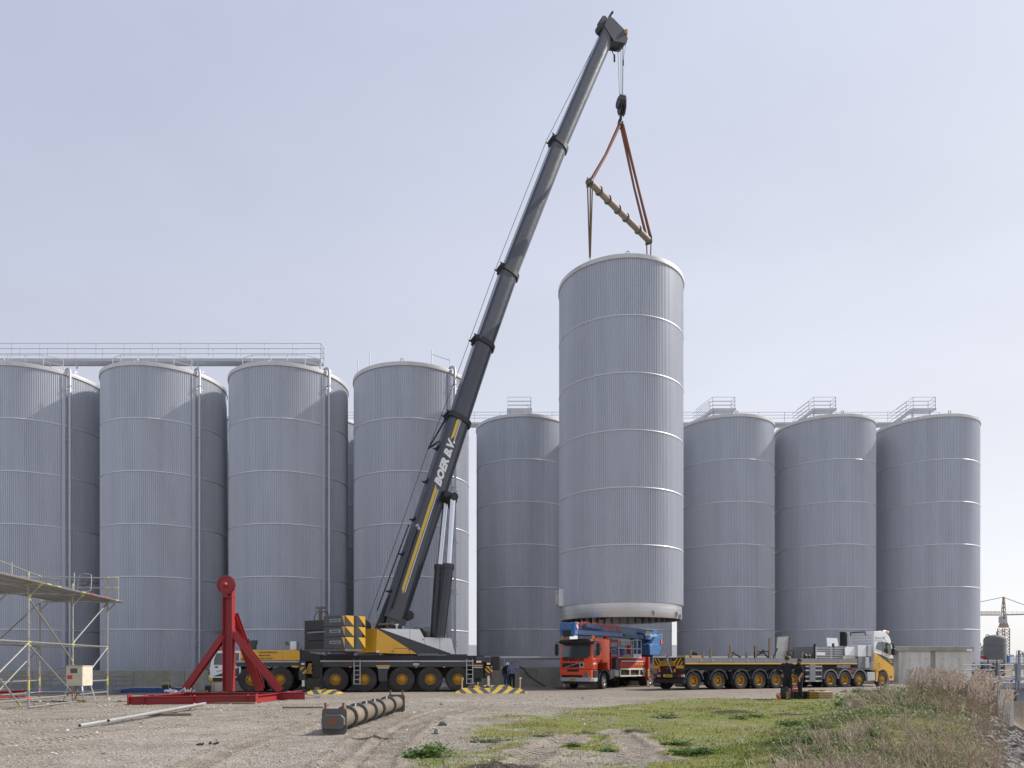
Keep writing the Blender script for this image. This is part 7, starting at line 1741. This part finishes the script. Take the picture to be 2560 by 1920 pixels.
# lone taller dead weeds standing in front
for i,(px,py,h,lab) in enumerate(((2045,1925,.80,'tall feathery dead weed at the left front of the shrubs'),(2140,1930,.62,'bare dead weed right of the feathery one'),(2230,1712,.95,'thin bare bush in front of the tractor front wheel'),(2310,1712,1.1,'bare twiggy bush in front of the concrete block'))):
    g = gpt(px,py); k = np.random.default_rng(20+i); xs = np.array([g[0]]*6)+k.normal(0,.03,6); ys = np.array([g[1]]*6)+k.normal(0,.03,6)
    o = twigs(xs, ys, k.uniform(.7,1,6)*h, 'dead_weed', m_tw, lab, 'weed', 14, .004, .12); o['kind'] = 'thing'; o['group'] = 'tall dead weeds'
# reeds with drooping plumes
m_rd = island_mat('reed_stems', [(.17,.125,.075),(.26,.20,.13),(.13,.10,.06)], .8); m_pl = island_mat('reed_plumes', [(.40,.315,.25),(.54,.44,.365),(.66,.56,.48),(.44,.33,.255)], .9, .3)
X1, Y1 = sample(1100, 2270, 2460, 1712, 1810, lambda x,y: .6*sstep(.38,.5,fbm(x*.8,y*.8,201))); X2, Y2 = sample(420, 2420, 2520, 1735, 1830, lambda x,y: .45*sstep(.4,.5,fbm(x*.9,y*.9,203)))
X, Y = np.concatenate([X1,X2]), np.concatenate([Y1,Y2]); k_ = (Y < 36); X, Y = X[k_], Y[k_]
tall = rng.uniform(.7,1.15,len(X))*np.where(X-shore(Y)>.5, 1.35, 1.0); B = on_ground(X, Y); sv, sf, pv, pf_ = [], [], [], []
for (x,y,z), h in zip(B, tall):
    lx, ly = random.gauss(.05,.07), random.gauss(0,.06); sc = max(1, y/16); r_ = .0035*sc; top = np.array([x+lx*h, y+ly*h, z+h]); i0 = len(sv)
    for p, rr in ((np.array([x,y,z]),r_),(np.array([x+lx*h*.4,y+ly*h*.4,z+h*.55]),r_),(top,r_*.7)):
        for t in (0,2.094,4.189): sv.append((p[0]+rr*math.cos(t),p[1]+rr*math.sin(t),p[2]))
    for j in range(2):
        for t in range(3): a_ = i0+j*3+t; b_ = i0+j*3+(t+1)%3; sf.append((a_,b_,b_+3,a_+3))
    if random.random() < .85:
        L_ = random.uniform(.16,.26)*(1+.012*y); bx = random.uniform(.03,.14)
        for q in range(34):
            f_ = random.random(); c = top+np.array([bx*f_*f_, 0, L_*(f_-.25)-.10*f_*f_]); a_ = random.uniform(0,6.283); ll = L_*random.uniform(.18,.34)*(1.05-abs(f_-.4)); w_ = .017*sc
            d_ = np.array([math.cos(a_)*.55+.3, math.sin(a_)*.4, random.uniform(-.5,.5)])*ll; i = len(pv)
            pv += [c, c+d_*.5+np.array([0,0,w_]), c+d_+np.array([0,0,-.02]), c+d_*.5-np.array([0,0,w_])]; pf_.append((i,i+1,i+2,i+3))
    for q in range(2):                                # dry leaves on the stem
        f_ = random.uniform(.2,.7); c = np.array([x+lx*h*f_*.8,y+ly*h*f_*.8,z+h*f_]); a_ = random.uniform(0,6.283); d_ = np.array([math.cos(a_)*.16,math.sin(a_)*.12,.1]); i = len(sv); w_ = .006*sc
        sv += [tuple(c+np.array([0,0,w_])), tuple(c-np.array([0,0,w_])), tuple(c+d_*.6-np.array([0,0,w_*.6])), tuple(c+d_)]; sf.append((i,i+1,i+2,i+3))
o = inst('reed_bed', fast_mesh('reed_stems', np.array(sv), np.array(sf), m_rd)); tag(o, 'tan dry reeds with feathery plumes along the bank in front of the block', 'reeds', kind='stuff')
op = inst('plumes', fast_mesh('reed_plumes', np.array(pv), np.array(pf_), m_pl), o)
# fallen grey branches
fb = thing('branch_pile', 'small pile of fallen grey branches in the weeds', 'branches', (*gpt(2135,1799),gz1(*gpt(2135,1799))))
for k in range(11):
    a_ = random.gauss(.25,.25); L_ = random.uniform(.4,.9); z = .04+.03*k%.25; MB().tube([(-.35*L_+random.gauss(0,.1),random.gauss(0,.1),z),(0,.05,z+.09),(.6*L_,random.gauss(0,.1),z+.02)],[.016,.014,.007],5).build('branch', m_tw, fb)
# loose gravel
def stones(n, px0, px1, py0, py1, fn, smin, smax, name, m, label):
    X, Y = sample(n, px0, px1, py0, py1, fn); n = len(X); s_ = (smin+(smax-smin)*rng.power(.35,n))*np.clip(Y/14,.8,2.2); P = on_ground(X, Y); P[:,2] += s_*.18
    a = rng.uniform(0,6.283,n); rx, ry, rz = s_*rng.uniform(.7,1.3,n), s_*rng.uniform(.6,1.1,n), s_*rng.uniform(.4,.75,n); c, s2_ = np.cos(a), np.sin(a); Z0 = np.zeros(n)
    ax = np.stack([c*rx, s2_*rx, rz*rng.uniform(-.3,.3,n)],1); bx = np.stack([-s2_*ry, c*ry, rz*rng.uniform(-.3,.3,n)],1); tz = np.stack([rx*rng.uniform(-.3,.3,n), Z0, rz],1)
    tz2 = tz+ax*.35; Vx = np.stack([P+ax, P+bx, P-ax, P-bx, P+tz+bx*.3, P+tz-bx*.35+ax*.2],1).reshape(-1,3); i = np.arange(n)[:,None]*6
    Fc = np.concatenate([i+np.array(t) for t in ((0,1,4),(1,2,4),(2,3,5),(3,0,5),(0,4,5),(2,5,4))],0)
    return tag(inst(name, fast_mesh(name, Vx, Fc, m)), label, 'gravel', kind='stuff')
m_st = island_mat('gravel_stones', [(.13,.105,.085),(.25,.21,.17),(.33,.29,.235),(.50,.46,.40)], .85)
stones(30000, -60, 1500, 1738, 1975, lambda x,y: np.clip(1-1.2*grass_mask(x,y),0.03,1)*(.25+.9*fbm(x*.7,y*.7,301)), .005, .022, 'gravel', m_st, 'loose grey gravel stones on the yard')
stones(1500, -60, 1500, 1745, 1960, lambda x,y: np.clip(1-1.2*grass_mask(x,y),0.1,1)*sstep(.3,.6,fbm(x*.5,y*.5,331)), .02, .05, 'gravel', m_st, 'larger loose stones scattered on the yard')
stones(9000, 1100, 2400, 1735, 1960, lambda x,y: .25+.5*(1-grass_mask(x,y)), .006, .024, 'gravel', m_st, 'loose pale stones on the moss and bare tracks')
rk = []
for q in range(5):
    rs = np.random.default_rng(50+q); b = MB(); u_ = []; nlat, nlon = 5, 8
    for i in range(nlat+1):
        th = math.pi*i/nlat
        for j in range(nlon):
            ph = 2*math.pi*(j+.5*(i%2))/nlon; r_ = 1+rs.uniform(-.22,.22); u_.append((r_*math.sin(th)*math.cos(ph), .8*r_*math.sin(th)*math.sin(ph), .62*r_*math.cos(th)))
    b.add(u_, [(i*nlon+j,i*nlon+(j+1)%nlon,(i+1)*nlon+(j+1)%nlon,(i+1)*nlon+j) for i in range(nlat) for j in range(nlon)])
    rk.append(b.mesh('rock', mat(f'rock_stone_{q}', [(.17,.16,.15),(.21,.195,.175),(.14,.135,.13),(.25,.235,.21),(.19,.165,.14)][q], .85, dirt=.6, dcol=(.13,.12,.11), dscale=3, bmp=.5, bscale=8)))
for (px,py,s_,lab) in ((1092,1836,.13,'rounded pale boulder at the edge of gravel and moss'),(1108,1820,.13,'dark slab of rubble standing behind the pale boulder'),(1330,1838,.06,'small pale stone on the moss'),(1650,1732+70,.07,'white stone on the moss left of the rut')):
    g = gpt(px,py); o = inst('rock', rk[2 if 'dark' in lab else 3], None, (*g, gz1(*g)+s_*.2), (random.uniform(0,1),.2,random.uniform(0,6))); o.scale = (s_,s_*.8,s_); tag(o, lab, 'rock')
X, Y = sample(1500, 2380, 2600, 1745, 1990, lambda x,y: sstep(-.2,.7,x-shore(y))*(y<36))
for x, y in list(zip(X,Y))[:230]:
    s_ = random.uniform(.07,.24); o = inst('rock', rk[random.randrange(5)], None, (x, y, gz1(x,y)+s_*.15), (random.uniform(-.5,.5),random.uniform(-.5,.5),random.uniform(0,6.28))); o.scale = (s_,s_,s_*random.uniform(.7,1)); tag(o, 'grey stone in the rubble slope at the right edge', 'rock', 'stones of the rubble slope')
# ================================================================ things at the right edge and far away
# ---- stacked pipes, low wall, small tank
lw = thing('low_concrete_wall', 'low olive stained concrete wall behind the pipe stacks', 'wall', (0,0,0))
MB().box(at(2435,1700,66).x, at(2482,1700,66).x, 66, 66.4, -.2, at(2450,1660,66).z).build('wall_panel', m_conc, lw); MB().box(at(2435,1700,66).x, at(2480,1700,66).x, 65.9, 66.5, at(2450,1660,66).z, at(2450,1656,66).z).build('coping', m_conc2, lw)
def pipe_end(root, c, r, Lp=4.0):
    o = MB(); n = 18; p, q = V(*c), V(c[0]+.6,c[1]+Lp,c[2])
    o.cyl(p,q,r,n=n,caps=False); ang_ = [2*math.pi*i/n for i in range(n)]
    vs_ = [V(c[0]+rr*math.cos(a),c[1],c[2]+rr*math.sin(a)) for rr in (r*1.15,r*.62) for a in ang_]; o.add(vs_, [((i+1)%n,i,n+i,n+(i+1)%n) for i in range(n)])
    o.cyl(V(c[0],c[1]+.005,c[2]),V(c[0],c[1]+.08,c[2]),r*1.15,n=n,caps=False)
    a = o.build('pipe', m_alu, root, 40); MB().cyl(V(c[0],c[1]+.05,c[2]),V(c[0],c[1]+.06,c[2]),r*.62,n=n).build('pipe_bore', m_rimdark, a)
ps = thing('pipe_stack', 'stack of flanged aluminium pipes with open ends beside the concrete block', 'pipe stack', (0,0,0))
for px,py,r in ((2435,1658,3.6),(2431,1666,3.4),(2445,1666,3.4),(2435,1675,3.6),(2441,1675,3),(2440,1684,5),(2454,1684,5),(2438,1692,4.5),(2449,1693,4.5),(2444,1699,4.5),(2456,1699,4)):
    c = at(px,py,58); pipe_end(ps, c, r/F*58)
ps2 = thing('capped_pipe_stack', 'rack of pale capped pipe ends in front of the small round tank', 'pipe stack', (0,0,0))
for px in (2480,2503):
    for k,py in enumerate((1656,1665,1674,1683,1692)):
        c = at(px+(k%2),py,60); r_ = 6.2/F*60; n = 16
        MB().cyl(c, c+V(.4,3.5,0), r_, n=n).cyl(c-V(0,.06,0), c, r_*1.12, n=n).build('capped_pipe', m_lgrey, ps2, 40)
for px in (2470,2492,2511): MB().beam(at(px,1704,59.8), at(px,1650,59.8), .08,.08).build('rack_post', m_rust, ps2)
hp_ = thing('horizontal_pipe', 'long pale pipe lying on the ground before the pipe rack', 'pipe', (0,0,0)); MB().tube([at(2454,1700,56),at(2492,1700,56),at(2498,1697,56),at(2560,1695,56)],.17,12).build('pipe_run', m_lgrey, hp_, 50)
vt = thing('round_tank', 'small dark grey cylindrical tank with domed top near the tower crane', 'tank', at(2487,1655,72))
rt_ = 24.2/F*72; ht = at(2487,1596,72).z-at(2487,1655,72).z; m_vt = mat('dark_grey_tank',(.12,.125,.13),.7,dirt=.4,dcol=(.2,.2,.2),dscale=.8)
MB().lathe([(rt_,-1.2),(rt_,ht-.12),(rt_*.93,ht+.08),(rt_*.6,ht+.3),(.01,ht+.38)],40).build('tank_shell', m_vt, vt, 40)
for z in (ht*.35,ht*.7): MB().lathe([(rt_+.001,z-.02),(rt_+.02,z-.01),(rt_+.02,z+.01),(rt_+.001,z+.02)],40).build('weld_band', m_vt, vt)
MB().tube([(-rt_*.75+.18*math.cos(t),0,ht+.22+.18*math.sin(t)) for t in np.linspace(0,6.28,12)],.04,6).build('lifting_eye', m_vt, vt); MB().cyl((.2,0,ht+.3),(.2,0,ht+.7),.05,n=8).build('vent', m_vt, vt)
for sx in (-1,1): MB().cyl((sx*rt_,0,.5),(sx*(rt_+.5),0,.5),.15,n=10).build('red_valve', m_dred, vt)
MB().cbox(rt_+.05,rt_+.45,-.3,.2,-.1,.75,.1).build('blue_cabinet', mat('signal_blue',(.05,.2,.55),.5), vt)
wc = thing('white_kiosk', 'off white flat sided kiosk behind the steel platform railing', 'kiosk', (0,0,0)); MB().prismz([(at(2512,1690,62).x,62),(at(2539,1690,62).x,62.3),(at(2541,1690,64).x,65),(at(2514,1690,64).x,65)], -.2, at(2525,1659,62).z).build('kiosk_body', m_cream, wc)
MB().box(at(2511,1690,62).x,at(2540,1690,62).x,61.8,65.2,at(2525,1659,62).z,at(2525,1657,62).z).build('kiosk_roof', m_lgrey, wc)
qs = MB().box(at(2428,1712,52).x, at(2492,1712,52).x, 50.5, 56, -.4, at(2440,1711,52).z).build('concrete_apron', m_conc2, None); tag(qs, 'flat pale concrete apron right of the block', 'apron', kind='structure')
# ---- steel jetty platform
jp = thing('steel_jetty', 'galvanised steel platform with railing and bracket on a concrete pier', 'jetty', (0,0,0)); Yj = 34.0
a, b_ = at(2496,1714,Yj), at(2580,1714,Yj); zt = at(2520,1708,Yj).z
m_jet = mat('blue_grey_steel',(.24,.26,.30),.5,.3,dirt=.35)
MB().box(a.x,b_.x+2,Yj,Yj+3,zt-.24,zt).build('deck_frame', m_jet, jp)
for k in range(7): x = a.x+(b_.x-a.x)*k/6; MB().box(x,x+.16,Yj+.02,Yj+2.98,zt,zt+.03).build('deck_slat', m_galv, jp)
for z in (.45,.85,1.25): MB().cyl((a.x,Yj,zt+z*.72),(b_.x,Yj,zt+z*.72),.024,n=6).build('handrail', m_jet, jp); MB().cyl((a.x,Yj+2.8,zt+z*.72),(b_.x,Yj+2.8,zt+z*.72),.024,n=6).build('handrail', m_jet, jp)
for px in (2496,2541,2548): x = at(px,1700,Yj).x; MB().box(x-.04,x+.04,Yj-.03,Yj+.05,zt-.3,zt+(.95 if px<2545 else 1.6)).build('railing_post', m_jet, jp)
for px in (2500,2544): x = at(px,1700,Yj+2.8).x; MB().box(x-.03,x+.03,Yj+2.78,Yj+2.84,zt,zt+.9).build('railing_post', m_jet, jp)
MB().prism([(at(2541,1690,Yj).x,zt+.1),(at(2550,1690,Yj).x,zt+.1),(at(2550,1690,Yj).x,zt+.95),(at(2541,1690,Yj).x,zt+.95)],Yj-.06,Yj-.02).build('mesh_gate', m_jet, jp)
p0_, p1_ = at(2528,1722,Yj), at(2504,1742,Yj); MB().beam((p0_.x+.5,Yj+.3,zt-.3),(p1_.x,Yj+.3,at(2504,1740,Yj).z),.16,.2).build('support_bracket', m_jet, jp)
xq = at(2499,1740,Yj).x; MB().box(xq,xq+.75,Yj+.1,Yj+3.2,-3,zt-.26).build('concrete_pier', m_conc2, jp); MB().box(xq-.55,xq-.02,Yj+.3,Yj+3.2,-3,zt-.02).build('mossy_pier', m_conc, jp)
MB().box(at(2560,1740,Yj).x,at(2560,1740,Yj).x+4,Yj+.5,Yj+3,zt-.9,zt-.24).build('blue_girder', m_apt, jp)
jt = thing('jetty_pipe', 'short open aluminium pipe lying on the steel platform', 'pipe', (0,0,0)); c = at(2528,1703,Yj+1.2); pipe_end(jt, c, .09, 1.4)
# ---- tower crane far behind
Yt = 210.0
tw = thing('tower_crane', 'distant rusty yellow tower crane with a lattice jib behind the round tank', 'tower crane', (at(2510,1700,Yt).x, Yt, 0))
m_tc = mat('rusty_yellow',(.38,.29,.20),.7,dirt=.5,dcol=(.25,.15,.09),dscale=.3); X_ = lambda px: (px-2510)/F*Yt; Z_ = lambda py: CH+(HY-py)/F*Yt
def lattice(root, x0, x1, z0, z1, n, w0, w1, name, r=.12):
    b = MB()
    for sx in (-1,1):
        for y in (-w0,w0): b.beam((x0+sx*w0,y,z0),(x1+sx*w1,y*w1/w0,z1),r,r)
    for k in range(n):
        t0, t1 = k/n, (k+1)/n; za, zb_ = z0+(z1-z0)*t0, z0+(z1-z0)*t1; wa, wb = w0+(w1-w0)*t0, w0+(w1-w0)*t1; s_ = 1 if k % 2 else -1; xa, xb_ = x0+(x1-x0)*t0, x0+(x1-x0)*t1
        for y in (-1,1): b.beam((xa-s_*wa,y*wa,za),(xb_+s_*wb,y*wb,zb_),r*.6,r*.6); b.beam((xa-wa,y*wa,za),(xa+wa,y*wa,za),r*.5,r*.5)
        for sx in (-1,1): b.beam((xa+sx*wa,-s_*wa,za),(xb_+sx*wb,s_*wb,zb_),r*.6,r*.6)
    return b.build(name, m_tc, root)
lattice(tw, X_(2509), X_(2509), 0, Z_(1571), 14, 1.05, 1.05, 'mast', .2); lattice(tw, X_(2509), X_(2509), Z_(1559), Z_(1492), 6, .62, .12, 'tower_head', .16)
MB().prism([(X_(2500),Z_(1569)),(X_(2518),Z_(1569)),(X_(2514),Z_(1558)),(X_(2504),Z_(1558))],-.9,.9).build('slewing_unit', m_tc, tw)
MB().box(X_(2501),X_(2513),-.8,.8,Z_(1557),Z_(1541)).build('operator_cab', m_lgrey, tw); MB().box(X_(2503),X_(2508),-.82,-.8,Z_(1548),Z_(1542)).build('cab_window', m_glass, tw)
jb = MB(); n_ = 22; xa, xb_ = X_(2502), X_(2360)
for k in range(n_):
    u0, u1 = xa+(xb_-xa)*k/n_, xa+(xb_-xa)*(k+1)/n_; zl_, zh = Z_(1538), Z_(1529)
    for y in (-.5,.5): jb.beam((u0,y,zl_),(u1,y,zl_),.16,.16); jb.beam((u0,y,zl_),((u0+u1)/2,0,zh),.09,.09); jb.beam(((u0+u1)/2,0,zh),(u1,y,zl_),.09,.09)
    jb.beam(((u0+u1)/2,0,zh),((u0+u1)/2+(u1-u0),0,zh),.13,.13)
jb.build('jib', m_tc, tw); MB().beam((X_(2513),0,Z_(1537)),(X_(2640),0,Z_(1534)),.9,.35).build('counter_jib', m_tc, tw)
for z in (Z_(1530),Z_(1533)): MB().beam((X_(2516),-.5,z),(X_(2640),-.5,z+.3),.06,.06).build('walkway_rail', m_lgrey, tw)
for k in range(6): x = X_(2516+k*12); MB().beam((x,-.5,Z_(1536)),(x,-.5,Z_(1530)),.05,.05).build('railing_post', m_lgrey, tw)
MB().tube([(X_(2508),0,Z_(1493)),(X_(2440),0,Z_(1507)),(X_(2360),0,Z_(1525))],.09,5).build('tie_rope', m_rope, tw); MB().tube([(X_(2508),0,Z_(1493)),(X_(2560),0,Z_(1512)),(X_(2620),0,Z_(1532))],.09,5).build('tie_rope', m_rope, tw)
MB().box(X_(2512),X_(2526),-1.5,1.5,0,Z_(1637)).build('base_frame', m_tc, tw)
# ---- bare trees on the skyline
m_bk = mat('bare_bark',(.13,.11,.095),.9,dirt=.3)
def bare_tree(px, pytop, Yd, lab, spread=1.0, seed=0):
    rs = random.Random(seed); base = at(px, HY, Yd); h = CH+(HY-pytop)/F*Yd; t = thing('bare_tree', lab, 'tree', (base.x, Yd, 0), 0, 'bare trees on the skyline'); tr, cr_ = MB(), MB()
    def grow(p, d, L_, r_, lev):
        q = p+d*L_; mid = p.lerp(q,.5)+V(rs.gauss(0,.05),rs.gauss(0,.05),0)*L_
        (tr if lev < 2 else cr_).tube([p, mid, q], [r_, r_*.85, r_*.65], 5 if lev < 2 else 3)
        if lev >= 5: return
        for k in range(rs.choice((2,3,3)) if lev else 5):
            a_ = rs.uniform(0,6.283); s_ = rs.uniform(.35,.85)*spread; dd = (d+V(math.cos(a_)*s_, math.sin(a_)*s_, rs.uniform(.05,.45))).normalized(); f_ = rs.uniform(.55,1) if k else 1
            grow(p.lerp(q,f_), dd, L_*rs.uniform(.58,.82), max(r_*.55,.022*Yd/100), lev+1)
    grow(V(0,0,-.3), V(rs.gauss(0,.03),0,1), h*.30, h*.028, 0)
    tr.build('trunk', m_bk, t); cr_.build('crown', m_bk, t); return t
bare_tree(2452,1593,150,'rounded bare tree just right of the rightmost tank',.8,1); bare_tree(2466,1612,170,'lower bare tree behind the left side of the round tank',.9,2)
bare_tree(2530,1628,190,'bare tree right of the tower crane mast',1.1,3); bare_tree(2556,1620,200,'bare tree at the right picture edge',1.1,4); bare_tree(2580,1622,195,'bare tree cut off by the right picture edge',1.1,5)
fs = thing('far_shed', 'long grey roofed shed on the skyline right of the tower crane', 'shed', (at(2520,1650,170).x,170,0)); MB().box(0,40,0,12,0,1.9).build('shed_wall', m_lgrey, fs); MB().prismx([(-.5,1.9),(6,3.6),(12.5,1.9)],-.5,40.5).build('shed_roof', mat('slate_grey',(.16,.165,.18),.7), fs)
fs2 = thing('far_hall', 'pale blue grey hall seen between the rightmost tank and the round tank', 'hall', (at(2437,1650,110).x,110,0)); MB().box(-6,3.0,0,8,0,at(2440,1628,110).z-.5).build('hall_wall', mat('pale_blue_cladding',(.42,.46,.53),.6,dirt=.2), fs2); MB().box(-6.2,3.2,-.2,8.2,at(2440,1628,110).z-.5,at(2440,1628,110).z).build('hall_roof', m_apt, fs2)
for k in range(3): MB().box(.3+.8*k,.9+.8*k,-.06,0,.6,1.8).build('window', m_glass, fs2)
bh = thing('far_blue_hall', 'far hall with a blue base seen in the gap left of the hanging tank', 'hall', (-14,150,0)); MB().box(0,60,0,20,0,3.2).build('hall_wall', mat('hall_blue',(.10,.20,.45),.6), bh); MB().box(0,60,0,20,3.2,5.8).build('hall_wall_upper', m_white, bh)
fr2 = thing('far_railing', 'thin railing on the quay right of the round tank', 'railing', (0,0,0))
for z in (1640,1648,1655): MB().cyl(at(2520,z,80),at(2600,z,80),.03,n=6).build('handrail', m_jet, fr2)
for px in (2520,2541,2560,2580): MB().cyl(at(px,1690,80),at(px,1636 if px!=2541 else 1626,80),.035,n=6).build('railing_post', m_jet, fr2)
